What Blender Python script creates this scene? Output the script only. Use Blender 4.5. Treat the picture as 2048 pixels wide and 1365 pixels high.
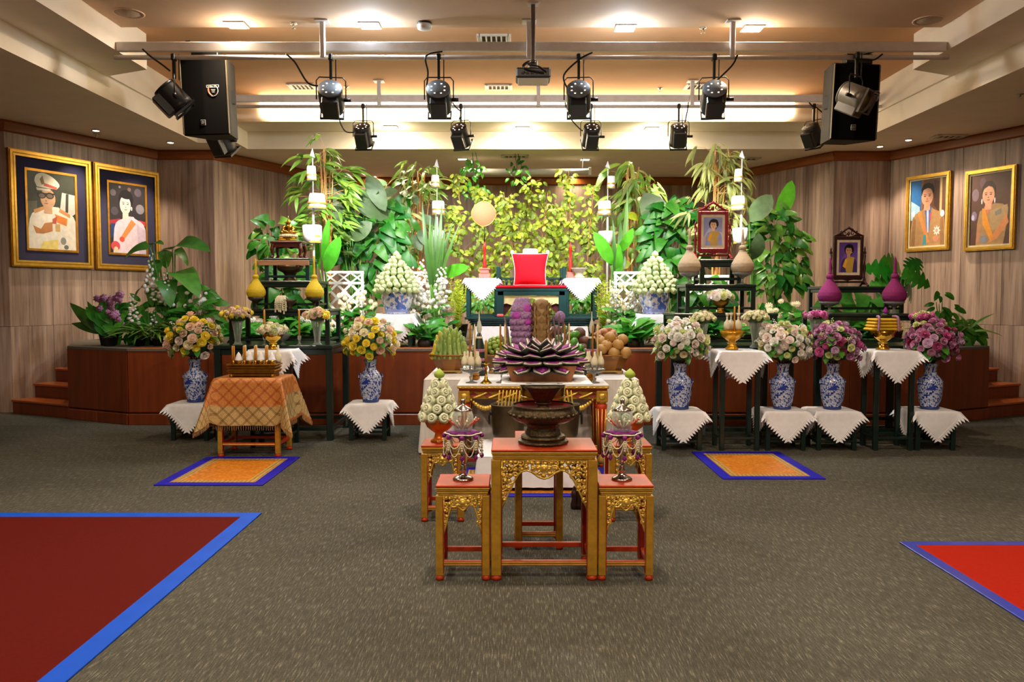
import bpy, bmesh, math, random
from mathutils import Vector, Matrix, Euler
random.seed(11)
PI = math.pi
S = bpy.context.scene
COL = S.collection
for o in list(bpy.data.objects):
    bpy.data.objects.remove(o)

# ------------------------------------------------------------------ camera
F, HZ, H = 1600.0, 595.0, 1.5
TH = math.atan((682.5 - HZ) / F)
cd = bpy.data.cameras.new('camera')
cd.sensor_fit = 'HORIZONTAL'; cd.sensor_width = 36.0; cd.lens = 36.0 * F / 2048.0
cd.clip_start = 0.05; cd.clip_end = 100
cam = bpy.data.objects.new('camera', cd); COL.objects.link(cam)
cam.location = (0, 0, H); cam.rotation_euler = (PI / 2 - TH, 0, 0)
S.camera = cam

# ------------------------------------------------------------------ world, exposure
w = bpy.data.worlds.new('room_air'); S.world = w; w.use_nodes = True
w.node_tree.nodes['Background'].inputs[0].default_value = (0.9, 0.75, 0.58, 1)
w.node_tree.nodes['Background'].inputs[1].default_value = 0.012
S.view_settings.view_transform = 'Standard'
S.view_settings.look = 'None'
S.view_settings.gamma = 1.0
S.view_settings.use_curve_mapping = False
S.view_settings.exposure = 0.0
S.cycles.max_bounces = 7
S.cycles.diffuse_bounces = 4
S.cycles.glossy_bounces = 3
S.cycles.transmission_bounces = 6
S.cycles.transparent_max_bounces = 6
S.cycles.sample_clamp_indirect = 4.0
S.cycles.caustics_reflective = False
S.cycles.caustics_refractive = False
S.cycles.blur_glossy = 0.5

WARM = (1.0, 0.70, 0.42)
WARM2 = (1.0, 0.81, 0.61)
COOL = (0.78, 0.89, 1.0)
P_DOWN = 80.0      # square warm downlights of the main ceiling
P_COOL = 80.0      # the two cool white ones
P_STAGE = 62.0     # small downlights above the stage
P_WALL = 26.0      # wall washers on the low soffit
P_SPOT = 540.0    # stage cans
E_COVE = 7.0       # glow given to the cove face for its hidden strip light

AX = 0.2           # the altar's own centre line

# ------------------------------------------------------------------ helpers
def at(x, y, Y):
    """pixel of the photograph -> point at distance Y down the hall"""
    u = (x - 1024) / F; v = (682.5 - y) / F
    c, s = math.cos(TH), math.sin(TH)
    dy = c + v * s; dz = -s + v * c
    t = Y / dy
    return Vector((u * t, Y, H + dz * t))

def L3(h):
    h = h.lstrip('#')
    r = []
    for i in (0, 2, 4):
        c = int(h[i:i + 2], 16) / 255.0
        r.append(c / 12.92 if c <= 0.04045 else ((c + 0.055) / 1.055) ** 2.4)
    return r

MATS = {}
def mat(name, col, rough=0.5, metal=0.0, var=0.10, scale=14.0, bump=0.0, bscale=None, spec=None,
        trans=0.0, ior=1.45, emit=0.0, ecol=None, sheen=0.0, stretch=(1, 1, 1), rnd=0.0, sub=0.0, thin=0.0):
    if name in MATS: return MATS[name]
    m = bpy.data.materials.new(name); m.use_nodes = True
    nt = m.node_tree; b = nt.nodes['Principled BSDF']
    c = L3(col) if isinstance(col, str) else list(col)
    tc = nt.nodes.new('ShaderNodeTexCoord')
    mp = nt.nodes.new('ShaderNodeMapping'); mp.inputs['Scale'].default_value = stretch
    nt.links.new(tc.outputs['Object'], mp.inputs[0])
    nz = nt.nodes.new('ShaderNodeTexNoise'); nz.inputs['Scale'].default_value = scale; nz.inputs['Detail'].default_value = 4
    nt.links.new(mp.outputs[0], nz.inputs['Vector'])
    cr = nt.nodes.new('ShaderNodeValToRGB')
    cr.color_ramp.elements[0].position = 0.3; cr.color_ramp.elements[1].position = 0.7
    cr.color_ramp.elements[0].color = [max(0, x * (1 - var * 1.6)) for x in c] + [1]
    cr.color_ramp.elements[1].color = [min(1, x * (1 + var)) for x in c] + [1]
    nt.links.new(nz.outputs[0], cr.inputs[0])
    out = cr.outputs[0]
    if rnd:
        oi = nt.nodes.new('ShaderNodeObjectInfo')
        hs = nt.nodes.new('ShaderNodeHueSaturation')
        mr = nt.nodes.new('ShaderNodeMapRange'); mr.inputs[3].default_value = 1 - rnd; mr.inputs[4].default_value = 1 + rnd
        nt.links.new(oi.outputs['Random'], mr.inputs[0]); nt.links.new(mr.outputs[0], hs.inputs['Value'])
        mr2 = nt.nodes.new('ShaderNodeMapRange'); mr2.inputs[3].default_value = 0.5 + rnd * 0.06; mr2.inputs[4].default_value = 0.5 - rnd * 0.06
        nt.links.new(oi.outputs['Random'], mr2.inputs[0]); nt.links.new(mr2.outputs[0], hs.inputs['Hue'])
        nt.links.new(out, hs.inputs['Color']); out = hs.outputs[0]
    nt.links.new(out, b.inputs['Base Color'])
    b.inputs['Roughness'].default_value = rough
    b.inputs['Metallic'].default_value = metal
    if spec is not None: b.inputs['Specular IOR Level'].default_value = spec
    if trans: b.inputs['Transmission Weight'].default_value = trans; b.inputs['IOR'].default_value = ior
    if sheen: b.inputs['Sheen Weight'].default_value = sheen
    if sub: b.inputs['Subsurface Weight'].default_value = sub; b.inputs['Subsurface Radius'].default_value = (0.02, 0.02, 0.01)
    if emit:
        b.inputs['Emission Color'].default_value = list(ecol or c)[:3] + [1]
        b.inputs['Emission Strength'].default_value = emit
    if bump:
        n2 = nt.nodes.new('ShaderNodeTexNoise'); n2.inputs['Scale'].default_value = bscale or scale * 4; n2.inputs['Detail'].default_value = 3
        nt.links.new(mp.outputs[0], n2.inputs['Vector'])
        bp = nt.nodes.new('ShaderNodeBump'); bp.inputs['Strength'].default_value = bump; bp.inputs['Distance'].default_value = 0.01
        nt.links.new(n2.outputs[0], bp.inputs['Height']); nt.links.new(bp.outputs[0], b.inputs['Normal'])
    if thin:   # leaves and petals let some light through
        tr = nt.nodes.new('ShaderNodeBsdfTranslucent'); nt.links.new(out, tr.inputs[0])
        mx = nt.nodes.new('ShaderNodeMixShader'); mx.inputs[0].default_value = thin
        nt.links.new(b.outputs[0], mx.inputs[1]); nt.links.new(tr.outputs[0], mx.inputs[2])
        nt.links.new(mx.outputs[0], nt.nodes['Material Output'].inputs[0])
    MATS[name] = m
    return m

class NT:
    """small node-tree writer for the richer materials"""
    def __init__(s, name, rough=0.5, metal=0.0):
        s.m = bpy.data.materials.new(name); s.m.use_nodes = True
        s.nt = s.m.node_tree; s.b = s.nt.nodes['Principled BSDF']
        s.b.inputs['Roughness'].default_value = rough; s.b.inputs['Metallic'].default_value = metal
        MATS[name] = s.m
    def n(s, t, **k):
        x = s.nt.nodes.new(t)
        for a, v in k.items(): setattr(x, a, v)
        return x
    def l(s, a, b): s.nt.links.new(a, b)
    def coord(s, scale=(1, 1, 1), rot=(0, 0, 0), kind='Object'):
        tc = s.n('ShaderNodeTexCoord'); mp = s.n('ShaderNodeMapping')
        mp.inputs['Scale'].default_value = scale; mp.inputs['Rotation'].default_value = rot
        s.l(tc.outputs[kind], mp.inputs[0]); return mp.outputs[0]
    def noise(s, vec, scale, detail=4, rough=0.5):
        x = s.n('ShaderNodeTexNoise'); x.inputs['Scale'].default_value = scale; x.inputs['Detail'].default_value = detail
        x.inputs['Roughness'].default_value = rough
        s.l(vec, x.inputs['Vector']); return x.outputs[0]
    def ramp(s, fac, stops, const=False):
        x = s.n('ShaderNodeValToRGB'); r = x.color_ramp
        if const: r.interpolation = 'CONSTANT'
        while len(r.elements) < len(stops): r.elements.new(0.5)
        for e, (p, c) in zip(r.elements, stops):
            e.position = p; e.color = (L3(c) if isinstance(c, str) else list(c)) + [1]
        s.l(fac, x.inputs[0]); return x.outputs[0]
    def mix(s, fac, a, b, mode='MIX'):
        x = s.n('ShaderNodeMix', data_type='RGBA', blend_type=mode)
        if isinstance(fac, (int, float)): x.inputs[0].default_value = fac
        else: s.l(fac, x.inputs[0])
        for i, v in ((6, a), (7, b)):
            if isinstance(v, str): x.inputs[i].default_value = L3(v) + [1]
            else: s.l(v, x.inputs[i])
        return x.outputs[2]
    def math(s, op, a, b=0.0, c=None):
        x = s.n('ShaderNodeMath', operation=op)
        for i, v in enumerate((a, b) if c is None else (a, b, c)):
            if isinstance(v, (int, float)): x.inputs[i].default_value = v
            else: s.l(v, x.inputs[i])
        return x.outputs[0]
    def sep(s, vec):
        x = s.n('ShaderNodeSeparateXYZ'); s.l(vec, x.inputs[0]); return x.outputs
    def bump(s, h, strength=0.3, dist=0.01):
        x = s.n('ShaderNodeBump'); x.inputs['Strength'].default_value = strength; x.inputs['Distance'].default_value = dist
        s.l(h, x.inputs['Height']); s.l(x.outputs[0], s.b.inputs['Normal'])
    def base(s, c): s.l(c, s.b.inputs['Base Color'])

class MB:
    """collects shapes, then becomes one mesh"""
    def __init__(s): s.v = []; s.f = []; s.sm = []; s.mi = []; s.cur = 0
    def add(s, vs, fs, smooth=False, m=None):
        k = len(s.v)
        for p in vs:
            p = Vector(p)
            s.v.append(m @ p if m is not None else p)
        for f in fs:
            s.f.append([k + i for i in f]); s.sm.append(smooth); s.mi.append(s.cur)
        return s
    def box(s, c, d, m=None, ch=0.0):
        x, y, z = d[0] / 2, d[1] / 2, d[2] / 2; cx, cy, cz = c
        if ch <= 0:
            vs = [(cx + i * x, cy + j * y, cz + k * z) for i in (-1, 1) for j in (-1, 1) for k in (-1, 1)]
            return s.add(vs, [(0, 1, 3, 2), (4, 6, 7, 5), (0, 4, 5, 1), (2, 3, 7, 6), (0, 2, 6, 4), (1, 5, 7, 3)], False, m)
        ch = min(ch, x * .9, y * .9, z * .9)
        vs = []; idx = {}
        for i in (-1, 1):
            for j in (-1, 1):
                for k in (-1, 1):
                    for a in range(3):
                        q = [i * (x - ch), j * (y - ch), k * (z - ch)]
                        q[a] += (i, j, k)[a] * ch
                        idx[(i, j, k, a)] = len(vs); vs.append((cx + q[0], cy + q[1], cz + q[2]))
        fs = []
        R = (-1, 1)
        for q in R:
            fs.append([idx[(q, j, k, 0)] for j, k in ((-1, -1), (1, -1), (1, 1), (-1, 1))])
            fs.append([idx[(j, q, k, 1)] for j, k in ((-1, -1), (1, -1), (1, 1), (-1, 1))])
            fs.append([idx[(j, k, q, 2)] for j, k in ((-1, -1), (1, -1), (1, 1), (-1, 1))])
        for a in R:
            for b in R:
                fs.append([idx[(a, b, -1, 0)], idx[(a, b, 1, 0)], idx[(a, b, 1, 1)], idx[(a, b, -1, 1)]])
                fs.append([idx[(a, -1, b, 0)], idx[(a, 1, b, 0)], idx[(a, 1, b, 2)], idx[(a, -1, b, 2)]])
                fs.append([idx[(-1, a, b, 1)], idx[(1, a, b, 1)], idx[(1, a, b, 2)], idx[(-1, a, b, 2)]])
                for c2 in R: fs.append([idx[(a, b, c2, 0)], idx[(a, b, c2, 1)], idx[(a, b, c2, 2)]])
        return s.add(vs, fs, False, m)
    def lathe(s, prof, seg=24, m=None, smooth=True, cap0=True, cap1=True, lobe=None, phase=0.0, sx=1.0, sy=1.0):
        vs = []; n = len(prof)
        for i, (r, z) in enumerate(prof):
            for k in range(seg):
                a = 2 * PI * k / seg + phase
                rr = r * (lobe(a, i) if lobe else 1.0)
                vs.append((rr * math.cos(a) * sx, rr * math.sin(a) * sy, z))
        fs = []
        for i in range(n - 1):
            for k in range(seg):
                k2 = (k + 1) % seg
                fs.append((i * seg + k, i * seg + k2, (i + 1) * seg + k2, (i + 1) * seg + k))
        if cap0: fs.append(list(range(seg))[::-1])
        if cap1: fs.append([(n - 1) * seg + k for k in range(seg)])
        return s.add(vs, fs, smooth, m)
    def ball(s, c, r, seg=10, rings=6, m=None):
        rx, ry, rz = (r, r, r) if isinstance(r, (int, float)) else r
        vs = [(c[0], c[1], c[2] - rz)]
        for i in range(1, rings):
            t = -PI / 2 + PI * i / rings
            for k in range(seg):
                a = 2 * PI * k / seg
                vs.append((c[0] + rx * math.cos(t) * math.cos(a), c[1] + ry * math.cos(t) * math.sin(a), c[2] + rz * math.sin(t)))
        vs.append((c[0], c[1], c[2] + rz)); last = len(vs) - 1
        fs = []
        for k in range(seg): fs.append((0, 1 + (k + 1) % seg, 1 + k))
        for i in range(rings - 2):
            for k in range(seg):
                a = 1 + i * seg + k; b = 1 + i * seg + (k + 1) % seg
                fs.append((a, b, b + seg, a + seg))
        q = 1 + (rings - 2) * seg
        for k in range(seg): fs.append((q + k, q + (k + 1) % seg, last))
        return s.add(vs, fs, True, m)
    def tube(s, pts, r, seg=6, m=None, caps=True):
        pts = [Vector(p) for p in pts]; n = len(pts)
        rs = r if isinstance(r, (list, tuple)) else [r] * n
        vs = []; up = None
        for i, p in enumerate(pts):
            t = (pts[min(i + 1, n - 1)] - pts[max(i - 1, 0)])
            if t.length < 1e-9: t = Vector((0, 0, 1))
            t.normalize()
            if up is None:
                up = Vector((0, 0, 1)) if abs(t.z) < 0.9 else Vector((1, 0, 0))
            up = up - t * up.dot(t)
            if up.length < 1e-6: up = t.orthogonal()
            up.normalize(); sd = t.cross(up)
            for k in range(seg):
                a = 2 * PI * k / seg + (PI / 4 if seg == 4 else 0)
                vs.append(p + (up * math.cos(a) + sd * math.sin(a)) * rs[i])
        fs = []
        for i in range(n - 1):
            for k in range(seg):
                k2 = (k + 1) % seg
                fs.append((i * seg + k, i * seg + k2, (i + 1) * seg + k2, (i + 1) * seg + k))
        if caps:
            fs.append(list(range(seg))[::-1]); fs.append([(n - 1) * seg + k for k in range(seg)])
        return s.add(vs, fs, seg > 4, m)
    def cyl(s, a, b, r, seg=12, m=None): return s.tube([a, b], r, seg, m)
    def prism(s, poly, a, b, m=None, axis='y'):
        n = len(poly)
        def P(p, t): return (p[0], t, p[1]) if axis == 'y' else ((p[0], p[1], t) if axis == 'z' else (t, p[0], p[1]))
        vs = [P(p, a) for p in poly] + [P(p, b) for p in poly]
        fs = [list(range(n)), [n + i for i in range(n)][::-1]] + [(i, (i + 1) % n, n + (i + 1) % n, n + i) for i in range(n)]
        return s.add(vs, fs, False, m)
    def sheet(s, fn, nu, nv, m=None, smooth=True):
        vs = [fn(i / nu, j / nv) for i in range(nu + 1) for j in range(nv + 1)]
        fs = [(i * (nv + 1) + j, (i + 1) * (nv + 1) + j, (i + 1) * (nv + 1) + j + 1, i * (nv + 1) + j + 1) for i in range(nu) for j in range(nv)]
        return s.add(vs, fs, smooth, m)
    def mesh(s, name, mats, fix=True):
        me = bpy.data.meshes.new(name)
        me.from_pydata([tuple(p) for p in s.v], [], s.f)
        if fix:
            bm = bmesh.new(); bm.from_mesh(me); bmesh.ops.recalc_face_normals(bm, faces=bm.faces); bm.to_mesh(me); bm.free()
        me.polygons.foreach_set('use_smooth', s.sm)
        if not isinstance(mats, (list, tuple)): mats = [mats]
        for x in mats: me.materials.append(x)
        if len(mats) > 1: me.polygons.foreach_set('material_index', s.mi)
        me.update()
        return me
    def build(s, name, mats, parent=None, loc=(0, 0, 0), rot=(0, 0, 0), fix=True):
        return O(name, s.mesh(name, mats, fix), parent, loc, rot)

def O(name, me, parent=None, loc=(0, 0, 0), rot=(0, 0, 0), sc=None):
    o = bpy.data.objects.new(name, me); COL.objects.link(o)
    if parent: o.parent = parent
    o.location = loc; o.rotation_euler = rot
    if sc is not None: o.scale = (sc, sc, sc) if isinstance(sc, (int, float)) else sc
    return o

def tag(o, label=None, cat=None, group=None, kind=None):
    if label: o['label'] = label
    if cat: o['category'] = cat
    if group: o['group'] = group
    if kind: o['kind'] = kind
    return o

def thing(name, label, cat, loc=(0, 0, 0), rz=0.0, group=None):
    return tag(O(name, None, None, loc, (0, 0, rz)), label, cat, group)

def struct(o, label=None):
    o['kind'] = 'structure'
    if label: o['label'] = label
    return o

def copytree(o, loc=None, rz=None, label=None, parent=None, group=None):
    c = o.copy(); COL.objects.link(c)
    if parent: c.parent = parent
    if loc is not None: c.location = loc
    if rz is not None: c.rotation_euler = (0, 0, rz)
    if label: c['label'] = label
    if group: c['group'] = group
    for ch in o.children:
        d = ch.copy(); COL.objects.link(d); d.parent = c
        for g in ch.children:
            e = g.copy(); COL.objects.link(e); e.parent = d
    return c

def T(x=0, y=0, z=0): return Matrix.Translation((x, y, z))
def Rz(a): return Matrix.Rotation(a, 4, 'Z')
def Rx(a): return Matrix.Rotation(a, 4, 'X')
def Ry(a): return Matrix.Rotation(a, 4, 'Y')
def Sc(x, y, z): return Matrix.Diagonal((x, y, z, 1))
def aim(d):
    """euler that turns +Z towards d"""
    return Vector(d).to_track_quat('Z', 'Y').to_euler()
def U(a, b): return random.uniform(a, b)

def light(name, kind, loc, power, col, parent=None, rot=(0, 0, 0), **k):
    l = bpy.data.lights.new(name, kind); l.energy = power; l.color = col
    for a, v in k.items(): setattr(l, a, v)
    o = bpy.data.objects.new(name, l); COL.objects.link(o)
    if parent: o.parent = parent
    o.location = loc; o.rotation_euler = rot
    return o
# ------------------------------------------------------------------ surfaces of the room
def m_wall():
    k = NT('wall_laminate', 0.42)
    v = k.coord((1, 1, 1))
    oi = k.n('ShaderNodeObjectInfo')
    off = k.n('ShaderNodeVectorMath', operation='ADD'); sc = k.n('ShaderNodeVectorMath', operation='SCALE')
    cmb = k.n('ShaderNodeCombineXYZ')
    k.l(oi.outputs['Random'], cmb.inputs[0]); k.l(oi.outputs['Random'], cmb.inputs[2])
    k.l(cmb.outputs[0], sc.inputs[0]); sc.inputs['Scale'].default_value = 37.0
    k.l(v, off.inputs[0]); k.l(sc.outputs[0], off.inputs[1])
    mp = k.n('ShaderNodeMapping'); mp.inputs['Scale'].default_value = (22, 22, 0.9); k.l(off.outputs[0], mp.inputs[0])
    n1 = k.noise(mp.outputs[0], 1.0, 6, 0.65)
    mp2 = k.n('ShaderNodeMapping'); mp2.inputs['Scale'].default_value = (4.5, 4.5, 0.25); k.l(off.outputs[0], mp2.inputs[0])
    n2 = k.noise(mp2.outputs[0], 1.0, 3)
    c1 = k.ramp(n1, [(0.30, '78655a'), (0.43, 'a89082'), (0.58, 'c0a898'), (0.74, 'd2bcaa')])
    c2 = k.ramp(n2, [(0.35, 'a89a90'), (0.65, 'f6f0e8')])
    k.base(k.mix(0.75, c1, c2, 'MULTIPLY'))
    k.bump(n1, 0.08, 0.004)
    return k.m
def m_carpet():
    k = NT('loop_carpet', 0.95)
    k.b.inputs['Specular IOR Level'].default_value = 0.1
    v = k.coord((150, 13, 1))
    n1 = k.noise(v, 1.0, 3, 0.6)
    v2 = k.coord((260, 150, 1)); n2 = k.noise(v2, 1.0, 2)
    v3 = k.coord((0.9, 0.9, 1)); n3 = k.noise(v3, 1.0, 4)
    c = k.ramp(n1, [(0.36, '4a4941'), (0.54, '59574d'), (0.63, '706e62'), (0.74, '989584')])
    c = k.mix(0.55, c, k.ramp(n2, [(0.3, '808080'), (0.7, 'ffffff')]), 'MULTIPLY')
    c = k.mix(0.5, c, k.ramp(n3, [(0.3, 'b8b4ac'), (0.7, 'fffdf6')]), 'MULTIPLY')
    k.base(c)
    k.bump(n2, 0.5, 0.006)
    return k.m
def m_wood(name, dark, mid, light_, axis=(2.2, 2.2, 30), rough=0.38):
    k = NT(name, rough)
    v = k.coord(axis)
    n1 = k.noise(v, 1.0, 5, 0.6)
    oi = k.n('ShaderNodeObjectInfo')
    k.base(k.mix(0.25, k.ramp(n1, [(0.3, dark), (0.5, mid), (0.72, light_)]),
                 k.ramp(oi.outputs['Random'], [(0.0, dark), (1.0, light_)])))
    k.bump(n1, 0.05, 0.003)
    return k.m
M_WALL = m_wall(); M_CARPET = m_carpet()
M_STAGE = m_wood('cherry_panel', '58240b', '6e2f10', '7d3814', (14, 14, 1.0), 0.35)
M_TREAD = m_wood('cherry_tread', '8a4216', 'a5531f', 'b8642a', (1.5, 12, 12), 0.3)
M_CROWN = m_wood('crown_wood', '7d3f12', '98501a', 'a85e22', (2, 2, 14), 0.4)
M_CEIL = mat('ceiling_paint', 'd6b799', 0.85, var=0.03, scale=3)
M_FASC = mat('fascia_paint', 'f3e6d2', 0.8, var=0.03, scale=3)
M_STEEL = mat('painted_truss', 'dcd8d4', 0.45, 0.0, var=0.05)
M_BLACK = mat('black_metal', '16140f', 0.45, 0.3, var=0.2)
M_GREYCAN = mat('grey_can_metal', '5f574b', 0.45, 0.4, var=0.1)
M_GLASSLENS = mat('lens_glass', '7a6f3c', 0.12, 0.1, var=0.2)
M_WHITE = mat('white_plastic', 'd9d3c8', 0.5, var=0.04)
M_CHROME = mat('chrome', 'cfcac2', 0.18, 1.0, var=0.05)
M_GRILLE = mat('speaker_grille', '070605', 0.9, 0.0, var=0.3, scale=400, spec=.08)
M_CAB = mat('speaker_cabinet', '1a160f', 0.7, var=0.2, bump=0.2, scale=120, spec=.2)
EM_WARM = mat('warm_diffuser', 'fff3df', 0.5, emit=9.0, ecol=(1.0, 0.86, 0.68), var=0.01)
EM_COOL = mat('cool_diffuser', 'ffffff', 0.5, emit=14.0, ecol=(0.93, 0.97, 1.0), var=0.01)
EM_COVE = mat('cove_face_glow', 'fff4dc', 0.6, emit=E_COVE, ecol=(1.0, 0.80, 0.52), var=0.02, scale=2)
# ------------------------------------------------------------------ the hall
FZ = 3.77; Z2 = 4.03; Z3 = 4.3; Z4 = 4.42
struct(MB().box((0.2, 5.5, -0.05), (22, 23, 0.1)).build('floor', M_CARPET), 'grey brown loop pile carpet with pale flecks')

def wall_run(name, p0, p1, z0=0.0, z1=3.64, pw=0.62, seam=1.12, label=None):
    a = Vector((p0[0], p0[1], 0)); b = Vector((p1[0], p1[1], 0)); d = b - a; L = d.length; d.normalize()
    rz = math.atan2(d.y, d.x)
    root = struct(MB().box((L / 2, 0.06, (z0 + FZ) / 2), (L, 0.06, FZ - z0)).build(name, mat('wall_backing', '3a2f28', 0.8)), label)
    root.location = (a.x, a.y, 0); root.rotation_euler = (0, 0, rz)
    n = max(1, round(L / pw)); w_ = L / n
    lo = MB().box((0, 0, 0), (w_ - 0.004, 0.03, seam - z0 - 0.004), ch=0.002).mesh('panel', M_WALL)
    hi = MB().box((0, 0, 0), (w_ - 0.004, 0.03, z1 - seam - 0.004), ch=0.002).mesh('panel', M_WALL)
    for i in range(n):
        O('panel', lo, root, ((i + .5) * w_, 0.015, (z0 + seam) / 2))
        O('panel', hi, root, ((i + .5) * w_, 0.015, (z1 + seam) / 2))
    return root
def crown_run(name, p0, p1):
    a = Vector((p0[0], p0[1], 0)); b = Vector((p1[0], p1[1], 0)); d = b - a; L = d.length
    m = MB(); m.prism([(0.0, 3.62), (-0.035, 3.64), (-0.05, 3.74), (-0.03, 3.77), (0.03, 3.77), (0.03, 3.62)], -0.02, L + 0.02, axis='x')
    o = struct(m.build(name, M_CROWN)); o.location = (a.x, a.y, 0); o.rotation_euler = (0, 0, math.atan2(d.y, d.x))
# runs go so that their +Y side points out of the room (walls seen from -Y side)
WL = [(-7.6, 10.0), (-6.5, 10.36), (-5.48, 12.5), (-4.62, 12.5), (-3.24, 15.3)]
WR = [(3.64, 15.3), (5.02, 12.6), (5.9, 12.6), (6.92, 10.36), (8.0, 10.0)]
nm = ['wall_left_return', 'wall_left', 'wall_left_stage', 'wall_left_rear']
for i in range(4): wall_run(nm[i], WL[i], WL[i + 1])
wall_run('wall_back', WL[-1], WR[0])
nm = ['wall_right_rear', 'wall_right_stage', 'wall_right', 'wall_right_return']
for i in range(4): wall_run(nm[i], WR[i], WR[i + 1])
allp = WL + WR
for i in range(len(allp) - 1): crown_run('trim_%d' % (i + 1), allp[i], allp[i + 1])
M_PLAIN = mat('plain_wall', '8d7358', 0.8, var=0.05, scale=2)
struct(MB().box((-8.6, 2.4, 1.9), (0.1, 15.4, 3.8)).build('wall_side_left', M_PLAIN))
struct(MB().box((9.0, 2.4, 1.9), (0.1, 15.4, 3.8)).build('wall_side_right', M_PLAIN))
struct(MB().box((0.2, -5.3, 2.2), (17.5, 0.1, 4.4)).build('wall_rear', M_PLAIN))
struct(MB().box((-8.1, 10.1, 1.9), (1.1, 0.1, 3.8)).build('wall_side_left_end', M_PLAIN))
struct(MB().box((8.5, 10.1, 1.9), (1.1, 0.1, 3.8)).build('wall_side_right_end', M_PLAIN))

# ceilings: a low soffit round the room, a middle step, the main ceiling, a higher field over the front of the stage
def slab(name, poly, z0, z1, m):
    return struct(MB().prism(poly, z0, z1, axis='z').build(name, m))
slab('ceiling_low_left', [(-9, -5.4), (-4.75, -5.4), (-4.62, 11.9), (-4.05, 11.9), (-4.05, 12.4), (-4.05, 16), (-9, 16)], FZ, Z2, M_FASC)
slab('ceiling_low_right', [(9.4, -5.4), (5.15, -5.4), (5.02, 11.9), (4.45, 11.9), (4.45, 12.4), (4.45, 16), (9.4, 16)], FZ, Z2, M_FASC)
slab('ceiling_low_stage', [(-4.05, 12.4), (4.45, 12.4), (4.45, 16), (-4.05, 16)], FZ, Z2, M_FASC)
slab('ceiling_middle_left', [(-9, -5.4), (-4.06, -5.4), (-4.06, 9.05), (-4.6, 9.3), (-4.6, 11.68), (-9, 11.68)], Z2, Z4 + .05, M_FASC)
slab('ceiling_middle_right', [(9.4, -5.4), (4.46, -5.4), (4.46, 9.05), (5.0, 9.3), (5.0, 11.68), (9.4, 11.68)], Z2, Z4 + .05, M_FASC)
slab('ceiling_middle_stage', [(-9, 11.7), (9.4, 11.7), (9.4, 16), (-9, 16)], Z2 + 0.002, Z4 + .05, M_FASC)
slab('ceiling_main', [(-4.06, -5.4), (4.46, -5.4), (4.46, 8.47), (-4.06, 8.47)], Z3, Z3 + .3, M_CEIL)
slab('ceiling_upper', [(-4.7, 8.38), (5.1, 8.38), (5.1, 11.75), (-4.7, 11.75)], Z4, Z4 + .2, mat('ceiling_warm_lit', 'dba87c', 0.85, var=0.03, scale=3))  # warm light on the upper ceiling put into its paint colour

# the stage
SZ = 0.9
SP = [(-5.46, 9.83), (-4.5, 9.36), (4.9, 9.36), (5.86, 9.83)]
outl = SP + [(6.5, 11.3), (5.9, 12.6), (5.02, 12.6), (3.64, 15.3), (-3.24, 15.3), (-4.62, 12.5), (-5.48, 12.5), (-6.1, 11.2)]
st = struct(MB().prism(outl, 0.0, SZ - 0.03, axis='z').build('stage_floor', mat('stage_core', '4a210d', 0.7)), 'raised wooden stage with cherry panelled front')
MB().prism([(x, y - (0.03 if i < 4 else 0)) for i, (x, y) in enumerate(outl)], SZ - 0.03, SZ, axis='z').build('stage_top', mat('stage_grey_carpet', '5a5348', .95, var=.1, scale=40), st)
MB().box((0.2, 9.49, SZ - .012), (9.36, .3, .03), ch=.008).build('stage_ledge', M_TREAD, st)
for (p, q, n) in ((SP[0], SP[1], 2), (SP[1], SP[2], 10), (SP[2], SP[3], 2)):
    a = Vector((p[0], p[1], 0)); b = Vector((q[0], q[1], 0)); d = b - a; L = d.length; rz = math.atan2(d.y, d.x); w_ = L / n
    me = MB().box((0, 0, 0), (w_ - 0.004, 0.024, SZ - 0.03 - 0.15), ch=0.002).mesh('panel', M_STAGE)
    ba = MB().box((0, 0, 0), (w_, 0.04, 0.13), ch=0.006).mesh('plinth', M_STAGE)
    for i in range(n):
        c = a + d * ((i + .5) / n)
        nrm = Vector((d.y, -d.x, 0)).normalized()
        O('panel', me, st, tuple(c + nrm * 0.012 + Vector((0, 0, 0.15 + (SZ - 0.18) / 2))), (0, 0, rz))
        O('plinth', ba, st, tuple(c + nrm * 0.02 + Vector((0, 0, 0.065))), (0, 0, rz))
# stairs beside the stage, set square to the side walls
def stairs(name, org, a, b, wid, label):
    root = struct(O(name, None), label)
    a = Vector((a[0], a[1], 0)).normalized(); b = Vector((b[0], b[1], 0)).normalized()
    rz = math.atan2(b.y, b.x)
    for i in range(5):
        z = 0.18 * (i + 1)
        o = Vector((org[0], org[1], 0)) + a * (0.3 * i)
        dep = 1.6 - 0.3 * i
        c = o + a * (dep / 2) + b * (wid / 2)
        sg = 1
        MB().box((0, 0, 0), (wid, dep, 0.15), ch=0.003).build('riser', M_STAGE, root, (c.x, c.y, z - 0.105), (0, 0, rz))
        c = c - a * 0.012
        MB().box((0, 0, 0), (wid, dep + 0.024, 0.03), ch=0.006).build('tread', M_TREAD, root, (c.x, c.y, z - 0.015), (0, 0, rz))
stairs('stairs_left', (-6.47, 10.31), (.43, .903), (.903, -.43), 1.1, 'cherry wood steps up to the stage beside the two blue-mounted portraits')
stairs('stairs_right', (6.87, 10.31), (-.43, .903), (-.903, -.43), 1.1, 'cherry wood steps up to the stage below the two gold framed portraits')

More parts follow.
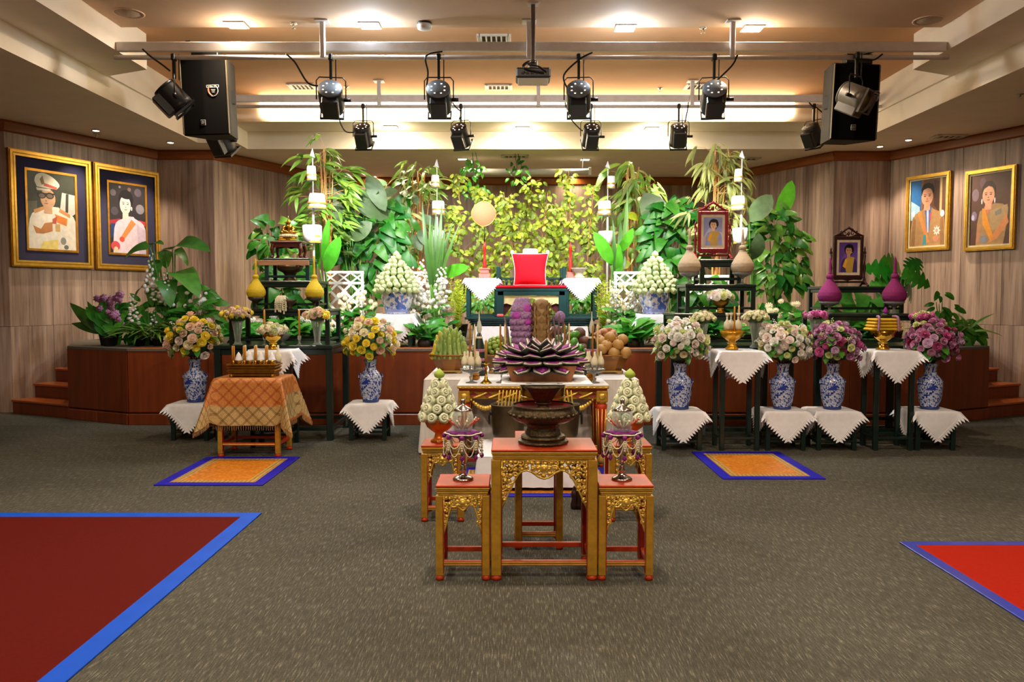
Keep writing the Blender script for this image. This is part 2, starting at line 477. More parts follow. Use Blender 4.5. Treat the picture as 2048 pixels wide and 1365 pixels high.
# floor coverings
M_RED = mat('red_felt', '500b02', 0.95, var=0.06, scale=60, spec=0.1, bump=0.2, bscale=300)
M_REDB = mat('bright_red_felt', '921a05', 0.95, var=0.05, scale=60, spec=0.1, bump=0.2, bscale=300)
M_TAPE = mat('blue_tape', '0547b8', 0.6, spec=.15, var=0.06, scale=6)
M_TAPED = mat('dark_blue_tape', '140ea0', 0.5, spec=.2, var=0.08, scale=6)
M_TAPEN = mat('navy_tape', '26379c', 0.28, var=0.12, scale=6)
def carpet(name, x0, x1, y0, y1, mc, mt, tw, label, cat, sides, my=None):
    t = thing(name, label, cat, ((x0 + x1) / 2, (y0 + y1) / 2, 0))
    W, D = x1 - x0, y1 - y0
    MB().box((0, 0, 0.004), (W, D, 0.008), ch=0.002).build('pile' if my is None else 'brocade_field', mc, t)
    for sd in sides:
        if sd in 'NS':
            MB().box((0, (D / 2 if sd == 'N' else -D / 2), 0.0045), (W + tw, tw, 0.009), ch=0.002).build('tape', mt, t)
        else:
            MB().box(((W / 2 if sd == 'E' else -W / 2), 0, 0.005), (tw, D + tw * .9, 0.010), ch=0.002).build('tape', mt, t)
    return t
carpet('red_carpet', -6.4, -1.79, 1.2, 5.42, M_RED, M_TAPE, 0.11, 'dark red carpet bordered with light blue tape', 'carpet', 'NE')
carpet('red_carpet', 2.40, 6.6, 1.2, 4.78, M_REDB, M_TAPEN, 0.07, 'bright orange red carpet bordered with shiny navy tape', 'carpet', 'NW')
def m_brocade(name, border):
    k = NT(name, 0.38, 0.25)
    v = k.coord((1, 1, 1)); s_ = k.sep(v)
    n = k.noise(k.coord((40, 40, 40)), 1.0, 3)
    vo = k.n('ShaderNodeTexVoronoi'); vo.inputs['Scale'].default_value = 26; k.l(v, vo.inputs['Vector'])
    ax = k.math('ABSOLUTE', s_[0]); ay = k.math('ABSOLUTE', s_[1])
    inn = k.math('MULTIPLY', k.math('LESS_THAN', ax, border[0]), k.math('LESS_THAN', ay, border[1]))
    f1 = k.ramp(n, [(0.35, 'c06a12'), (0.6, 'dd8a22'), (0.75, 'e8a94a')])
    wv = k.n('ShaderNodeTexWave'); wv.inputs['Scale'].default_value = 9; wv.inputs['Distortion'].default_value = 3; wv.inputs['Detail'].default_value = 2; k.l(v, wv.inputs['Vector'])
    f2 = k.mix(k.math('GREATER_THAN', wv.outputs[1], 0.62), k.ramp(n, [(0.35, 'b8944a'), (0.7, 'd6b66a')]), 'a07838')
    k.base(k.mix(inn, f2, f1)); k.bump(vo.outputs[0], 0.4, 0.004)
    return k.m
M_MAT = m_brocade('gold_mat_brocade', (0.27, 0.40))
for (x0, x1, y0, y1, lb) in ((-2.81, -2.03, 6.34, 7.38, 'gold brocade kneeling mat edged in blue tape before the brocade covered table'),
                            (1.78, 2.54, 6.56, 7.62, 'gold brocade kneeling mat edged in blue tape before the tall cloth covered stand'),
                            (-0.42, 0.80, 5.98, 6.9, 'kneeling mat edged in blue tape under the low white clothed table')):
    carpet('kneeling_mat', x0, x1, y0, y1, M_MAT, M_TAPED, 0.09, lb, 'mat', 'NSEW', 1)
# ------------------------------------------------------------------ lamps and fittings of the ceiling
def square_light(px, py, z, size, em, power, col, label, pos=None, group=None, cat='downlight', glow=0.0):
    if pos is None:
        # where the line of sight meets the ceiling of height z
        a = at(px, py, 1.0) - Vector((0, 0, H)); t = (z - H) / a.z; p = Vector((a.x * t, a.y * t, z))
    else: p = Vector((pos[0], pos[1], z))
    t = thing('square_downlight', label, cat, (p.x, p.y, z), group=group)
    m = MB()
    for i in (-1, 1):
        m.box((i * (size / 2 + .012), 0, -.006), (.024, size + .048, .012), ch=.003)
        m.box((0, i * (size / 2 + .012), -.006), (size, .024, .012), ch=.003)
    m.build('frame', M_WHITE, t)
    MB().box((0, 0, -.003), (size, size, .004)).build('diffuser', em, t)
    light('lamp', 'AREA', (0, 0, -.02), power, col, t, shape='SQUARE', size=size, spread=math.radians(170))
    if glow: light('glow', 'POINT', (0, 0, -.07), glow, col, t, shadow_soft_size=.05)
    return t
square_light(473, 49, Z3, .16, EM_WARM, P_DOWN, WARM2, 'warm square ceiling downlight above the left loudspeaker end of the truss', glow=22)
square_light(740, 50, Z3, .16, EM_COOL, P_COOL, COOL, 'cool white square ceiling downlight near the leftmost truss post', glow=46)
square_light(1250, 55, Z3, .16, EM_COOL, P_COOL, COOL, 'cool white square ceiling downlight between the projector and the warm downlight', glow=46)
square_light(1505, 56, Z3, .16, EM_WARM, P_DOWN, WARM2, 'warm square ceiling downlight beside the rightmost truss post', glow=22)
for yy in (4.6, 1.0, -2.6):  # unseen rows of downlights, added to light the floor
    for xx in (-2.85, 0.1, 3.0):
        square_light(0, 0, Z3, .16, EM_WARM, P_DOWN * 1.0, WARM2, 'unseen warm square ceiling downlight added over the seating area', (xx, yy), 'unseen downlights added over the seating area', glow=8)
for i, (px, py, w_) in enumerate(((782, 254, 0), (1045, 256, 0), (1303, 257, 0))):
    square_light(px, py, Z2, .15, EM_WARM, P_STAGE, (1.0, .86, .6), ['leftmost', 'middle', 'rightmost'][i] + ' of three square downlights on the step above the stage fascia', glow=26)
for i, (px, py) in enumerate(((925, 318), (1170, 319), (745, 353), (1145, 353), (1345, 356))):
    square_light(px, py, FZ, .14, EM_WARM, P_STAGE * (.5 if py < 330 else .12), (1.0, .86, .6),
                 ['front square stage downlight above the round hand fan', 'front square stage downlight right of the projector screen case',
                  'rear square stage downlight behind the leftmost bamboo', 'rear square stage downlight behind the yellow green saplings',
                  'rear square stage downlight between the two right bamboos'][i])
def eyeball(px, py, z, tgt, label):
    a = at(px, py, 1.0) - Vector((0, 0, H)); t_ = (z - H) / a.z; p = Vector((a.x * t_, a.y * t_, z))
    t = thing('eyeball_spotlight', label, 'spotlight', tuple(p))
    MB().lathe([(.055, 0), (.06, -.008), (.045, -.014), (.04, -.005)], 20).build('trim_ring', M_WHITE, t)
    MB().lathe([(.001, -.016), (.04, -.015), (.04, -.012), (.001, -.012)], 16).build('lens', EM_WARM, t)
    d = Vector(tgt) - p
    l = light('lamp', 'SPOT', tuple(d.normalized() * .06), P_WALL * 6, WARM2, t, Vector(d).to_track_quat('-Z', 'Y').to_euler(), spot_size=math.radians(75), spot_blend=.8, shadow_soft_size=.03)
eyeball(192, 260, FZ, (-6.05, 11.2, 1.9), 'small adjustable spotlight over the portrait of the man in a white cap')
eyeball(341, 284, FZ, (-5.7, 12.0, 1.9), 'small adjustable spotlight over the portrait of the woman in pale lilac')
eyeball(1817, 279, FZ, (6.5, 11.0, 1.9), 'small adjustable spotlight over the portrait of the man in the embroidered coat')
eyeball(1760, 292, FZ, (5.9, 12.1, 1.9), 'small adjustable spotlight above the dark wooden photo stand')
def sprinkler(px, py, z, label):
    a = at(px, py, 1.0) - Vector((0, 0, H)); t_ = (z - H) / a.z
    t = thing('sprinkler', label, 'sprinkler', (a.x * t_, a.y * t_, z))
    MB().lathe([(.04, 0), (.038, -.008), (.015, -.01), (.012, -.03)], 14).build('escutcheon', M_CHROME, t)
    m = MB().cyl((.012, 0, -.03), (.006, 0, -.055), .003, 6).cyl((-.012, 0, -.03), (-.006, 0, -.055), .003, 6)
    m.build('yoke', M_CHROME, t); MB().lathe([(.022, -.055), (.022, -.058), (.006, -.062)], 12).build('deflector', M_CHROME, t)
sprinkler(587, 46, Z3, 'small fire sprinkler left of the cool white downlights')
sprinkler(1406, 55, Z3, 'small fire sprinkler left of the rightmost truss post')
sprinkler(1320, 176, Z4, 'small fire sprinkler on the upper ceiling between two stage cans')
sprinkler(693, 173, Z4, 'small fire sprinkler on the upper ceiling beside the leftmost stage can')
sprinkler(193, 267, FZ, 'small fire sprinkler on the low soffit above the left portraits')
sprinkler(2040, 188, FZ, 'small fire sprinkler on the low soffit by the picture edge')
t = thing('smoke_detector', 'cream smoke detector on the ceiling near the projector', 'detector', (0, 0, 0))
a = at(849, 45, 1.0) - Vector((0, 0, H)); k_ = (Z3 - H) / a.z; t.location = (a.x * k_, a.y * k_, Z3)
MB().lathe([(.07, 0), (.075, -.012), (.07, -.02)], 20).build('base', M_BLACK, t)
MB().lathe([(.07, -.02), (.078, -.03), (.07, -.065), (.045, -.075)], 20).build('cover', M_WHITE, t)
def vent(px, py, z, w_, d_, label, n=6):
    a = at(px, py, 1.0) - Vector((0, 0, H)); t_ = (z - H) / a.z
    t = thing('air_vent', label, 'vent', (a.x * t_, a.y * t_, z))
    m = MB()
    for i in (-1, 1):
        m.box((i * (w_ / 2), 0, -.01), (.04, d_ + .04, .02), ch=.004); m.box((0, i * (d_ / 2), -.01), (w_, .04, .02), ch=.004)
    m.build('frame', M_WHITE, t)
    MB().box((0, 0, -.003), (w_, d_, .004)).build('backing', mat('vent_dark', '4a3a28', .8), t)
    me = MB().box((0, 0, 0), (.012, d_ - .03, .02), Ry(.5)).mesh('slat', M_WHITE)
    for i in range(n): O('slat', me, t, ((i + .5) / n * w_ - w_ / 2, 0, -.012))
vent(605, 172, Z4, .34, .26, 'square air vent on the upper ceiling beside the leftmost stage can')
vent(997, 173, Z4, .34, .22, 'square air vent on the upper ceiling left of the projector')
vent(1397, 172, Z4, .34, .26, 'square air vent on the upper ceiling beside the rightmost stage can')
vent(1030, 312, FZ, .4, .2, 'thin air vent in the ceiling over the stage centre')
vent(1492, 317, FZ, .4, .2, 'thin air vent in the stage ceiling above the bamboo by the red photo stand', 5)
vent(1898, 272, FZ, .4, .2, 'thin air vent in the low soffit beside the dome camera', 5)
vent(988, 76, Z4, .34, .26, 'air vent half hidden above the silver truss near the projector')
def ceil_speaker(px, py, z, label):
    a = at(px, py, 1.0) - Vector((0, 0, H)); t_ = (z - H) / a.z
    t = thing('ceiling_speaker', label, 'speaker', (a.x * t_, a.y * t_, z))
    MB().lathe([(.15, 0), (.15, -.006), (.135, -.01), (.13, -.004)], 32).build('ring', M_CEIL, t)
    MB().lathe([(.13, -.002), (.13, -.006), (.01, -.008)], 32).build('grille', mat('ceiling_speaker_grille', 'b39a80', .7, bump=.5, scale=200), t)
ceil_speaker(257, 26, Z3, 'round flush ceiling speaker above the left end of the truss')
ceil_speaker(1857, 40, Z3, 'round flush ceiling speaker above the right end of the truss')
a = at(1972, 268, 1.0) - Vector((0, 0, H)); k_ = (FZ - H) / a.z
t = thing('dome_camera', 'small black dome camera under the right soffit', 'camera', (a.x * k_, a.y * k_, FZ))
MB().lathe([(.06, 0), (.062, -.03), (.05, -.035)], 20).build('base', M_WHITE, t)
MB().ball((0, 0, -.035), (.048, .048, .05), 16, 8).build('dome', mat('smoked_dome', '0a0908', .1), t)
# cove face glows itself, standing in for a hidden strip light
t = thing('glowing_cove_face', 'long warm white cove face above the stage, glowing for its hidden strip', 'light', (AX, 11.69, 0))
MB().prism([(-3.83, 4.40), (3.86, 4.40), (3.86, 4.12), (3.70, 4.045), (-3.67, 4.045), (-3.83, 4.12)], -0.03, 0.0).build('diffuser', EM_COVE, t)  # no diffuser here: the cove face itself is made emissive
# projection screen case at the back
t = thing('screen_case', 'long white roller projection screen case below the stage ceiling', 'screen', (AX + .05, 13.2, 3.548))
MB().tube([(-1.0, 0, 0), (1.0, 0, 0)], .05, 14).build('case', M_WHITE, t)
for i in (-1, 1):
    MB().box((i * 1.02, 0, .0), (.05, .12, .13), ch=.01).build('end_cap', M_WHITE, t)
    MB().cyl((i * .9, 0, .04), (i * .9, 0, FZ - 3.548), .008, 6).build('hanger', M_STEEL, t)

# two lighting trusses: flat beam above, round pipe below, drop posts
def truss(Y, zb0, zb1, zp, rp, x0, x1, posts, zc, label):
    t = thing('lighting_truss', label, 'truss', (0, Y, zb0))
    MB().box(((x0 + x1) / 2, .06, (zb1 - zb0) / 2), (x1 - x0, .05, zb1 - zb0), ch=.006).build('beam', M_STEEL, t)
    MB().tube([(x0, 0, zp - zb0), (x1, 0, zp - zb0)], rp, 14).build('pipe', M_STEEL, t)
    for x in posts:
        MB().box((x, -.02, (zc + zp) / 2 - zb0 - .0), (.05, .05, zc - zp + .02), ch=.005).build('post', M_STEEL, t)
        MB().box((x, -.02, zc - zb0 - .008), (.14, .14, .012), ch=.002).build('mounting_plate', M_STEEL, t)
    return t
YF, YR = 8.3, 11.0
zpF = at(1024, 115, YF).z; zpR = at(1024, 213, YR).z
truss(YF, at(0, 100, YF).z, at(0, 81, YF).z, zpF, .024, -4.05, 4.45, [at(645, 0, YF).x, at(1058, 0, YF).x, at(1465, 0, YF).x], Z3, 'front silver lighting truss carrying the larger stage cans')
truss(YR, at(0, 202, YR).z, at(0, 188, YR).z, zpR, .022, -4.6, 5.0, [at(757, 0, YR).x, at(1077, 0, YR).x, at(1386, 0, YR).x], Z4, 'rear cream lighting truss in front of the glowing cove')

def can_mesh():
    body = MB().lathe([(.02, .13), (.085, .13), (.1, .115), (.105, .1), (.105, -.06), (.108, -.065), (.104, -.11), (.095, -.11), (.092, -.06), (.01, -.055)], 24)
    return body
def stage_can(p, d, sz, label, mcol, power=0.0, cable=None, tilt_l=0, col=(1, .95, .86), ang=50, lens=False, group=None, mplate=None):
    """p hanging point on pipe, d beam direction"""
    p = Vector(p); d = Vector(d).normalized(); mplate = mplate or mcol
    t = thing('stage_can', label, 'spotlight', tuple(p), group=group)
    drop = .36 * sz
    e = (-d).to_track_quat('Z', 'Y').to_euler()
    c = Vector((0, 0, -drop))
    me = can_mesh()
    me.v = [v * sz for v in me.v]
    b = me.build('housing', mcol, t, tuple(c), e)
    MB().lathe([(.002, .133 * sz), (.1 * sz, .133 * sz), (.104 * sz, .128 * sz), (.1 * sz, .118 * sz)], 24, cap1=False).build('back_plate', mplate, b)
    # square colour frame holder at the mouth and box base below
    m = MB()
    for i in (-1, 1):
        m.box((i * .098 * sz, 0, -.125 * sz), (.012 * sz, .208 * sz, .02 * sz)); m.box((0, i * .098 * sz, -.125 * sz), (.2 * sz, .012 * sz, .02 * sz))
    m.build('colour_frame', mcol, b)
    m = MB().box((0, -.105 * sz, .01 * sz), (.14 * sz, .1 * sz, .2 * sz), ch=.01 * sz)
    m.build('lamp_box', mcol, b)
    m = MB()
    for i in range(8):
        a = PI * (.15 + .7 * (i % 4) / 3) * (1 if i < 4 else -1) + PI / 2
        m.box((.06 * sz * math.cos(a), .06 * sz * math.sin(a), .131 * sz), (.012 * sz, .006 * sz, .008 * sz))
    m.build('vent_slots', EM_WARM if power else mcol, b)
    if lens:
        MB().lathe([(.002, -.09 * sz), (.094 * sz, -.085 * sz), (.094 * sz, -.08 * sz), (.002, -.08 * sz)], 20).build('lens', M_GLASSLENS, b)
    # yoke, clamp
    s_ = Vector((d.y, -d.x, 0)); s_ = s_.normalized() if s_.length > 1e-3 else Vector((1, 0, 0))
    w_ = .125 * sz
    top = c + Vector((0, 0, .19 * sz))
    pts = [c + s_ * w_, c + s_ * w_ + Vector((0, 0, .16 * sz)), c + s_ * w_ * .8 + Vector((0, 0, .19 * sz)), c - s_ * w_ * .8 + Vector((0, 0, .19 * sz)), c - s_ * w_ + Vector((0, 0, .16 * sz)), c - s_ * w_]
    MB().tube(pts, .0055 * sz, 6).build('yoke', M_BLACK, t)
    MB().cyl(c + s_ * w_ * .85, c + s_ * w_ * 1.35, .016 * sz, 8).build('tilt_knob', M_BLACK, t)
    MB().box((0, 0, -.0), (.045, .07, .07), ch=.01).box((0, 0, -.03 - (drop - .22 * sz) / 2), (.026, .03, drop - .18 * sz)).build('clamp', M_BLACK, t)
    MB().cyl((.05, 0, .03), (.05, 0, -drop * .55), .006, 5).build('safety_wire', M_BLACK, t)
    if cable:
        MB().tube(cable, .009, 6).build('cable', M_BLACK, t)
    if power:
        light('lamp', 'SPOT', tuple(c + d * .15 * sz), power, col, t, d.to_track_quat('-Z', 'Y').to_euler(), spot_size=math.radians(ang), spot_blend=.55, shadow_soft_size=.05)
    return t
def crv(pts, n=8):
    pts = [Vector(p) for p in pts]; out = []
    for i in range(len(pts) - 1):
        p0 = pts[max(i - 1, 0)]; p1 = pts[i]; p2 = pts[i + 1]; p3 = pts[min(i + 2, len(pts) - 1)]
        for k in range(n):
            t = k / n
            out.append(.5 * ((2 * p1) + (p2 - p0) * t + (2 * p0 - 5 * p1 + 4 * p2 - p3) * t * t + (3 * p1 - p0 - 3 * p2 + p3) * t ** 3))
    out.append(pts[-1]); return out
def cab(p, pts, Y): return [at(x, y, Y) - Vector(p) for x, y in pts]
M_CANF = mat('can_black_front', '1c1d1e', .4, .3, var=.15)
M_CANR = mat('can_black_rear', '14100c', .5, .2, var=.15)
fr = [(660, (-2.15, 10.8, 1.95), [(572, 108), (590, 125), (615, 165), (638, 172)], 'first front stage can from the left loudspeaker, with trailing cable'),
      (877, (-.8, 11.0, 2.0), [(885, 103), (852, 112), (856, 145), (853, 175)], 'second front stage can, left of the projector'),
      (1158, (.95, 11.0, 2.0), [(1185, 105), (1160, 118), (1128, 150), (1135, 178)], 'third front stage can, right of the projector'),
      (1430, (2.45, 10.8, 1.95), [(1475, 110), (1465, 130), (1440, 155), (1415, 178)], 'fourth front stage can, next to the loudspeaker with a can before it')]
for x, tg, cb, lb in fr:
    p = Vector((at(x, 0, YF).x, YF, zpF))
    stage_can(p, Vector(tg) - (p - Vector((0, 0, .36))), 1.18, lb, M_CANF, P_SPOT, crv(cab(p, cb, YF - .03), 6), mplate=mat('can_back_cool_lit', '5c6269', .45, .2, var=.1))  # back plates coloured grey blue for the cool light falling on them
rr = [(724, (-1.9, 12.6, 1.7), [(683, 205), (678, 235), (690, 262), (708, 265)], 'first rear stage can, behind the leftmost front can'),
      (921, (-.1, 12.9, 1.8), [(905, 205), (912, 215), (922, 225), (918, 240)], 'second rear stage can, in front of the glowing cove'),
      (1183, (.9, 12.9, 1.8), [(1130, 205), (1140, 235), (1160, 258), (1168, 262)], 'third rear stage can, right of the smoke vent and projector'),
      (1360, (2.4, 12.4, 1.7), [(1377, 205), (1375, 220), (1372, 235), (1370, 245)], 'fourth rear stage can, before the bright end of the cove')]
for x, tg, cb, lb in rr:
    p = Vector((at(x, 0, YR).x, YR, zpR))
    stage_can(p, Vector(tg) - (p - Vector((0, 0, .36))), 1.12, lb, M_CANR, P_SPOT * .36, crv(cab(p, cb, YR - .03), 6), col=(1, .95, .82), ang=60)
p = Vector((at(345, 0, YF).x, YF, zpF)); stage_can(p, (.62, .25, -.70), 1.15, 'stage can tilted sideways in front of the left loudspeaker', M_CANF, 0, crv(cab(p, [(285, 98), (300, 112), (325, 130), (340, 142)], YF - .03), 6))
p = Vector((at(1712, 0, YF).x, YF - .05, zpF)); stage_can(p, (.55, -.62, -.45), 1.15, 'grey stage can facing the hall before the right loudspeaker', M_GREYCAN, 0, crv(cab(p, [(1765, 108), (1750, 119), (1735, 119), (1710, 118)], YF - .1), 6), lens=True)
p = Vector((at(1632, 0, YR).x, YR, zpR)); stage_can(p, (.45, .35, -.8), 1.1, 'small stage can turned aside left of the right loudspeaker', M_CANR, 0, crv(cab(p, [(1618, 205), (1625, 212), (1634, 216), (1650, 230)], YR - .03), 6))
p = Vector((at(440, 0, YR).x, YR, zpR)); stage_can(p, (.2, .6, -.8), 1.3, 'stage can mostly hidden below the left loudspeaker', M_CANR, 0)

# projector on its pole
pp = at(1066, 152, 7.8)
t = thing('projector', 'black ceiling projector hanging from a pole above the altar axis', 'projector', tuple(pp))
MB().box((0, 0, 0), (.33, .26, .095), ch=.015).build('body', mat('projector_black', '1d1a18', .4), t)
MB().box((0, 0, -.055), (.29, .22, .02), ch=.005).build('base_plate', M_WHITE, t)
m = MB()
for i in range(5): m.box((-.1 + i * .045, -.133, -.01), (.03, .008, .018), ch=.002)
m.build('socket', M_BLACK, t)
MB().box((0, 0, .09), (.09, .07, .1), ch=.01).build('bracket', mat('bracket_grey', '7a746a', .5, .5), t)
MB().box((0, 0, (Z3 - pp.z + .14) / 2), (.04, .04, Z3 - pp.z - .14), ch=.004).build('pole', mat('pole_brown', '6a5b4d', .5, .4), t)
MB().box((0, 0, Z3 - pp.z - .006), (.1, .1, .012)).build('ceiling_plate', M_STEEL, t)
for i, q in enumerate(([(-.03, -.05, .12), (-.09, -.12, .06), (-.06, -.15, .02), (.1, -.15, -.01)], [(.02, -.05, .12), (-.05, -.1, .08), (.05, -.14, .05), (.12, -.14, 0)], [(-.04, -.04, .13), (-.1, -.1, .07), (-.08, -.13, -.01)])):
    MB().tube(crv(q, 6), .007, 6).build('cable', M_BLACK, t)

# loudspeakers
def loudspeaker(cx, sgn, label):
    Y = 8.75
    t = thing('loudspeaker', label, 'loudspeaker', (0, 0, 0))
    p0 = at(cx, 195 if sgn < 0 else 205, Y); t.location = p0
    hh = .40
    # trapezoid cabinet: broad grille to the hall, tapering to the back
    m = MB()
    rz = .12 * -sgn
    m.prism([(-.26, -.02), (.26, -.02), (.26, .02), (.15, .40), (-.15, .40), (-.26, .02)], -hh, hh, axis='z')
    b = m.build('cabinet', M_CAB, t)
    m = MB()
    m.prism([(-.25, -.03), (-.01, -.05), (.01, -.05), (.25, -.03), (.25, -.018), (-.25, -.018)], -hh + .012, hh - .012, axis='z')
    m.build('grille', M_GRILLE, t)
    for i in (-1, 1):
        MB().box((i * .258, -.03, 0), (.012, .02, 2 * hh - .02), ch=.003).build('edge_strip', mat('edge_strip', '4d4330', .35, .3), t)
    hd = MB().box((0, 0, 0), (.02, .09, .15), ch=.01).build('handle', M_BLACK, t, (-sgn * .222, .16, .02), (0, 0, sgn * .29))
    lg = MB().box((0, 0, 0), (.055, .004, .058), ch=.001).build('logo_badge', mat('badge_silver', 'b9b5ac', .35, .5), t, (-.02, -.052, -.27))
    MB().box((0, 0, 0), (.045, .004, .047)).build('badge_face', M_BLACK, lg, (0, -.002, 0))
    m = MB()
    m.box((-.011, 0, 0), (.005, .003, .03)); 
    for k in (-1, 0, 1): m.box((-.006, 0, k * .012), (.011, .003, .005))
    m.tube([(.003, 0, .014), (.009, 0, -.014), (.016, 0, .014)], .0025, 4)
    m.build('badge_letters', mat('badge_silver', 'b9b5ac'), lg, (0, -.0045, 0))
    st_ = O('round_sticker', None, t, (.105 if sgn < 0 else .19, -.047, .06))
    MB().tube([(.058 * math.cos(a), 0, .058 * math.sin(a)) for a in [PI * 2 * k / 24 for k in range(25)]], .004, 5).build('sticker_rim', mat('badge_silver', 'b9b5ac'), st_)
    MB().tube([(.05 * math.cos(a), 0, .05 * math.sin(a)) for a in [PI * .85 + PI * .6 * k / 12 for k in range(13)]], [.004 + .007 * math.sin(PI * k / 12) for k in range(13)], 5).build('sticker_arc', mat('sticker_orange', 'd8481c', .5), st_)
    m = MB().box((0, 0, .034), (.135, .004, .003)).box((0, 0, .058), (.135, .004, .003)).box((-.067, 0, .046), (.003, .004, .026)).box((.067, 0, .046), (.003, .004, .026))
    for k in range(5):
        x = -.045 + k * .022
        m.box((x - .005, 0, .046), (.003, .003, .016)); m.box((x, 0, .046 + (.007 if k % 2 else -.007)), (.012, .003, .003))
        if k % 2: m.box((x + .005, 0, .046), (.003, .003, .016))
    for k in range(3): m.box((.005, 0, .012 - k * .014), (.05 - k * .012, .003, .003))
    m.build('sticker_lettering', mat('sticker_white', 'd8d4cc', .5), st_)
    MB().box((.02, .02, hh + .05), (.3, .1, .1), ch=.006).build('bracket', M_BLACK, t)
    MB().box((.02, -.16, hh + .085), (.06, .4, .04), ch=.004).build('truss_arm', M_BLACK, t)
    t.rotation_euler = (math.radians(4), 0, sgn * math.radians(7))
    return t
loudspeaker(412, -1, 'large black loudspeaker hanging at the left end of the truss')
loudspeaker(1708, 1, 'large black loudspeaker hanging at the right end behind a grey stage can')
# ------------------------------------------------------------------ materials of the furnishings
M_GREEN = mat('dark_green_lacquer', '0f231e', .3, var=.15, scale=8)
M_TEAL = mat('teal_lacquer', '0f3638', .32, var=.1, scale=8)
M_CLOTH = mat('white_cotton', 'e2e3e8', .9, var=.03, scale=30, sheen=.2, bump=.08, bscale=260)
M_LACE = mat('white_lace', 'e8e9ee', .9, var=.04, scale=60)
M_GOLD = mat('gilded_wood', 'b98c2c', .36, .35, var=.16, scale=22, bump=.1, bscale=80)
M_GOLDL = mat('bright_gilding', 'e6bd58', .28, .55, var=.12, scale=18)
M_REDLAC = mat('red_lacquer', 'a83410', .42, spec=.3, var=.08, scale=9)
M_REDDK = mat('deep_red_lacquer', '8c1a10', .3, var=.1, scale=9)
M_BRASS = mat('polished_brass', 'd9a83a', .16, 1.0, var=.06)
M_BRASSD = mat('old_brass', '9c7224', .32, .9, var=.18, scale=30)
M_BRONZE = mat('chased_bronze', '544732', .24, .8, var=.45, scale=90, bump=.35, bscale=260)
M_BRONZES = mat('plain_bronze', '4b3d28', .42, .7, var=.15, scale=10)
def m_glass():
    k = NT('clear_glass', .05)
    k.base(k.ramp(k.noise(k.coord((8, 8, 8)), 1.0), [(0.3, 'c8d2cc'), (0.7, 'e8eeea')]))
    tr = k.n('ShaderNodeBsdfTransparent'); mx = k.n('ShaderNodeMixShader'); lw = k.n('ShaderNodeLayerWeight'); lw.inputs[0].default_value = .35
    tr.inputs[0].default_value = (.93, .96, .94, 1)
    k.l(k.math('MULTIPLY_ADD', lw.outputs[1], .75, .08), mx.inputs[0]); k.l(tr.outputs[0], mx.inputs[1]); k.l(k.b.outputs[0], mx.inputs[2])
    k.l(mx.outputs[0], k.nt.nodes['Material Output'].inputs[0])
    return k.m
M_GLASS = m_glass()
M_GLASSB = mat('cut_glass', 'e8ecea', .08, .0, trans=.8, var=.15, scale=60, bump=.5, bscale=70)
M_AMBER = mat('amber_glass', 'd88a10', .12, trans=.5, var=.15, scale=40, bump=.3, bscale=50)
M_YROPE = mat('yellow_thread', 'c4aa14', .8, var=.12, scale=40, stretch=(1, 1, 6))
M_TROPE = mat('tan_thread', 'a58f72', .85, var=.12, scale=40, stretch=(1, 1, 6))
M_MAG = mat('magenta_thread', '740b56', .85, var=.15, scale=60, bump=.3, bscale=200)
M_CANDLE = mat('orange_candle', 'c98a2e', .45, var=.06, sub=.0)
M_CANDLEC = mat('cream_candle', 'dcc48c', .5, var=.05)
M_IVORY = mat('cream_thread', 'd6cdaf', .8, var=.10, scale=50, stretch=(1, 1, 5))
M_STEM = mat('green_stem', '4a7a2a', .55, var=.2, scale=8)
M_STEMD = mat('dark_stem', '2c4a1a', .6, var=.2, scale=8)
M_CANE = mat('bamboo_cane', 'c08a48', .45, var=.25, scale=6)
M_BARK = mat('thin_bark', '8a6438', .7, var=.25, scale=12)
def leafm(name, col, rough=.35, rnd=.25, thin=.22): return mat(name, col, rough, var=.18, scale=5, rnd=rnd, thin=thin)
M_LF_DARK = mat('dark_leaf', '24641a', .42, var=.2, scale=5, rnd=.3, thin=.15, spec=.3)
M_LF_MID = leafm('mid_leaf', '3d8224', .35)
M_LF_BAMB = leafm('bamboo_leaf', '6d9a35', .45, .3)
M_LF_BAMD = leafm('dry_bamboo_leaf', '8f9a55', .5, .3)
M_LF_YEL = leafm('yellow_green_leaf', '7b9216', .55, .4, .25)
M_LF_BLADE = leafm('cane_blade', '44702e', .45, .18)
M_LF_BAN = leafm('banana_leaf', '57b02e', .3, .15, .3)
M_LF_GREY = leafm('grey_green_leaf', '55704a', .5, .12, .15)
M_LF_VAR = leafm('pothos_leaf', '5d8f35', .3, .35)
M_FERN = leafm('feathery_fern', 'b7c934', .6, .15, .3)
def petal(name, col, rnd=.1, thin=.18): return mat(name, col, .6, var=.12, scale=30, rnd=rnd, thin=thin)
M_P_WHITE = petal('white_petal', 'f4f2ea'); M_P_CREAM = petal('cream_petal', 'efe6c0')
M_P_YEL = petal('yellow_petal', 'f6e04a', .06); M_P_PEACH = petal('peach_petal', 'eccdb4', .1)
M_P_BLUSH = petal('blush_petal', 'f0e2da', .08); M_P_LIME = petal('lime_petal', 'dbe2a4', .1)
M_P_MAUVE = petal('mauve_petal', 'c286ac', .2); M_P_LILAC = petal('lilac_petal', 'cfaecb', .15)
M_P_WINE = petal('wine_petal', '98265a', .15); M_P_PINK = petal('pink_petal', 'c65a98', .15)
M_P_LOTUS = petal('lotus_bud_green', 'e4f4bc', .08, .2); M_P_FOLD = petal('folded_lotus_petal', 'e2e7c8', .07, .15)

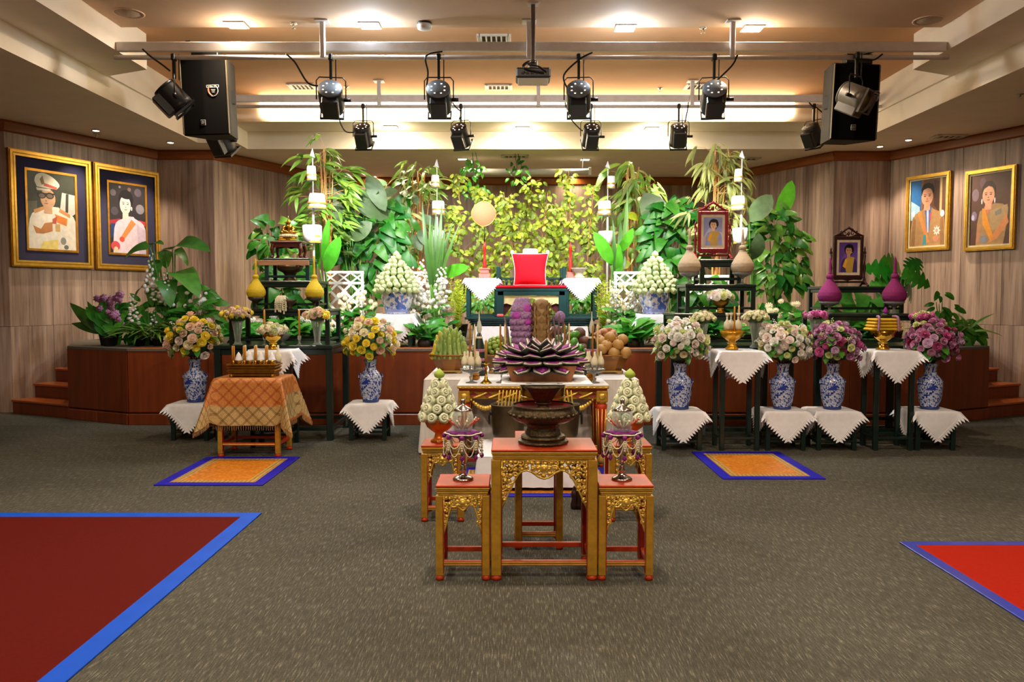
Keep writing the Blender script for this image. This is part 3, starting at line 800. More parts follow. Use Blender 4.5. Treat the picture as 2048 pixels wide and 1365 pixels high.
# ------------------------------------------------------------------ small shared meshes (leaves, flowers)
def leaf_mesh(name, m, outline, droop=.25, fold=.12, nseg=7, wave=0.0):
    """leaf along +Y from the origin, unit length; outline(t)->half width"""
    mb = MB(); vs = []; fs = []
    for i in range(nseg + 1):
        t = i / nseg; w_ = outline(t); y = t; z = -droop * t * t + .06 * math.sin(PI * t)
        wz = wave * math.sin(i * 2.1)
        vs += [(-w_, y, z + fold * w_ + wz), (0, y, z), (w_, y, z + fold * w_ - wz)]
    for i in range(nseg):
        a = i * 3
        fs += [(a, a + 1, a + 4, a + 3), (a + 1, a + 2, a + 5, a + 4)]
    mb.add(vs, fs, True)
    return mb.mesh(name, m)
def o_lance(w_): return lambda t: w_ * (math.sin(PI * min(1, t ** .75)) ** .9 if 0 < t < 1 else .0)
def o_oval(w_): return lambda t: w_ * (math.sin(PI * t) ** .6 if 0 < t < 1 else .0)
def o_heart(w_): return lambda t: w_ * (0.15 if t == 0 else max(0, (1 - t)) ** .5 * min(1, .6 + t * 3.6) * (1 - .1 * t))
def o_blade(w_): return lambda t: w_ * (.7 + .5 * t if t < .4 else max(0, .9 * (1 - ((t - .4) / .6) ** 1.6)))
def lobed_leaf(name, m, lobes=5, w_=.45, droop=.3):
    """monstera-like leaf: deep cuts along both edges"""
    mb = MB(); n = lobes * 4; L_ = []; 
    vs = []; fs = []
    for i in range(n + 1):
        t = i / n; env = max(0.02, (math.sin(PI * (t * .86 + .12))) ** .8)
        cut = 1.0 if (i % 4) in (1, 2) else (.45 if i % 4 == 0 else .8)
        ww = w_ * env * cut * (1 if i < n else .05)
        z = -droop * t * t
        vs += [(-ww, t - .12 * ww, z + .12 * ww - .2 * ww * ww), (0, t, z), (ww, t - .12 * ww, z + .12 * ww - .2 * ww * ww)]
    for i in range(n):
        a = i * 3; fs += [(a, a + 1, a + 4, a + 3), (a + 1, a + 2, a + 5, a + 4)]
    mb.add(vs, fs, True); return mb.mesh(name, m)
LF = {
    'bamboo': leaf_mesh('leaf', M_LF_BAMB, o_lance(.105), .3, .15, 6),
    'bamdry': leaf_mesh('leaf', M_LF_BAMD, o_lance(.08), .45, .15, 6),
    'yellow': leaf_mesh('leaf', M_LF_YEL, o_oval(.27), .15, .12, 5),
    'heart': leaf_mesh('leaf', M_LF_DARK, o_heart(.40), .3, .25, 10),
    'pothos': leaf_mesh('leaf', M_LF_VAR, o_heart(.34), .35, .25, 10),
    'mid': leaf_mesh('leaf', M_LF_MID, o_oval(.22), .3, .2, 6),
    'taro': leaf_mesh('leaf', leafm('taro_leaf', '4a8a30', .4, .2, .25), o_heart(.46), .35, .2, 8),
    'blade': leaf_mesh('leaf', M_LF_BLADE, o_blade(.035), .18, .2, 8),
    'banana': leaf_mesh('leaf', M_LF_BAN, o_oval(.17), .12, .15, 9, .006),
    'canna': leaf_mesh('leaf', M_LF_GREY, o_oval(.24), .12, .18, 9),
    'monstera': lobed_leaf('leaf', leafm('monstera_leaf', '2f7a1e', .28, .2), 5, .42),
    'fernleaf': leaf_mesh('leaf', leafm('nest_fern_leaf', '3f6a20', .4, .2), o_lance(.09), .3, .1, 8, .012),
    'strap': leaf_mesh('leaf', leafm('striped_strap_leaf', '5f8a34', .4, .5), o_lance(.055), .5, .2, 7),
    'hosta': leaf_mesh('leaf', leafm('hosta_leaf', '3a8a28', .35, .3), o_oval(.2), .45, .2, 6),
}
def rose_mesh(name, m, open_=1.0):
    """rings of cupped petals round a tight heart"""
    mb = MB()
    for ring, (n, r0, r1, z0, h, roll) in enumerate(((6, .3, .92, -.55, .6, .2), (5, .2, .68, -.4, .85, .16), (5, .15, .45, -.2, .85, .1))):
        wd = PI / n * 1.3
        for k in range(n):
            a0 = 2 * PI * k / n + ring * .6
            def f(u, v):
                a = a0 + (u * 2 - 1) * wd * (.75 + .25 * v); e = abs(u * 2 - 1)
                r = r0 + (r1 - r0) * v ** .7 + roll * max(0, v - .7) * 2 - .05 * (1 - e)
                return Vector((r * math.cos(a), r * math.sin(a), z0 + h * v - .16 * e * e * v - roll * 1.5 * max(0, v - .7)))
            mb.sheet(f, 3, 3)
    mb.lathe([(.25, -.1), (.26, .35), (.12, .5), (.16, .42), (.02, .34)], 7)
    return mb.mesh(name, m, fix=False)
def mum_mesh(name, m, n=11):
    mb = MB()
    for ring, (r, z, tilt) in enumerate(((1.0, .0, .15), (.75, .22, .5), (.42, .4, 1.0))):
        q = n - ring * 2
        for i in range(q):
            a = 2 * PI * i / q + ring * .3
            mb.add([(.1, -.1, z * .6), (r, -.16, z + tilt * r * .3), (r * 1.08, 0, z + tilt * r * .25), (r, .16, z + tilt * r * .3), (.1, .1, z * .6)], [(0, 1, 2, 3, 4)], False, Rz(a))
    mb.ball((0, 0, .05), (.5, .5, .4), 7, 4)
    return mb.mesh(name, m)
def carn_mesh(name, m):
    mb = MB()
    for k, (r, z) in enumerate(((1, 0), (.75, .25), (.45, .42))):
        def lobe(a, i, k=k): return 1 + (.16 * math.cos(7 * a + k) if i else 0)
        mb.lathe([(r * .3, z - .45), (r, z), (r * .75, z + .16)], 14, cap1=False, lobe=lobe, phase=k)
    mb.ball((0, 0, .4), (.3, .3, .2), 6, 4)
    return mb.mesh(name, m)
FL = {n: rose_mesh('rose', m) for n, m in (('white', M_P_WHITE), ('cream', M_P_CREAM), ('yellow', M_P_YEL), ('peach', M_P_PEACH), ('blush', M_P_BLUSH), ('lime', M_P_LIME), ('mauve', M_P_MAUVE), ('lilac', M_P_LILAC), ('wine', M_P_WINE), ('pink', M_P_PINK))}
MUM = {n: mum_mesh('chrysanthemum', m) for n, m in (('white', M_P_WHITE), ('cream', M_P_CREAM), ('yellow', M_P_YEL))}
CARN = {n: carn_mesh('carnation', m) for n, m in (('pink', M_P_PINK), ('cream', M_P_CREAM), ('yellow', M_P_YEL), ('peach', M_P_PEACH), ('lime', M_P_LIME), ('mauve', M_P_MAUVE))}
def lotus_bud(name, m):
    mb = MB()
    def lobe(a, i): return 1 + (.1 * math.cos(4 * a + i * .8) if 0 < i < 4 else 0)
    mb.lathe([(.2, -.75), (.75, -.45), (1.0, 0), (.8, .45), (.35, .85), (.04, 1.1)], 10, lobe=lobe)
    return mb.mesh(name, m)
BUD = lotus_bud('lotus_bud', M_P_LOTUS)
BUDG = lotus_bud('lotus_bud', petal('green_lotus_bud', 'a9c24a', .05))
def folded_lotus(name, m):
    """lotus with its outer petals folded into a round rosette with an open heart"""
    mb = MB()
    mb.lathe([(.3, -.7), (.8, -.45), (1.0, 0), (.92, .36), (.72, .52), (.55, .46), (.42, .2), (.2, .0)], 16, lobe=lambda a, i: 1 + (.07 * math.cos(6 * a + i * .9) if 1 < i < 6 else 0))
    mb.lathe([(.3, .0), (.4, .5), (.28, .68), (.16, .6), (.1, .2)], 10, lobe=lambda a, i: 1 + (.14 * math.cos(4 * a) if i else 0))
    for k in range(6):
        a = 2 * PI * k / 6
        mb.sheet(lambda u, v, a=a: Vector(((.98 + .1 * v) * math.cos(a + (u - .5) * .95), (.98 + .1 * v) * math.sin(a + (u - .5) * .95), -.45 + .85 * v - .5 * (u - .5) ** 2 * 2)), 3, 2)
    return mb.mesh(name, m, fix=False)
FOLD = folded_lotus('folded_lotus', M_P_FOLD)
def spike_mesh(name, m, n=22):
    mb = MB()
    for i in range(n):
        t = i / n; a = i * 2.4; r = .12 * (1 - t * .75)
        mb.ball((r * math.cos(a), r * math.sin(a), .12 + t * .88), (.055 * (1.1 - t * .7),) * 3, 5, 4)
    return mb.mesh(name, m)
SPIKE = spike_mesh('flower_spike', M_P_WHITE); SPIKEL = spike_mesh('flower_spike', M_P_LIME)

# ------------------------------------------------------------------ furniture builders
def framed_table(name, label, x0, x1, y0, y1, z0, z1, m, leg=.05, top=.035, cat='table', rung=None, apron=.06, group=None, rungh=.12, inset=.0):
    """square-legged table; everything in its own frame, base at z0"""
    W, D, Hh = x1 - x0, y1 - y0, z1 - z0
    t = thing(name, label, cat, ((x0 + x1) / 2, (y0 + y1) / 2, z0), group=group)
    MB().box((0, 0, Hh - top / 2), (W, D, top), ch=.006).build('table_top', m, t)
    lx, ly = W / 2 - leg / 2 - .006 - inset, D / 2 - leg / 2 - .006 - inset
    lm = MB().box((0, 0, (Hh - top) / 2), (leg, leg, Hh - top), ch=.004).mesh('leg', m)
    for i in (-1, 1):
        for j in (-1, 1): O('leg', lm, t, (i * lx, j * ly, 0))
    ax = MB().box((0, 0, 0), (2 * lx - leg, leg * .5, apron), ch=.003).mesh('apron', m)
    ay = MB().box((0, 0, 0), (leg * .5, 2 * ly - leg, apron), ch=.003).mesh('apron', m)
    for i in (-1, 1):
        O('apron', ax, t, (0, i * ly, Hh - top - apron / 2 - .001)); O('apron', ay, t, (i * lx, 0, Hh - top - apron / 2 - .001))
    rt = leg * .55
    rx = MB().box((0, 0, 0), (2 * lx - leg, rt, rt), ch=.003).mesh('stretcher', m)
    ry = MB().box((0, 0, 0), (rt, 2 * ly - leg, rt), ch=.003).mesh('stretcher', m)
    for i in (-1, 1):
        O('stretcher', rx, t, (0, i * ly, rungh)); O('stretcher', ry, t, (i * lx, 0, rungh))
    return t

def diamond_cloth(label, cx, cy, z, a, b, D, parent=None, mc=None, teeth=22, group=None, name='lace_cloth'):
    """square cloth turned 45 degrees over a table of half sizes a, b; its corners hang down the four sides"""
    t = thing(name, label, 'tablecloth', (cx, cy, z), group=group)
    seed = random.random() * 6
    def f(u, v, up=0.0):
        cu = max(-a, min(a, u)); cv = max(-b, min(b, v)); ou, ov = u - cu, v - cv
        h = math.hypot(ou, ov)
        if h < 1e-6: return Vector((u, v, .004 + up))
        dx, dy = ou / h, ov / h
        e = .008 + h * (.10 + .9 * min(abs(dx), abs(dy)) * 1.4) + .05 * h * math.sin(7 * (u - v) + seed) * min(1, h * 6)
        return Vector((cu + dx * e, cv + dy * e, .004 - h + up + .01 * (1 if h < .02 else 1)))
    N = 26
    m = MB()
    m.sheet(lambda s, q: f((s - .5 + q - .5) * D, (s - q) * D), N, N)
    m.build('cloth_sheet', mc or M_CLOTH, t, fix=False)
    # saw-tooth lace along the four edges
    m = MB(); n = teeth
    for sx, sy in ((1, 1), (1, -1), (-1, -1), (-1, 1)):
        for i in range(n):
            t0, t1 = i / n, (i + 1) / n; tm = (t0 + t1) / 2
            def E(q, ex): return f(sx * D * (1 - q) + sx * ex * .7, sy * D * q + sy * ex * .7)
            w_ = D * .085
            m.add([E(t0, -.004), E(t1, -.004), E(t1 * .75 + tm * .25, w_ * .35), E(tm, w_), E(t0 * .75 + tm * .25, w_ * .35)], [(0, 1, 2, 3, 4)], False)
    m.build('lace_edging', M_LACE, t, fix=False)
    # a raised hem line inside the lace
    m = MB()
    for sx, sy in ((1, 1), (1, -1), (-1, -1), (-1, 1)):
        m.tube([f(sx * (D - .02) * (1 - q / 20), sy * (D - .02) * q / 20, .002) for q in range(21)], .003, 4, caps=False)
    m.build('hem', M_LACE, t, fix=False)
    return t

def m_porcelain():
    k = NT('blue_white_porcelain', .12)
    v = k.coord((1, 1, 1)); s_ = k.sep(v)
    n1 = k.noise(k.coord((46, 46, 34)), 1.0, 5, .65)
    vo = k.n('ShaderNodeTexVoronoi'); vo.inputs['Scale'].default_value = 40; k.l(v, vo.inputs['Vector'])
    n3 = k.noise(k.coord((11, 11, 9)), 1.0, 3)
    f = k.math('ADD', n1, k.math('MULTIPLY', vo.outputs[0], .28))
    c = k.ramp(f, [(.50, '1a2a6e'), (.585, '3a529c'), (.63, 'a9b3cc'), (.71, 'cdd2dc'), (.76, '3a54a0')])
    c = k.mix(k.math('GREATER_THAN', n3, .63), c, '24398c')
    k.base(c)
    return k.m
M_PORC = m_porcelain()
def m_jar():
    k = NT('pale_porcelain', .12)
    v = k.coord((1, 1, 1)); s_ = k.sep(v)
    n1 = k.noise(k.coord((22, 22, 22)), 1.0, 4, .6)
    n3 = k.noise(k.coord((8, 8, 9)), 1.0, 2)
    c = k.ramp(n1, [(.40, '5b74bc'), (.47, 'aab4d6'), (.52, 'dcdce4'), (.7, 'e4e2e6')])
    c = k.mix(k.math('GREATER_THAN', n3, .59), c, '4b69bd')
    band = k.math('LESS_THAN', k.math('ABSOLUTE', k.math('SUBTRACT', s_[2], .035)), .018)
    c = k.mix(band, c, '8a98d2')
    k.base(c); return k.m
M_JAR = m_jar()
def vase(label, x, y, z, h, group=None):
    t = thing('porcelain_vase', label, 'vase', (x, y, z), group=group)
    s_ = h / .46
    pr = [(.078, 0), (.084, .006), (.083, .02), (.08, .028), (.1, .07), (.112, .14), (.118, .21), (.117, .26), (.105, .30), (.078, .33), (.06, .35), (.056, .38), (.06, .42), (.07, .45), (.076, .46), (.068, .458), (.05, .41), (.048, .37)]
    MB().lathe([(r * s_, q * s_) for r, q in pr], 28, cap1=True).build('body', M_PORC, t)
    MB().lathe([(.084 * s_, .0), (.088 * s_, .004), (.088 * s_, .02), (.082 * s_, .026)], 28).build('foot_ring', mat('cobalt_glaze', '2b3c78', .15), t)
    for i in (-1, 1):
        MB().tube(crv([(i * .100 * s_, 0, .30 * s_), (i * .122 * s_, 0, .29 * s_), (i * .126 * s_, 0, .26 * s_), (i * .112 * s_, 0, .25 * s_)], 4), .008 * s_, 6).build('handle', M_PORC, t)
    return t
def bouquet(label, c, rad, kinds, n, size, leaves=14, zs=1.0, extra=0, low=-.55, leafk='mid', name='bouquet', neck=None, group=None, spk=SPIKE):
    """flowers set on the outside of a rounded dome, each a part; foliage and stems below"""
    t = thing(name, label, 'bouquet', tuple(c), group=group)
    names = [k for k, w_ in kinds for _ in range(w_)]
    ga = PI * (3 - math.sqrt(5)); off = U(0, 6)
    for i in range(n):
        q = 1 - (1 - low) * (i + .5) / n
        r = math.sqrt(max(0, 1 - q * q)); a = i * ga + off
        d = Vector((r * math.cos(a), r * math.sin(a), q * zs))
        k = random.choice(names); s_ = size * U(.72, 1.2)
        src, nm_ = (FL, 'rose')
        if k.startswith('m_'): src, nm_, k = MUM, 'chrysanthemum', k[2:]
        elif k.startswith('c_'): src, nm_, k = CARN, 'carnation', k[2:]
        O(nm_, src[k], t, tuple(d * rad * U(.76, 1.08)), (aim(d + Vector((U(-.2, .2), U(-.35, 0), U(-.1, .3))))), s_)
    for i in range(leaves):
        a = U(0, 2 * PI); q = U(low, .8); r = math.sqrt(max(0, 1 - q * q)); d = Vector((r * math.cos(a), r * math.sin(a), q * zs))
        e = d.to_track_quat('Y', 'Z').to_euler()
        O('leaf', LF[leafk].copy() if False else LF[leafk], t, tuple(d * rad * .5), e, rad * U(.45, .72))
    for i in range(extra):
        a = U(0, 2 * PI); q = U(.1, .9); r = math.sqrt(1 - q * q); d = Vector((r * math.cos(a), r * math.sin(a), q * zs))
        O('flower_spike', spk, t, tuple(d * rad * .5), aim(d), rad * U(.65, .85))
    m = MB()
    nz = neck if neck else -rad * .95
    for i in range(9):
        a = 2 * PI * i / 9; m.tube([(.025 * math.cos(a), .025 * math.sin(a), nz), (rad * .5 * math.cos(a), rad * .5 * math.sin(a), -rad * .1)], .005, 5)
    m.ball((0, 0, -.05 * rad), (rad * .66, rad * .66, rad * .66 * zs), 10, 6)
    m.build('stems', M_STEMD, t)
    return t
def candle(parent, x, y, z, h, r, m, nm_='candle'):
    return MB().lathe([(r, 0), (r * .95, h * .95), (r * .5, h), (r * .12, h * 1.0), (r * .12, h * 1.03)], 10).build(nm_, m, parent, (x, y, z))
# ------------------------------------------------------------------ red and gold altar stands at the front
def scroll(m, cx, cz, r, turns, flip=1, y=0, th=.006, start=0):
    pts = []
    for k in range(14):
        t = k / 13; a = start + turns * 2 * PI * t * flip; rr = r * (1 - t * .85)
        pts.append((cx + rr * math.cos(a), y, cz + rr * math.sin(a)))
    m.tube(pts, [th * (1 - .5 * k / 13) for k in range(14)], 5)
def altar_stand(label, cx, y0, W, D, Hh, leg=.05, arch=.16, rz=0, group=None):
    t = thing('altar_stand', label, 'stand', (cx, y0 + D / 2, 0), group=group)
    lx, ly = W / 2 - leg / 2, D / 2 - leg / 2
    MB().box((0, 0, Hh - .006), (W, D, .012), ch=.004).build('table_top', M_REDLAC, t)
    # stepped gilded moulding under the top
    for k in range(4):
        q = .004 * k
        m = MB()
        for i in (-1, 1):
            m.box((0, i * (D / 2 - .008 - q), Hh - .018 - k * .011), (W - 2 * q, .016, .009), ch=.003)
            m.box((i * (W / 2 - .008 - q), 0, Hh - .018 - k * .011), (.016, D - .032 - 2 * q, .009), ch=.003)
        m.build('moulding', M_GOLDL if k % 2 == 0 else M_GOLD, t)
    MB().box((0, 0, Hh - .032), (W - .03, D - .03, .04)).build('frame_core', M_REDDK, t)
    lh = Hh - .055
    for i in (-1, 1):
        for j in (-1, 1):
            lo = MB().box((0, 0, .025 + (lh - .025) / 2), (leg, leg, lh - .025), ch=.004).build('leg', M_GOLD, t, (i * lx, j * ly, 0))
            MB().box((-i * (leg / 2 + .001), 0, .02 + lh / 2 - .01), (.003, leg * .9, lh - .06)).build('red_face', M_REDDK, lo)
            MB().box((0, -j * (leg / 2 + .001), .02 + lh / 2 - .01), (leg * .9, .003, lh - .06)).build('red_face', M_REDDK, lo)
            MB().lathe([(leg * .5, 0), (leg * .6, .012), (leg * .5, .026)], 12).build('foot', M_REDLAC, lo)
    iw = 2 * lx - leg
    for j in (-1, 1):
        s_ = MB().box((0, 0, 0), (iw, leg * .6, .026), ch=.003).build('stretcher', M_REDLAC, t, (0, j * ly, .09))
        MB().box((0, j * leg * .31, .006), (iw, .004, .007)).box((0, j * leg * .31, -.006), (iw, .004, .006)).build('gilt_line', M_GOLDL, s_)
        s_ = MB().box((0, 0, 0), (leg * .6, 2 * ly - leg, .026), ch=.003).build('stretcher', M_REDLAC, t, (j * lx, 0, .09))
    # carved arched apron, front and back
    zt = Hh - .056; hw = iw / 2
    n = 16
    for side in (-1, 1):
        ap = MB()
        y = side * (D / 2 - leg * .45)
        top_z = zt
        # border line following the arch
        def arch_z(u):  # u -1..1 -> lower edge height
            au = abs(u)
            return zt - arch * (.42 + .12 * math.cos(u * PI * 2.4) * (1 if au < .6 else .3)) - (arch * .95 * max(0, (au - .62) / .38) ** 1.1)
        pts = [(u * hw, y, arch_z(u)) for u in [k / 20 * 2 - 1 for k in range(21)]]
        ap.tube(pts, .006, 5); ap.tube([(-hw, y, zt - .004), (hw, y, zt - .004)], .006, 5)
        for i in (-1, 1): ap.tube([(i * hw * .985, y, zt), (i * hw * .985, y, arch_z(1.0))], .006, 5)
        cols = max(8, int(iw / .03))
        for k in range(cols):
            u = (k + .5) / cols * 2 - 1; zl = arch_z(u); hgt = zt - zl
            rows = max(2, round(hgt / .034))
            for q in range(rows):
                zc = zt - hgt * (q + .5) / rows; r = min(hw / cols * 1.15, hgt / rows * .62)
                scroll(ap, u * hw, zc, r, 1.3, 1 if (k + q) % 2 else -1, y, .0065, U(0, 6))
                ap.ball((u * hw + U(-.006, .006), y + side * .003, zc + U(-.004, .004)), (r * U(.5, .8), .008, r * U(.4, .7)), 6, 4)
        # centre mask
        ap.ball((0, y, zt - arch * .25), (.03, .012, .026), 8, 6); ap.ball((0, y + side * .008, zt - arch * .25), (.014, .008, .012), 7, 5)
        for i in (-1, 1): ap.ball((i * .028, y, zt - arch * .22), (.016, .009, .014), 7, 5); scroll(ap, i * .05, zt - arch * .28, .026, 1.2, i, y, .008)
        ap.build('carved_apron', M_GOLDL, t)
    bk = MB()
    for side in (-1, 1):
        y = side * (D / 2 - leg * .55)
        for k in range(16):
            u0, u1 = k / 16 * 2 - 1, (k + 1) / 16 * 2 - 1
            bk.add([(u0 * hw, y, zt), (u1 * hw, y, zt), (u1 * hw, y, arch_z(u1)), (u0 * hw, y, arch_z(u0))], [(0, 1, 2, 3)])
    sd = MB()
    for i in (-1, 1):
        sd.box((i * (W / 2 - leg * .5), 0, zt - .035), (.012, 2 * ly - leg, .07), ch=.003)
    sd.build('side_apron', M_GOLD, t)
    return t
ZT = .70
XC = at(1091, 0, 4.16).x
altar_stand('large red topped gold altar stand holding the bronze pedestal bowl', XC, 4.16, .56, .37, ZT, .052, .19)
altar_stand('small gold altar stand, front left, under a garlanded glass jar', at(923, 0, 4.16).x - .004, 4.16, .285, .28, .51, .04, .15)
altar_stand('small gold altar stand, front right, under a garlanded glass jar', at(1256, 0, 4.16).x + .012, 4.16, .29, .28, .51, .04, .15)
altar_stand('small gold altar stand, rear left, under the orange bowl of folded lotus', at(880, 0, 5.27).x, 5.27, .285, .30, .515, .042, .15)
altar_stand('small gold altar stand, rear right, under the orange bowl of folded lotus', at(1269, 0, 5.27).x, 5.27, .285, .30, .515, .042, .15)
altar_stand('slender tall gold altar stand behind the large one, holding the gold pedestal', at(1080, 0, 4.68).x, 4.68, .285, .26, .67, .04, .10)

# bronze pedestal bowl and goblet
bx, by = at(1088, 0, 4.36).x, 4.36
t = thing('bronze_pedestal_bowl', 'wide dark bronze pedestal bowl with red lining on the large stand', 'bowl', (bx, by, ZT))
oc = dict(seg=12, phase=PI / 12)
MB().lathe([(.135, 0), (.142, .012), (.14, .02), (.122, .026), (.126, .036), (.12, .046), (.10, .052), (.095, .075), (.088, .09), (.095, .11), (.11, .118)], 12, phase=PI / 12, smooth=False).build('foot', M_BRONZE, t)
MB().lathe([(.09, .112), (.13, .118), (.165, .135), (.183, .155), (.185, .172), (.172, .188), (.168, .204), (.174, .212), (.164, .216), (.157, .2), (.15, .16)], 24, cap1=False).build('bowl', M_BRONZE, t)
MB().lathe([(.158, .208), (.152, .198), (.12, .19), (.02, .188)], 24, cap0=False).build('lining', mat('red_velvet_lining', '98101c', .8, sheen=.3), t)
m = MB()
for k in range(24):
    a = 2 * PI * k / 24; m.ball((.181 * math.cos(a), .181 * math.sin(a), .164), (.016, .016, .012), 6, 4)
m.build('bead_band', M_BRONZE, t)
t = thing('bronze_goblet', 'dark bronze fluted goblet standing inside the pedestal bowl', 'goblet', (bx, by, ZT + .1415))
def fl(a, i): return 1 + .04 * math.cos(12 * a)
MB().lathe([(.055, 0), (.06, .01), (.052, .025), (.042, .04), (.046, .05), (.03, .06), (.028, .075), (.04, .085), (.06, .112), (.085, .145), (.105, .17), (.108, .182), (.10, .182), (.06, .13)], 24, lobe=fl).build('body', M_BRONZE, t)
for z, r in ((.045, .05), (.08, .04), (.172, .11)):
    MB().lathe([(r, z - .006), (r + .006, z), (r, z + .006)], 24).build('ring', M_BRONZE, t)
zg = ZT + .1415 + .182
# gold pedestal behind it
t = thing('gold_pedestal_bowl', 'gilded pedestal bowl on the slender stand behind the bronze goblet', 'bowl', (at(1087, 0, 4.81).x, 4.81, .67))
def fl2(a, i): return 1 + .05 * math.cos(16 * a)
MB().lathe([(.1, 0), (.105, .015), (.09, .03), (.075, .05), (.085, .07), (.07, .09), (.06, .11), (.08, .13), (.11, .17), (.125, .21), (.135, zg - .67 - .003), (.12, zg - .67 - .003)], 32, lobe=fl2).build('body', M_BRASS, t)
MB().lathe([(.13, .225), (.138, .232), (.132, .24)], 32).build('rim_band', M_GOLDL, t)
# white board carrying the wooden tray
t = thing('white_board', 'thin white card sheet lying across the goblet and gold pedestal', 'board', (at(1092, 0, 4.6).x, 4.60, zg))
MB().box((0, -.02, .003), (.5, .50, .006), ch=.001).build('sheet', M_CLOTH, t)
for i in (-1, 1): MB().box((i * .085 - .015, -.25, .0068), (.03, .03, .001)).build('grey_tape', mat('grey_tape', '8f8f94', .5), t)
zb = zg + .0065
tx, ty = at(1082, 0, 4.6).x, 4.6
t = thing('wooden_tray', 'flared wooden tray box under the purple leaf lotus', 'tray', (tx, ty, zb))
M_TRAYW = m_wood('oiled_teak', '5e3310', '8a5220', 'a86a30', (14, 14, 1.2), .35)
def tray_side(rot, L0, L1, d0, d1, h):
    m = MB(); m.add([(-L0, -d0, 0), (L0, -d0, 0), (L1, -d1, h), (-L1, -d1, h), (-L0 + .008, -d0 + .012, 0), (L0 - .008, -d0 + .012, 0), (L1 - .008, -d1 + .012, h), (-L1 + .008, -d1 + .012, h)],
                    [(0, 1, 2, 3), (5, 4, 7, 6), (0, 3, 7, 4), (1, 5, 6, 2), (3, 2, 6, 7), (0, 4, 5, 1)], False, Rz(rot)); return m
for k in range(4): tray_side(k * PI / 2, .165, .195, .165, .195, .09).build('side_board', M_TRAYW, t)
MB().box((0, 0, .006), (.32, .32, .01)).build('bottom_board', M_TRAYW, t)
# lotus of folded purple and white leaf petals, dark green backs
t = thing('leaf_lotus', 'large folded leaf lotus with purple petals edged white and dark green', 'arrangement', (tx, ty, zb + .085))
M_PURP = mat('purple_petals', '7c1078', .7, var=.3, scale=90, bump=.6, bscale=160)
M_PALEP = mat('pale_mauve_petals', 'a578a2', .7, var=.3, scale=90, bump=.6, bscale=160)
M_DKLEAF = mat('folded_dark_leaf', '14241a', .38, var=.25, scale=20)
M_PWH = mat('white_stitched_edge', 'd8d4c0', .7, var=.12, scale=80)
def lotus_petal(L, W_, mp):
    def out(s_, off, z):
        pts = []
        for k in range(11):
            q = k / 10; wq = W_ * s_ * math.sin(PI * min(1, q * .62 + .16)) ** 1.0 * (1 if q < .72 else max(0, 1 - (q - .72) / .28) ** .9)
            pts.append((wq, off + q * (L * s_ + (1 - s_) * L * .62), z + .16 * L * q * q))
        return pts
    def plate(mb, s_, off, z, th):
        p = out(s_, off, z); vs = []; fs = []
        for x, y, zz in p: vs += [(-x, y, zz), (x, y, zz), (-x, y, zz - th), (x, y, zz - th)]
        for k in range(10):
            a = k * 4; fs += [(a, a + 1, a + 5, a + 4), (a + 2, a + 6, a + 7, a + 3), (a, a + 4, a + 6, a + 2), (a + 1, a + 3, a + 7, a + 5)]
        mb.add(vs, fs, False); return mb
    return (plate(MB(), 1.0, 0, 0, .008).mesh('petal', M_DKLEAF), plate(MB(), .86, L * .03, .006, .008).mesh('white_edge', M_PWH), plate(MB(), .62, L * .05, .011, .008).mesh('purple_face', mp))
PTL = lotus_petal(.17, .056, M_PURP); PT1 = lotus_petal(.135, .056, M_PURP); PTS = lotus_petal(.115, .04, M_PALEP)
for ring, (n, r, el, z, set_) in enumerate(((12, .150, -.62, .022, PT1), (12, .118, -.25, .034, PTL), (11, .09, -.02, .042, PTL), (10, .06, .2, .047, PTL), (8, .05, .62, .04, PTS), (6, .03, .95, .045, PTS))):
    for k in range(n):
        a = 2 * PI * k / n + ring * .29
        e = (Rz(a) @ Rx(el)).to_euler()
        p = O('petal', set_[0], t, (-r * math.sin(a), r * math.cos(a), z), e)
        O('white_edge', set_[1], p); O('purple_face', set_[2], p)
MB().lathe([(.15, -.03), (.16, .01), (.12, .035), (.05, .06), (.01, .07)], 20).build('core', M_DKLEAF, t)

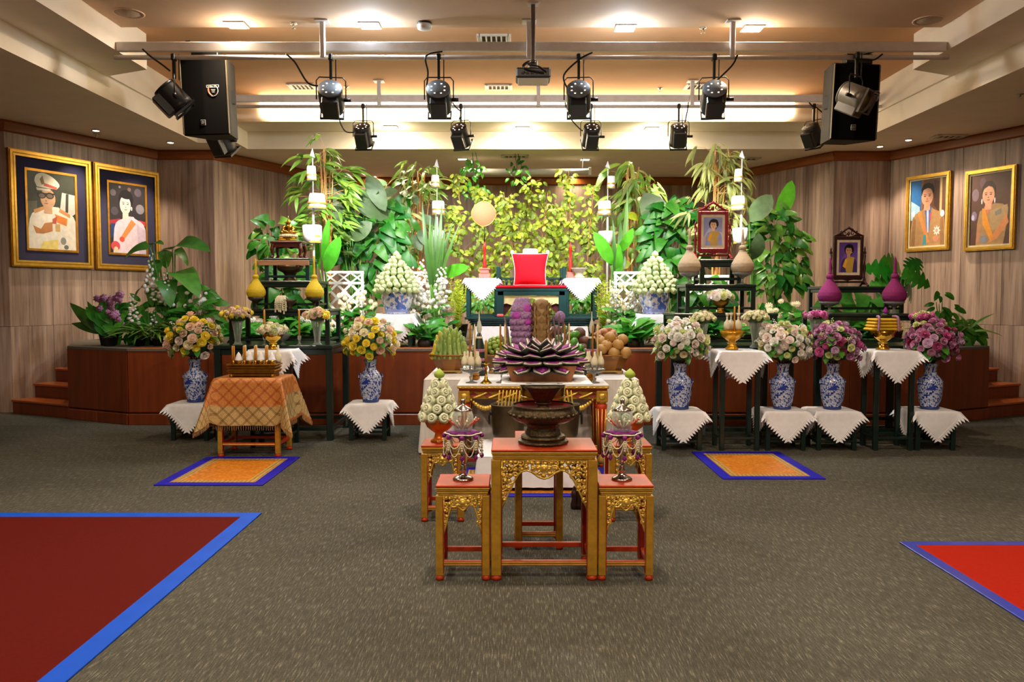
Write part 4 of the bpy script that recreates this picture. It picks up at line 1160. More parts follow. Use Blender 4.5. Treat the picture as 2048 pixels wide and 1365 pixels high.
# garlanded glass jars on the small front stands
def garland_jar(label, x, y, z):
    t = thing('garlanded_jar', label, 'jar', (x, y, z))
    MB().lathe([(.052, 0), (.055, .006), (.045, .014), (.03, .02), (.012, .03), (.016, .042), (.02, .05), (.012, .058), (.016, .068), (.010, .075)], 24).build('base', M_CHROME, t)
    MB().lathe([(.010, .07), (.010, .15), (.02, .19), (.03, .21)], 14).build('stem', mat('pink_tinted_glass', 'c9a0a0', .1, trans=.6), t)
    MB().lathe([(.012, .215), (.036, .225), (.048, .25), (.055, .285), (.054, .315), (.044, .34), (.042, .34), (.052, .313), (.052, .285), (.045, .252), (.034, .23), (.01, .22)], 22).build('glass_bowl', M_GLASS, t)
    MB().lathe([(.046, .336), (.047, .342), (.036, .35), (.022, .358), (.013, .364), (.010, .366), (.012, .386), (.014, .39), (.002, .393)], 22).build('lid', M_CHROME, t)
    # collar of purple petals and dark leaf
    def lb(a, i): return 1 + .1 * math.cos(6 * a)
    MB().lathe([(.03, .205), (.085, .222), (.088, .226), (.084, .230), (.03, .218)], 30, lobe=lb).build('leaf_collar', M_DKLEAF, t)
    MB().lathe([(.03, .219), (.078, .231), (.082, .235), (.03, .24)], 30, lobe=lb).build('purple_collar', M_PURP, t)
    MB().tube([(.088 * (1 + .1 * math.cos(6 * a)) * math.cos(a), .088 * (1 + .1 * math.cos(6 * a)) * math.sin(a), .229) for a in [2 * PI * k / 36 for k in range(37)]], .0035, 5).build('white_edge', M_PWH, t)
    for k in range(10):
        a = 2 * PI * k / 10; d = Vector((math.cos(a), math.sin(a), .75))
        MB().tube([Vector((0, 0, .235)) + d * .025, Vector((0, 0, .235)) + d * .075], [.006, .0045], 6).ball(Vector((0, 0, .235)) + d * .08, .007, 6, 4).build('bud_finger', M_IVORY if k % 3 else mat('coral_bud', 'c4533c', .6), t)
    n = 8
    for k in range(n):
        a = 2 * PI * k / n; p = Vector((.097 * math.cos(a), .097 * math.sin(a), .222))
        MB().ball(tuple(p + Vector((0, 0, -.004))), .0125, 8, 6).build('purple_ball', M_PURP, t)
        m = MB()
        for q in range(5): m.ball(tuple(p + Vector((0, 0, -.02 - q * .011))), (.0075, .0075, .006), 6, 4)
        h = m.build('hanging_strand', M_IVORY, t)
        MB().ball(tuple(p + Vector((0, 0, -.08))), (.008, .008, .008), 6, 4).build('green_cap', M_STEMD, h)
        MB().lathe([(.002, .006), (.010, -.006), (.011, -.016), (.002, -.026)], 8).build('purple_tassel', M_PURP, h, tuple(p + Vector((0, 0, -.09))))
        a2 = 2 * PI * (k + 1) / n; p2 = Vector((.097 * math.cos(a2), .097 * math.sin(a2), .222))
        for dz in (.045, .085):
            pts = []
            for q in range(9):
                s_ = q / 8; pt = p.lerp(p2, s_); pt = pt + Vector((pt.x, pt.y, 0)).normalized() * .012 * math.sin(PI * s_); pt.z -= .01 + dz * 4 * s_ * (1 - s_); pts.append(pt)
            MB().tube(pts, .0028, 5).build('bead_swag', M_IVORY, t)
    t.scale = (1.05, 1.05, 1.12)
    return t
garland_jar('tall glass jar with silver lid and bead garlands on the left front stand', at(923, 0, 4.30).x, 4.30, .51)
garland_jar('tall glass jar with silver lid and bead garlands on the right front stand', at(1251, 0, 4.30).x, 4.30, .51)

# cones of folded white lotus in orange bowls
def lotus_cone(side, x, y, z):
    b = thing('orange_footed_bowl', 'orange fluted footed bowl on the rear %s altar stand' % side, 'bowl', (x, y, z))
    def lb(a, i): return 1 + .035 * math.cos(20 * a)
    MB().lathe([(.055, 0), (.058, .01), (.045, .02), (.035, .035), (.03, .06), (.05, .075), (.085, .105), (.1, .14), (.108, .165), (.1, .166), (.08, .12)], 40, lobe=lb).build('bowl', mat('orange_lustre', 'd8741a', .25, .3, var=.1), b)
    MB().lathe([(.06, 0), (.063, .006), (.06, .012)], 24).build('foot_band', M_BRASS, b)
    t = thing('lotus_cone', 'cone of folded white lotus flowers topped by a green bud, rear %s stand' % side, 'arrangement', (x, y, z + .16))
    rows = [(.0, .125, 10), (.058, .105, 9), (.112, .085, 7), (.165, .063, 6), (.212, .04, 4)]
    for z_, r, n in rows:
        for k in range(n):
            a = 2 * PI * k / n + z_ * 20
            d = Vector((math.cos(a), math.sin(a), .25))
            O('folded_lotus', FOLD, t, (r * math.cos(a), r * math.sin(a), .02 + z_), aim(d), .034 * U(.95, 1.08))
    O('lotus_bud', BUDG, t, (0, 0, .30), (0, 0, 0), .038)
    MB().lathe([(.1, 0), (.095, .05), (.03, .25), (.005, .27)], 14).build('core', M_STEMD, t)
lotus_cone('left', at(875, 0, 5.42).x, 5.42, .515)
lotus_cone('right', at(1266, 0, 5.42).x, 5.42, .515)

# low white-clothed table on the blue edged mat
def box_cloth(name, label, x0, x1, y0, y1, z1, zb, m, flare=.03, ripple=.008, seg=60, fr=26):
    t = thing(name, label, 'tablecloth', ((x0 + x1) / 2, (y0 + y1) / 2, 0))
    W, D = (x1 - x0) / 2, (y1 - y0) / 2
    def ring(s_, k):
        pts = []
        for i in range(4 * seg):
            u = i / (4 * seg) * 4; q = int(u); f = (u - q) * 2 - 1
            p = [(f * W, -D), (W, f * D), (-f * W, D), (-W, -f * D)][q]
            n_ = [(0, -1), (1, 0), (0, 1), (-1, 0)][q]
            rp = flare * s_ + ripple * s_ * math.sin(i * fr / 10.0 + math.sin(i * .31) * 2)
            cf = 1 - abs(f) ** 8
            nx = n_[0] + (f ** 9 * (-n_[1] if q in (0, 2) else 0) if False else 0)
            pts.append((p[0] + n_[0] * rp + (p[0] / W) * flare * s_ * abs(f) ** 8 * abs(n_[1]), p[1] + n_[1] * rp + (p[1] / D) * flare * s_ * abs(f) ** 8 * abs(n_[0])))
        return pts
    m1 = MB(); rows = 6; vs = []; fs = []; n = 4 * seg
    for k in range(rows + 1):
        s_ = k / rows
        for (x, y) in ring(s_, k): vs.append((x, y, z1 + (zb - z1) * s_))
    for k in range(rows):
        for i in range(n): fs.append((k * n + i, k * n + (i + 1) % n, (k + 1) * n + (i + 1) % n, (k + 1) * n + i))
    m1.add(vs, fs, True).build('skirt', m, t, fix=False)
    MB().box((0, 0, z1 - .002), (2 * W + .004, 2 * D + .004, .006), ch=.002).build('cloth_top', m, t)
    return t
framed_table('low_table', 'low dark table hidden under the plain white cloth behind the front stands', -.24, .62, 6.14, 6.84, .01, .255, M_REDDK, .05)
box_cloth('white_tablecloth', 'plain white cloth over the low table behind the front stands', -.27, .65, 6.12, 6.87, .27, .035, M_CLOTH, .03, .006, 40, 8)
t = thing('carved_ornament', 'dark carved wooden triple spired ornament beside the low white table', 'carving', (at(1163, 0, 5.6).x, 5.6, 0))
for i, h in ((-1, .17), (0, .2), (1, .17)):
    MB().lathe([(.022, 0), (.028, .03), (.018, .07), (.026, .10), (.02, h * .75), (.008, h * .85), (.012, h * .9), (.001, h)], 12).build('spire', mat('dark_carved_wood', '2a120c', .4), t, (i * .035, 0, 0))
# ------------------------------------------------------------------ tiered shrines in front of the stage
framed_table('shrine_table', 'large dark green table at the base of the left golden Buddha shrine', -3.11, -1.87, 8.3, 9.2, 0, 1.0, M_GREEN, .065, .04)
framed_table('tier_table', 'lowest dark green tier of the left golden Buddha shrine', -2.99, -1.92, 8.42, 9.0, 1.0, 1.375, M_GREEN, .045, .03, rungh=.05, apron=.04)
framed_table('tier_table', 'middle dark green tier of the left golden Buddha shrine', -2.77, -2.05, 8.52, 8.98, 1.375, 1.675, M_GREEN, .04, .03, rungh=.05, apron=.035)
framed_table('tier_table', 'top dark green tier carrying the golden Buddha image', -2.66, -2.17, 8.6, 8.96, 1.675, 1.92, M_TEAL, .04, .028, rungh=.05, apron=.03)
framed_table('shrine_table', 'large dark green table at the base of the right shrine with the red photo stand', 1.64, 2.92, 8.25, 9.15, 0, 1.0, M_GREEN, .065, .04)
framed_table('tier_table', 'lowest dark green tier under the red photo stand', 1.66, 2.73, 8.2, 8.82, 1.0, 1.335, M_GREEN, .045, .03, rungh=.05, apron=.04)
framed_table('tier_table', 'middle dark green tier holding the tan thread gourds', 1.81, 2.55, 8.36, 8.82, 1.335, 1.635, M_GREEN, .04, .03, rungh=.05, apron=.035)
framed_table('tier_table', 'top dark green tier carrying the red photo stand', 1.98, 2.43, 8.46, 8.8, 1.635, 1.9, M_GREEN, .045, .03, rungh=.06, apron=.04)
framed_table('shrine_table', 'large dark green table at the base of the shrine with the magenta gourds', 3.12, 4.34, 8.2, 9.1, 0, 1.0, M_GREEN, .065, .04)
framed_table('tier_table', 'lower dark green tier holding the magenta gourds', 3.25, 4.17, 8.22, 9.0, 1.0, 1.33, M_GREEN, .045, .03, rungh=.05, apron=.04)
framed_table('tier_table', 'upper dark green tier carrying the dark wooden photo stand', 3.3, 4.2, 8.56, 8.96, 1.33, 1.617, M_GREEN, .04, .03, rungh=.05, apron=.035)

# golden seated image on its carved table
p = Vector((-2.435, 8.77, 1.92))
t = thing('carved_side_table', 'small red brown carved table under the golden Buddha', 'table', tuple(p))
M_RWOOD = mat('rosewood', '5a1e14', .3, var=.15, scale=8)
MB().box((0, 0, .175), (.34, .24, .025), ch=.006).box((0, 0, .15), (.30, .2, .03), ch=.004).build('table_top', M_RWOOD, t)
for i in (-1, 1):
    for j in (-1, 1):
        MB().tube(crv([(i * .14, j * .09, .16), (i * .155, j * .1, .09), (i * .145, j * .095, .03), (i * .165, j * .11, .012)], 5), [.022] * 6 + [.016] * 6 + [.02] * 4, 6).build('leg', M_RWOOD, t)
    MB().prism([(-.14, .14), (.14, .14), (.14, .115), (.05, .125), (0, .11), (-.05, .125), (-.14, .115)], i * .095 - .006, i * .095 + .006).build('carved_apron', M_RWOOD, t)
t = thing('buddha_image', 'small golden seated Buddha image on a white and gold lotus base', 'statue', (p.x, p.y, p.z + .1885))
MB().box((0, 0, .015), (.27, .17, .03), ch=.006).box((0, 0, .04), (.25, .155, .024), ch=.006).build('plinth', M_BRASS, t)
m = MB()
for k in range(22):
    a = 2 * PI * k / 22; m.ball((.12 * math.cos(a), .075 * math.sin(a), .075), (.022, .022, .026), 6, 4)
m.lathe([(.115, .055), (.125, .075), (.11, .1)], 22, sx=1.0, sy=.64).build('lotus_base', mat('ivory_gilt', 'e6d9ae', .35, .2), t)
m = MB()
m.ball((0, -.01, .125), (.115, .065, .03), 14, 7)          # crossed legs
for i in (-1, 1):
    m.ball((i * .085, -.02, .125), (.045, .05, .028), 10, 6)
    m.tube([(i * .052, 0, .215), (i * .082, -.005, .175), (i * .06, -.045, .142), (i * .01, -.06, .14)], [.022, .02, .017, .015], 8)
m.lathe([(.06, .12), (.052, .155), (.062, .2), (.058, .222), (.028, .235), (.02, .245)], 14, sy=.7)
m.ball((0, 0, .268), (.029, .03, .036), 12, 8); m.ball((0, 0, .298), (.018, .018, .016), 8, 5)
m.lathe([(.014, .3), (.008, .325), (.001, .365)], 8)
for i in (-1, 1): m.ball((i * .029, 0, .262), (.005, .008, .018), 6, 4)
m.ball((0, -.029, .266), (.005, .006, .007), 6, 4)
m.build('figure', M_BRASS, t)
t.scale = (.72, .72, .76)

# footed dark bowl with orange petals and a pale plank
t = thing('footed_offering_bowl', 'dark bronze footed bowl of orange petals under the Buddha tier', 'bowl', (-2.40, 8.68, 1.675))
MB().lathe([(.075, 0), (.078, .012), (.06, .03), (.055, .06), (.075, .09), (.125, .115), (.14, .145), (.14, .165), (.13, .165), (.11, .13)], 26).build('body', M_BRONZES, t)
MB().ball((0, 0, .165), (.115, .115, .04), 12, 6).build('petals', mat('orange_petals', 'd8541c', .7, var=.3, scale=50, bump=.8, bscale=80), t)
t = thing('wooden_plank', 'pale wooden plank resting before the top tier of the left shrine', 'plank', (-2.46, 8.58, 1.868))
MB().box((0, -.0, 0), (.58, .018, .055), ch=.003).build('plank_body', m_wood('pale_plank', 'a07252', 'b98a66', 'c79c78', (3, 20, 20), .6), t)

# thread gourds on glass stands
def gourd(label, x, y, z, m, sc=1.0, stand='glass', neck=.17):
    s_ = thing('footed_glass', 'footed glass under the ' + label, 'glass', (x, y, z))
    MB().lathe([(.05, 0), (.052, .006), (.02, .014), (.012, .03), (.014, .06), (.03, .075), (.075 * sc, .1), (.09 * sc, .125), (.086 * sc, .125), (.07 * sc, .104), (.02, .08)], 24).build('glass_body', M_GLASSB if stand == 'glass' else mat('smoke_glass', '3f3a30', .2, trans=.3), s_)
    t = thing('thread_gourd', label, 'offering', (x, y, z + .125))
    def rib(a, i): return 1.0
    K = [(0, .080), (.12, .095), (.25, .100), (.4, .094), (.55, .078), (.7, .058), (.85, .038), (1, .024)]
    pr = []; n = 30
    for k in range(n + 1):
        q = k / n
        i = max(j for j in range(len(K) - 1) if K[j][0] <= q + 1e-9)
        f_ = (q - K[i][0]) / (K[i + 1][0] - K[i][0])
        pr.append(((K[i][1] + (K[i + 1][1] - K[i][1]) * f_) * sc + .0016 * (k % 2), q * .2 * sc))
    MB().lathe(pr, 28).build('body', m, t)
    MB().ball((0, 0, .215 * sc), (.033 * sc, .033 * sc, .03 * sc), 14, 8).build('knot', m, t)
    MB().lathe([(.02 * sc, .235 * sc), (.014 * sc, .25 * sc), (.012 * sc, .235 * sc + neck * .5), (.009 * sc, .235 * sc + neck), (.003, .24 * sc + neck)], 12).build('spire', m, t)
    return t
gourd('yellow thread gourd at the outer end of the left shrine', at(502, 0, 8.5).x, 8.50, 1.375, M_YROPE, 1.0, 'smoke')
gourd('yellow thread gourd at the inner end of the left shrine', at(621, 0, 8.5).x, 8.50, 1.375, M_YROPE, 1.0, 'smoke', .2)
gourd('tan thread gourd left of the red photo stand', at(1385, 0, 8.46).x, 8.46, 1.635, M_TROPE, 1.2)
gourd('tan thread gourd right of the red photo stand', at(1493, 0, 8.46).x, 8.46, 1.635, M_TROPE, 1.2)
gourd('magenta gourd left of the far right shrine', at(1672, 0, 8.38).x, 8.38, 1.33, M_MAG, 1.2, neck=.17)
gourd('magenta gourd right of the far right shrine', at(1804, 0, 8.38).x, 8.38, 1.33, M_MAG, 1.22, neck=.17)

# white garland over a little bowl
t = thing('small_dark_bowl', 'small dark bowl under the white garland on the left shrine', 'bowl', (at(570, 0, 8.46).x, 8.46, 1.375))
MB().lathe([(.03, 0), (.032, .01), (.02, .03), (.05, .06), (.085, .1), (.08, .1), (.04, .07)], 18).build('body', mat('dark_wood_bowl', '3a2416', .4), t)
g = thing('white_garland', 'white bead garland hanging over the small dark bowl', 'garland', (at(556, 0, 8.46).x, 8.46, 1.475))
for i in range(7):
    m = MB(); x = -.055 + i * .018
    pts = crv([(.05, 0, .01), (x * .6, -.03, .035), (x, -.075, -.02), (x + U(-.005, .005), -.085, -.1 - U(0, .045))], 6)
    for q in pts: m.ball(tuple(q), .0095, 6, 4)
    m.build('bead_strand', M_IVORY, g)

def glass_vase_flowers(label, x, y, z, h, kinds, rad, n, size, label2, flat=.6, leafk='mid', low=-.1):
    t = thing('glass_vase', label, 'vase', (x, y, z))
    MB().lathe([(.05, 0), (.054, .006), (.036, .02), (.03, .05), (.04, h * .5), (.06, h * .92), (.068, h), (.062, h), (.034, h * .5), (.022, .06), (.02, .03)], 20).build('glass_body', M_GLASS, t)
    m = MB()
    for k in range(11):
        a = U(0, 6.28); m.tube([(.014 * math.cos(a), .014 * math.sin(a), .03), (.03 * math.cos(a), .03 * math.sin(a), h * .6), (.055 * math.cos(a), .055 * math.sin(a), h * 1.1)], .004, 5)
    m.build('flower_stems', M_STEMD, t)
    b = bouquet(label2, (x, y, z + h + rad * .22), rad, kinds, n, size, 5, flat, 0, low, leafk, neck=-rad * .3)
    return t
glass_vase_flowers('glass vase at the outer end of the left shrine table', at(466, 0, 8.42).x, 8.37, 1.0, .27, [('c_yellow', 2), ('c_peach', 2), ('peach', 1), ('c_cream', 1)], .15, 34, .034, 'yellow and peach flowers in the outer glass vase of the left shrine')
glass_vase_flowers('glass vase at the inner end of the left shrine table', at(626, 0, 8.38).x, 8.37, 1.0, .27, [('c_yellow', 1), ('yellow', 1), ('peach', 2), ('cream', 2)], .14, 30, .034, 'yellow and peach roses in the inner glass vase of the left shrine')
glass_vase_flowers('glass vase left of the gold footed bowl below the red photo stand', at(1402, 0, 8.24).x, 8.0, 1.0, .25, [('m_cream', 3), ('c_lime', 1)], .13, 40, .024, 'small cream chrysanthemums left below the red photo stand')
glass_vase_flowers('tall glass vase right of the gold footed bowl below the red photo stand', at(1508, 0, 8.2).x, 7.98, 1.0, .26, [('m_cream', 3), ('c_lime', 1)], .13, 40, .024, 'small cream chrysanthemums right below the red photo stand')
glass_vase_flowers('glass vase left of the magenta gourds', at(1645, 0, 8.1).x, 8.1, 1.0, .28, [('c_pink', 3), ('c_mauve', 1)], .12, 24, .034, 'bright pink carnations left of the magenta gourds', .4)
glass_vase_flowers('glass vase right of the magenta gourds', at(1862, 0, 8.1).x, 8.1, 1.0, .27, [('c_pink', 3), ('c_mauve', 1), ('c_lime', 1)], .12, 24, .034, 'bright pink carnations right of the magenta gourds', .4)

# gold bowls, candles and small glass on the left shrine
def gold_bowl(label, x, y, z, s_=1.0, m=None):
    t = thing('gold_footed_bowl', label, 'bowl', (x, y, z))
    def lb(a, i): return 1 + .03 * math.cos(18 * a)
    MB().lathe([(r * s_, q * s_) for r, q in [(.055, 0), (.058, .012), (.045, .025), (.035, .04), (.032, .07), (.05, .085), (.085, .11), (.1, .145), (.104, .165), (.096, .165), (.07, .12)]], 36, lobe=lb).build('body', m or M_BRASS, t)
    MB().lathe([(.037 * s_, .052 * s_), (.043 * s_, .058 * s_), (.037 * s_, .064 * s_)], 20).build('ring', M_GOLDL, t)
    return t
gx, gy = at(530, 0, 8.0).x, 8.08
bouquet('white and pale green flowers in the gold bowl of the left shrine', (gx, gy, 1.155), .135, [('c_lime', 2), ('c_cream', 2), ('white', 1)], 34, .036, 6, .55, 0, -.1, neck=-.06)
for x, lb in ((518, 'tall orange candle left of the white garland on a glass holder'), (589, 'tall orange candle right of the white garland on a glass holder')):
    t = thing('candlestick', lb, 'candle', (at(x, 0, 8.36).x, 8.36, 1.0))
    MB().lathe([(.03, 0), (.032, .006), (.012, .015), (.012, .05), (.02, .07), (.022, .1), (.018, .1)], 14).build('glass_holder', M_GLASSB, t)
    candle(t, 0, 0, .09, .28, .011, M_CANDLE)
t = thing('cut_glass_bowl', 'small cut glass footed bowl beside the gold bowl of the left shrine', 'bowl', (at(556, 0, 8.38).x, 8.36, 1.0))
MB().lathe([(.04, 0), (.042, .006), (.014, .02), (.014, .045), (.05, .06), (.08, .1), (.084, .12), (.078, .12), (.045, .07)], 22).build('body', M_GLASSB, t)
# tall green stand with white cloth beside the brocade table
framed_table('flower_stand', 'dark green stand under the white lace cloth behind the brocade covered table', -2.62, -2.2, 7.92, 8.24, 0, .965, M_GREEN, .045)
diamond_cloth('white lace cloth behind the brocade covered table', -2.41, 8.08, .968, .21, .16, .5)
gold_bowl('gold footed bowl of white and green flowers on the lace cloth behind the brocade table', gx, gy, .975, 1.0)

# brocade covered table with its offering tray
bx0, bx1, by0, by1, bz = -2.77, -2.17, 7.43, 7.86, .74
t = thing('gilded_side_table', 'gold and red legged table under the orange brocade cloth', 'table', ((bx0 + bx1) / 2, (by0 + by1) / 2, 0))
Wb, Db = bx1 - bx0, by1 - by0
MB().box((0, 0, bz - .02), (Wb, Db, .04), ch=.005).build('table_top', M_REDLAC, t)
for i in (-1, 1):
    for j in (-1, 1):
        l_ = MB().box((0, 0, (bz - .04 + .03) / 2), (.045, .045, bz - .07), ch=.004).build('leg', M_GOLD, t, (i * (Wb / 2 - .03), j * (Db / 2 - .03), 0))
        MB().box((-i * .0235, 0, .35), (.003, .04, .6)).build('red_face', M_REDDK, l_)
        MB().lathe([(.024, 0), (.03, .014), (.024, .03)], 12).build('foot', M_REDLAC, l_)
    s_ = MB().box((0, i * (Db / 2 - .03), .12), (Wb - .1, .026, .026), ch=.003).build('stretcher', M_REDLAC, t)
    MB().box((0, i * (Db / 2 - .03) + i * .0145, .12), (Wb - .1, .004, .012)).build('gilt_line', M_GOLDL, s_)
    MB().box((i * (Wb / 2 - .03), 0, .12), (.026, Db - .1, .026), ch=.003).build('stretcher', M_REDLAC, t)
def m_brocloth():
    k = NT('orange_brocade', .42, .15)
    tc = k.n('ShaderNodeTexCoord'); s_ = k.sep(tc.outputs['UV'])
    def lat(freq, th):
        a = k.math('ADD', s_[0], s_[1]); b = k.math('SUBTRACT', s_[0], s_[1])
        r = None
        for q in (a, b):
            f = k.math('ABSOLUTE', k.math('SUBTRACT', k.math('FRACT', k.math('MULTIPLY', q, freq)), .5))
            e = k.math('LESS_THAN', k.math('ABSOLUTE', k.math('SUBTRACT', f, .06)), th)
            r = e if r is None else k.math('MAXIMUM', r, e)
        return r
    L_ = lat(9.0, .028)
    dmax = k.math('MAXIMUM', k.math('ABSOLUTE', s_[0]), k.math('ABSOLUTE', s_[1]))
    outer = k.math('GREATER_THAN', dmax, .48)
    n = k.noise(k.coord((90, 90, 90)), 1.0, 2)
    c_in = k.mix(L_, k.ramp(n, [(.3, 'b06a2a'), (.7, 'cc8a48')]), '93380e')
    c_out = k.mix(L_, k.ramp(n, [(.3, 'a98a52'), (.7, 'c8ab74')]), '5c4620')
    hem = k.math('GREATER_THAN', dmax, .72)
    k.base(k.mix(hem, k.mix(outer, c_in, c_out), 'a85a28'))
    k.bump(k.math('ADD', n, L_), .25, .003)
    return k.m
M_BROC = m_brocloth()
t = thing('brocade_cloth', 'orange and gold diamond brocade cloth draped to a fringe over the gilded table', 'tablecloth', ((bx0 + bx1) / 2, (by0 + by1) / 2, bz))
ha, hb, hd = Wb / 2 + .004, Db / 2 + .004, .44
def fb(s_, q):
    u = (s_ - .5) * 2 * (ha + hd); v = (q - .5) * 2 * (hb + hd)
    cu = max(-ha, min(ha, u)); cv = max(-hb, min(hb, v)); ou, ov = u - cu, v - cv
    h = max(abs(ou), abs(ov)); mn = min(abs(ou), abs(ov))
    if h < 1e-6: return Vector((u, v, .005))
    hh = math.hypot(ou, ov)
    if mn > 1e-6:   # corner lobe: fold outwards on the diagonal
        sg = (1 if ou > 0 else -1, 1 if ov > 0 else -1)
        k = abs(ou) - abs(ov)
        out = .02 + .12 * h + .30 * mn * (1 - abs(k) / (h + 1e-6) * .4)
        drop = h * .96 + mn * .22
        sx = out * (.75 + .35 * k / (h + 1e-6)); sy = out * (.75 - .35 * k / (h + 1e-6))
        return Vector((cu + sg[0] * sx, cv + sg[1] * sy, .005 - drop * .95))
    e = .008 + .05 * h + .02 * h * math.sin(u * 16 + v * 13)
    return Vector((cu + (e if ou > 0 else -e if ou < 0 else 0), cv + (e if ov > 0 else -e if ov < 0 else 0), .005 - h))
m = MB(); N = 44
m.sheet(fb, N, N)
o = m.build('cloth_sheet', M_BROC, t, fix=False)
uv = o.data.uv_layers.new(name='UV')
for lp in o.data.loops:
    i, j = divmod(lp.vertex_index, N + 1)
    uv.data[lp.index].uv = ((i / N - .5) * 2 * (ha + hd), (j / N - .5) * 2 * (hb + hd))
m = MB()
for k in range(70):
    for side in range(4):
        s_ = (k + .5) / 70
        p = [fb(s_, 0), fb(1, s_), fb(s_, 1), fb(0, s_)][side]
        m.tube([p, p + Vector((U(-.003, .003), U(-.003, .003), -.022)), p + Vector((U(-.004, .004), 0, -.045))], [.0012, .002, .0012], 4)
m.build('fringe', mat('gold_fringe', 'b98a58', .6), t, fix=False)
# offering tray
t = thing('brass_offering_tray', 'rectangular antique brass tray on legs upon the brocade cloth', 'tray', (-2.46, 7.62, bz + .0065))
W_, D_ = .46, .22
MB().box((0, 0, .02), (W_ * .9, D_ * .9, .02), ch=.005).build('lower_tier', M_BRASSD, t)
m = MB()
for k, (z, e) in enumerate(((.045, .97), (.06, 1.0), (.075, .95), (.09, 1.0), (.115, 1.03))): m.box((0, 0, z), (W_ * e, D_ * e, .018), ch=.006)
m.build('tray_body', M_BRASSD, t)
for i in (-1, 1):
    for j in (-1, 1): MB().lathe([(.016, 0), (.02, .01), (.012, .03)], 10).build('foot', M_BRASSD, t, (i * W_ * .42, j * D_ * .4, 0))
zt_ = bz + .0065 + .124
for k in range(4):
    x = -2.59 + k * .105
    c = thing('wrapped_cone', '%s white wrapped cone from the left on the brass tray' % ('first', 'second', 'third', 'fourth')[k], 'offering', (x, 7.56, zt_), group='white cones on the brass tray')
    MB().lathe([(.026, 0), (.03, .012), (.034, .032), (.03, .034)], 14).build('cup', M_BRASS, c)
    MB().lathe([(.034, .032), (.036, .044), (.028, .05), (.029, .062), (.022, .07), (.022, .08), (.012, .098), (.002, .112)], 14).build('cone', M_CLOTH, c)
    c = thing('candle_pair', '%s pair of orange candles from the left on the brass tray' % ('first', 'second', 'third', 'fourth')[k], 'candle', (x - .05, 7.56, zt_), group='orange candle pairs on the brass tray')
    MB().lathe([(.02, 0), (.018, .02), (.014, .035)], 10).build('socket', M_BRASS, c)
    candle(c, -.008, 0, .02, .15, .0075, M_CANDLE); candle(c, .008, 0, .02, .15, .0075, M_CANDLE)
    c = thing('thread_bottle', '%s cream thread bottle from the left at the back of the brass tray' % ('first', 'second', 'third', 'fourth')[k], 'offering', (x + .03, 7.66, zt_), group='cream bottles at the back of the brass tray')
    MB().lathe([(.02, 0), (.032, .03), (.034, .06), (.02, .1), (.011, .115), (.011, .165), (.006, .172)], 14).build('body', M_IVORY, c)
    MB().lathe([(.022, 0), (.024, .008), (.02, .016)], 14).build('foot', M_BRASS, c)

# ------------------------------------------------------------------ stools, lace cloths, vases, bouquets
M_GREEN2 = M_GREEN
def vase_stool(x, y, kinds, n, size, where, rad, zst=.385, hv=.455, zs=.9, spk=SPIKE, extra=5, low=-.62, w_=.40, leafk='mid', what='white rose'):
    framed_table('vase_stool', 'low dark green stool below the %s' % where, x - w_ / 2, x + w_ / 2, y - w_ * .42, y + w_ * .42, 0, zst, M_GREEN, .042, .03, rungh=.09)
    diamond_cloth('white lace cloth under the %s' % where, x, y, zst + .0, w_ / 2 + .004, w_ * .42 + .004, .47)
    vase('blue and white vase with the %s' % where, x + .01, y, zst + .0075, hv)
    bouquet(where, (x + .01, y, zst + hv + rad * .72), rad, kinds, n, size, 34, zs, extra, low, leafk, neck=-rad * .72, spk=spk)
YL = [('yellow', 5), ('peach', 4), ('cream', 2), ('blush', 1)]
vase_stool(at(372, 0, 8.46).x, 8.46, YL, 66, .046, 'yellow and peach rose bouquet left of the brocade table', .29)
vase_stool(at(732, 0, 8.46).x, 8.46, YL, 66, .046, 'yellow and peach rose bouquet nearest the white skirted table', .275)
WH = [('white', 4), ('blush', 3), ('lime', 3), ('cream', 1)]
vase_stool(at(1367, 0, 7.92).x, 7.92, WH, 84, .043, 'white rose bouquet beside the fruit table', .27)
vase_stool(at(1573, 0, 7.92).x + .02, 7.92, WH, 84, .043, 'white rose bouquet beside the mauve bouquet', .262)
MV = [('mauve', 5), ('lilac', 3), ('wine', 2), ('lime', 1), ('pink', 1)]
vase_stool(at(1680, 0, 7.92).x, 7.92, MV, 88, .042, 'mauve and wine bouquet beside the white bouquet', .262, spk=SPIKEL)
vase_stool(at(1880, 0, 7.92).x, 7.92, MV, 88, .042, 'mauve bouquet at the far right end by the steps', .262, spk=SPIKEL)
# tall stands with cloths on the right
for (x, lb) in ((at(1483, 0, 7.93).x, 'white bouquets'), (at(1796, 0, 7.9).x, 'mauve bouquets')):
    framed_table('flower_stand', 'tall dark green stand between the two %s' % lb, x - .2, x + .2, 7.75, 8.08, 0, .975, M_GREEN, .045)
    diamond_cloth('white lace cloth on the tall stand between the two %s' % lb, x, 7.915, .977, .204, .17, .48)
x = at(1474, 0, 7.9).x
gold_bowl('gold fluted pedestal bowl between the two white bouquets', x, 7.9, .985, 1.1, mat('amber_gilt', 'd9a22c', .22, .6, var=.1))
for k, dx in enumerate((-.055, 0.0, .055)):
    c = thing('thread_bottle', ['cream thread bottle at the left of the gold pedestal bowl', 'cream thread bottle in the middle of the gold pedestal bowl', 'cream thread bottle at the right of the gold pedestal bowl'][k], 'offering', (x + dx, 7.9 + (.04 if k == 1 else -.02), .985 + .135))
    MB().lathe([(.02, 0), (.03, .02), (.028, .06)], 12).build('amber_cup', M_AMBER, c)
    MB().lathe([(.03, .06), (.036, .09), (.03, .13), (.012, .155), (.008, .17), (.01, .19)], 14).build('thread_body', M_IVORY, c)
    MB().lathe([(.008, .19), (.014, .2), (.02, .225), (.004, .225)], 12).build('flared_neck', M_IVORY, c)
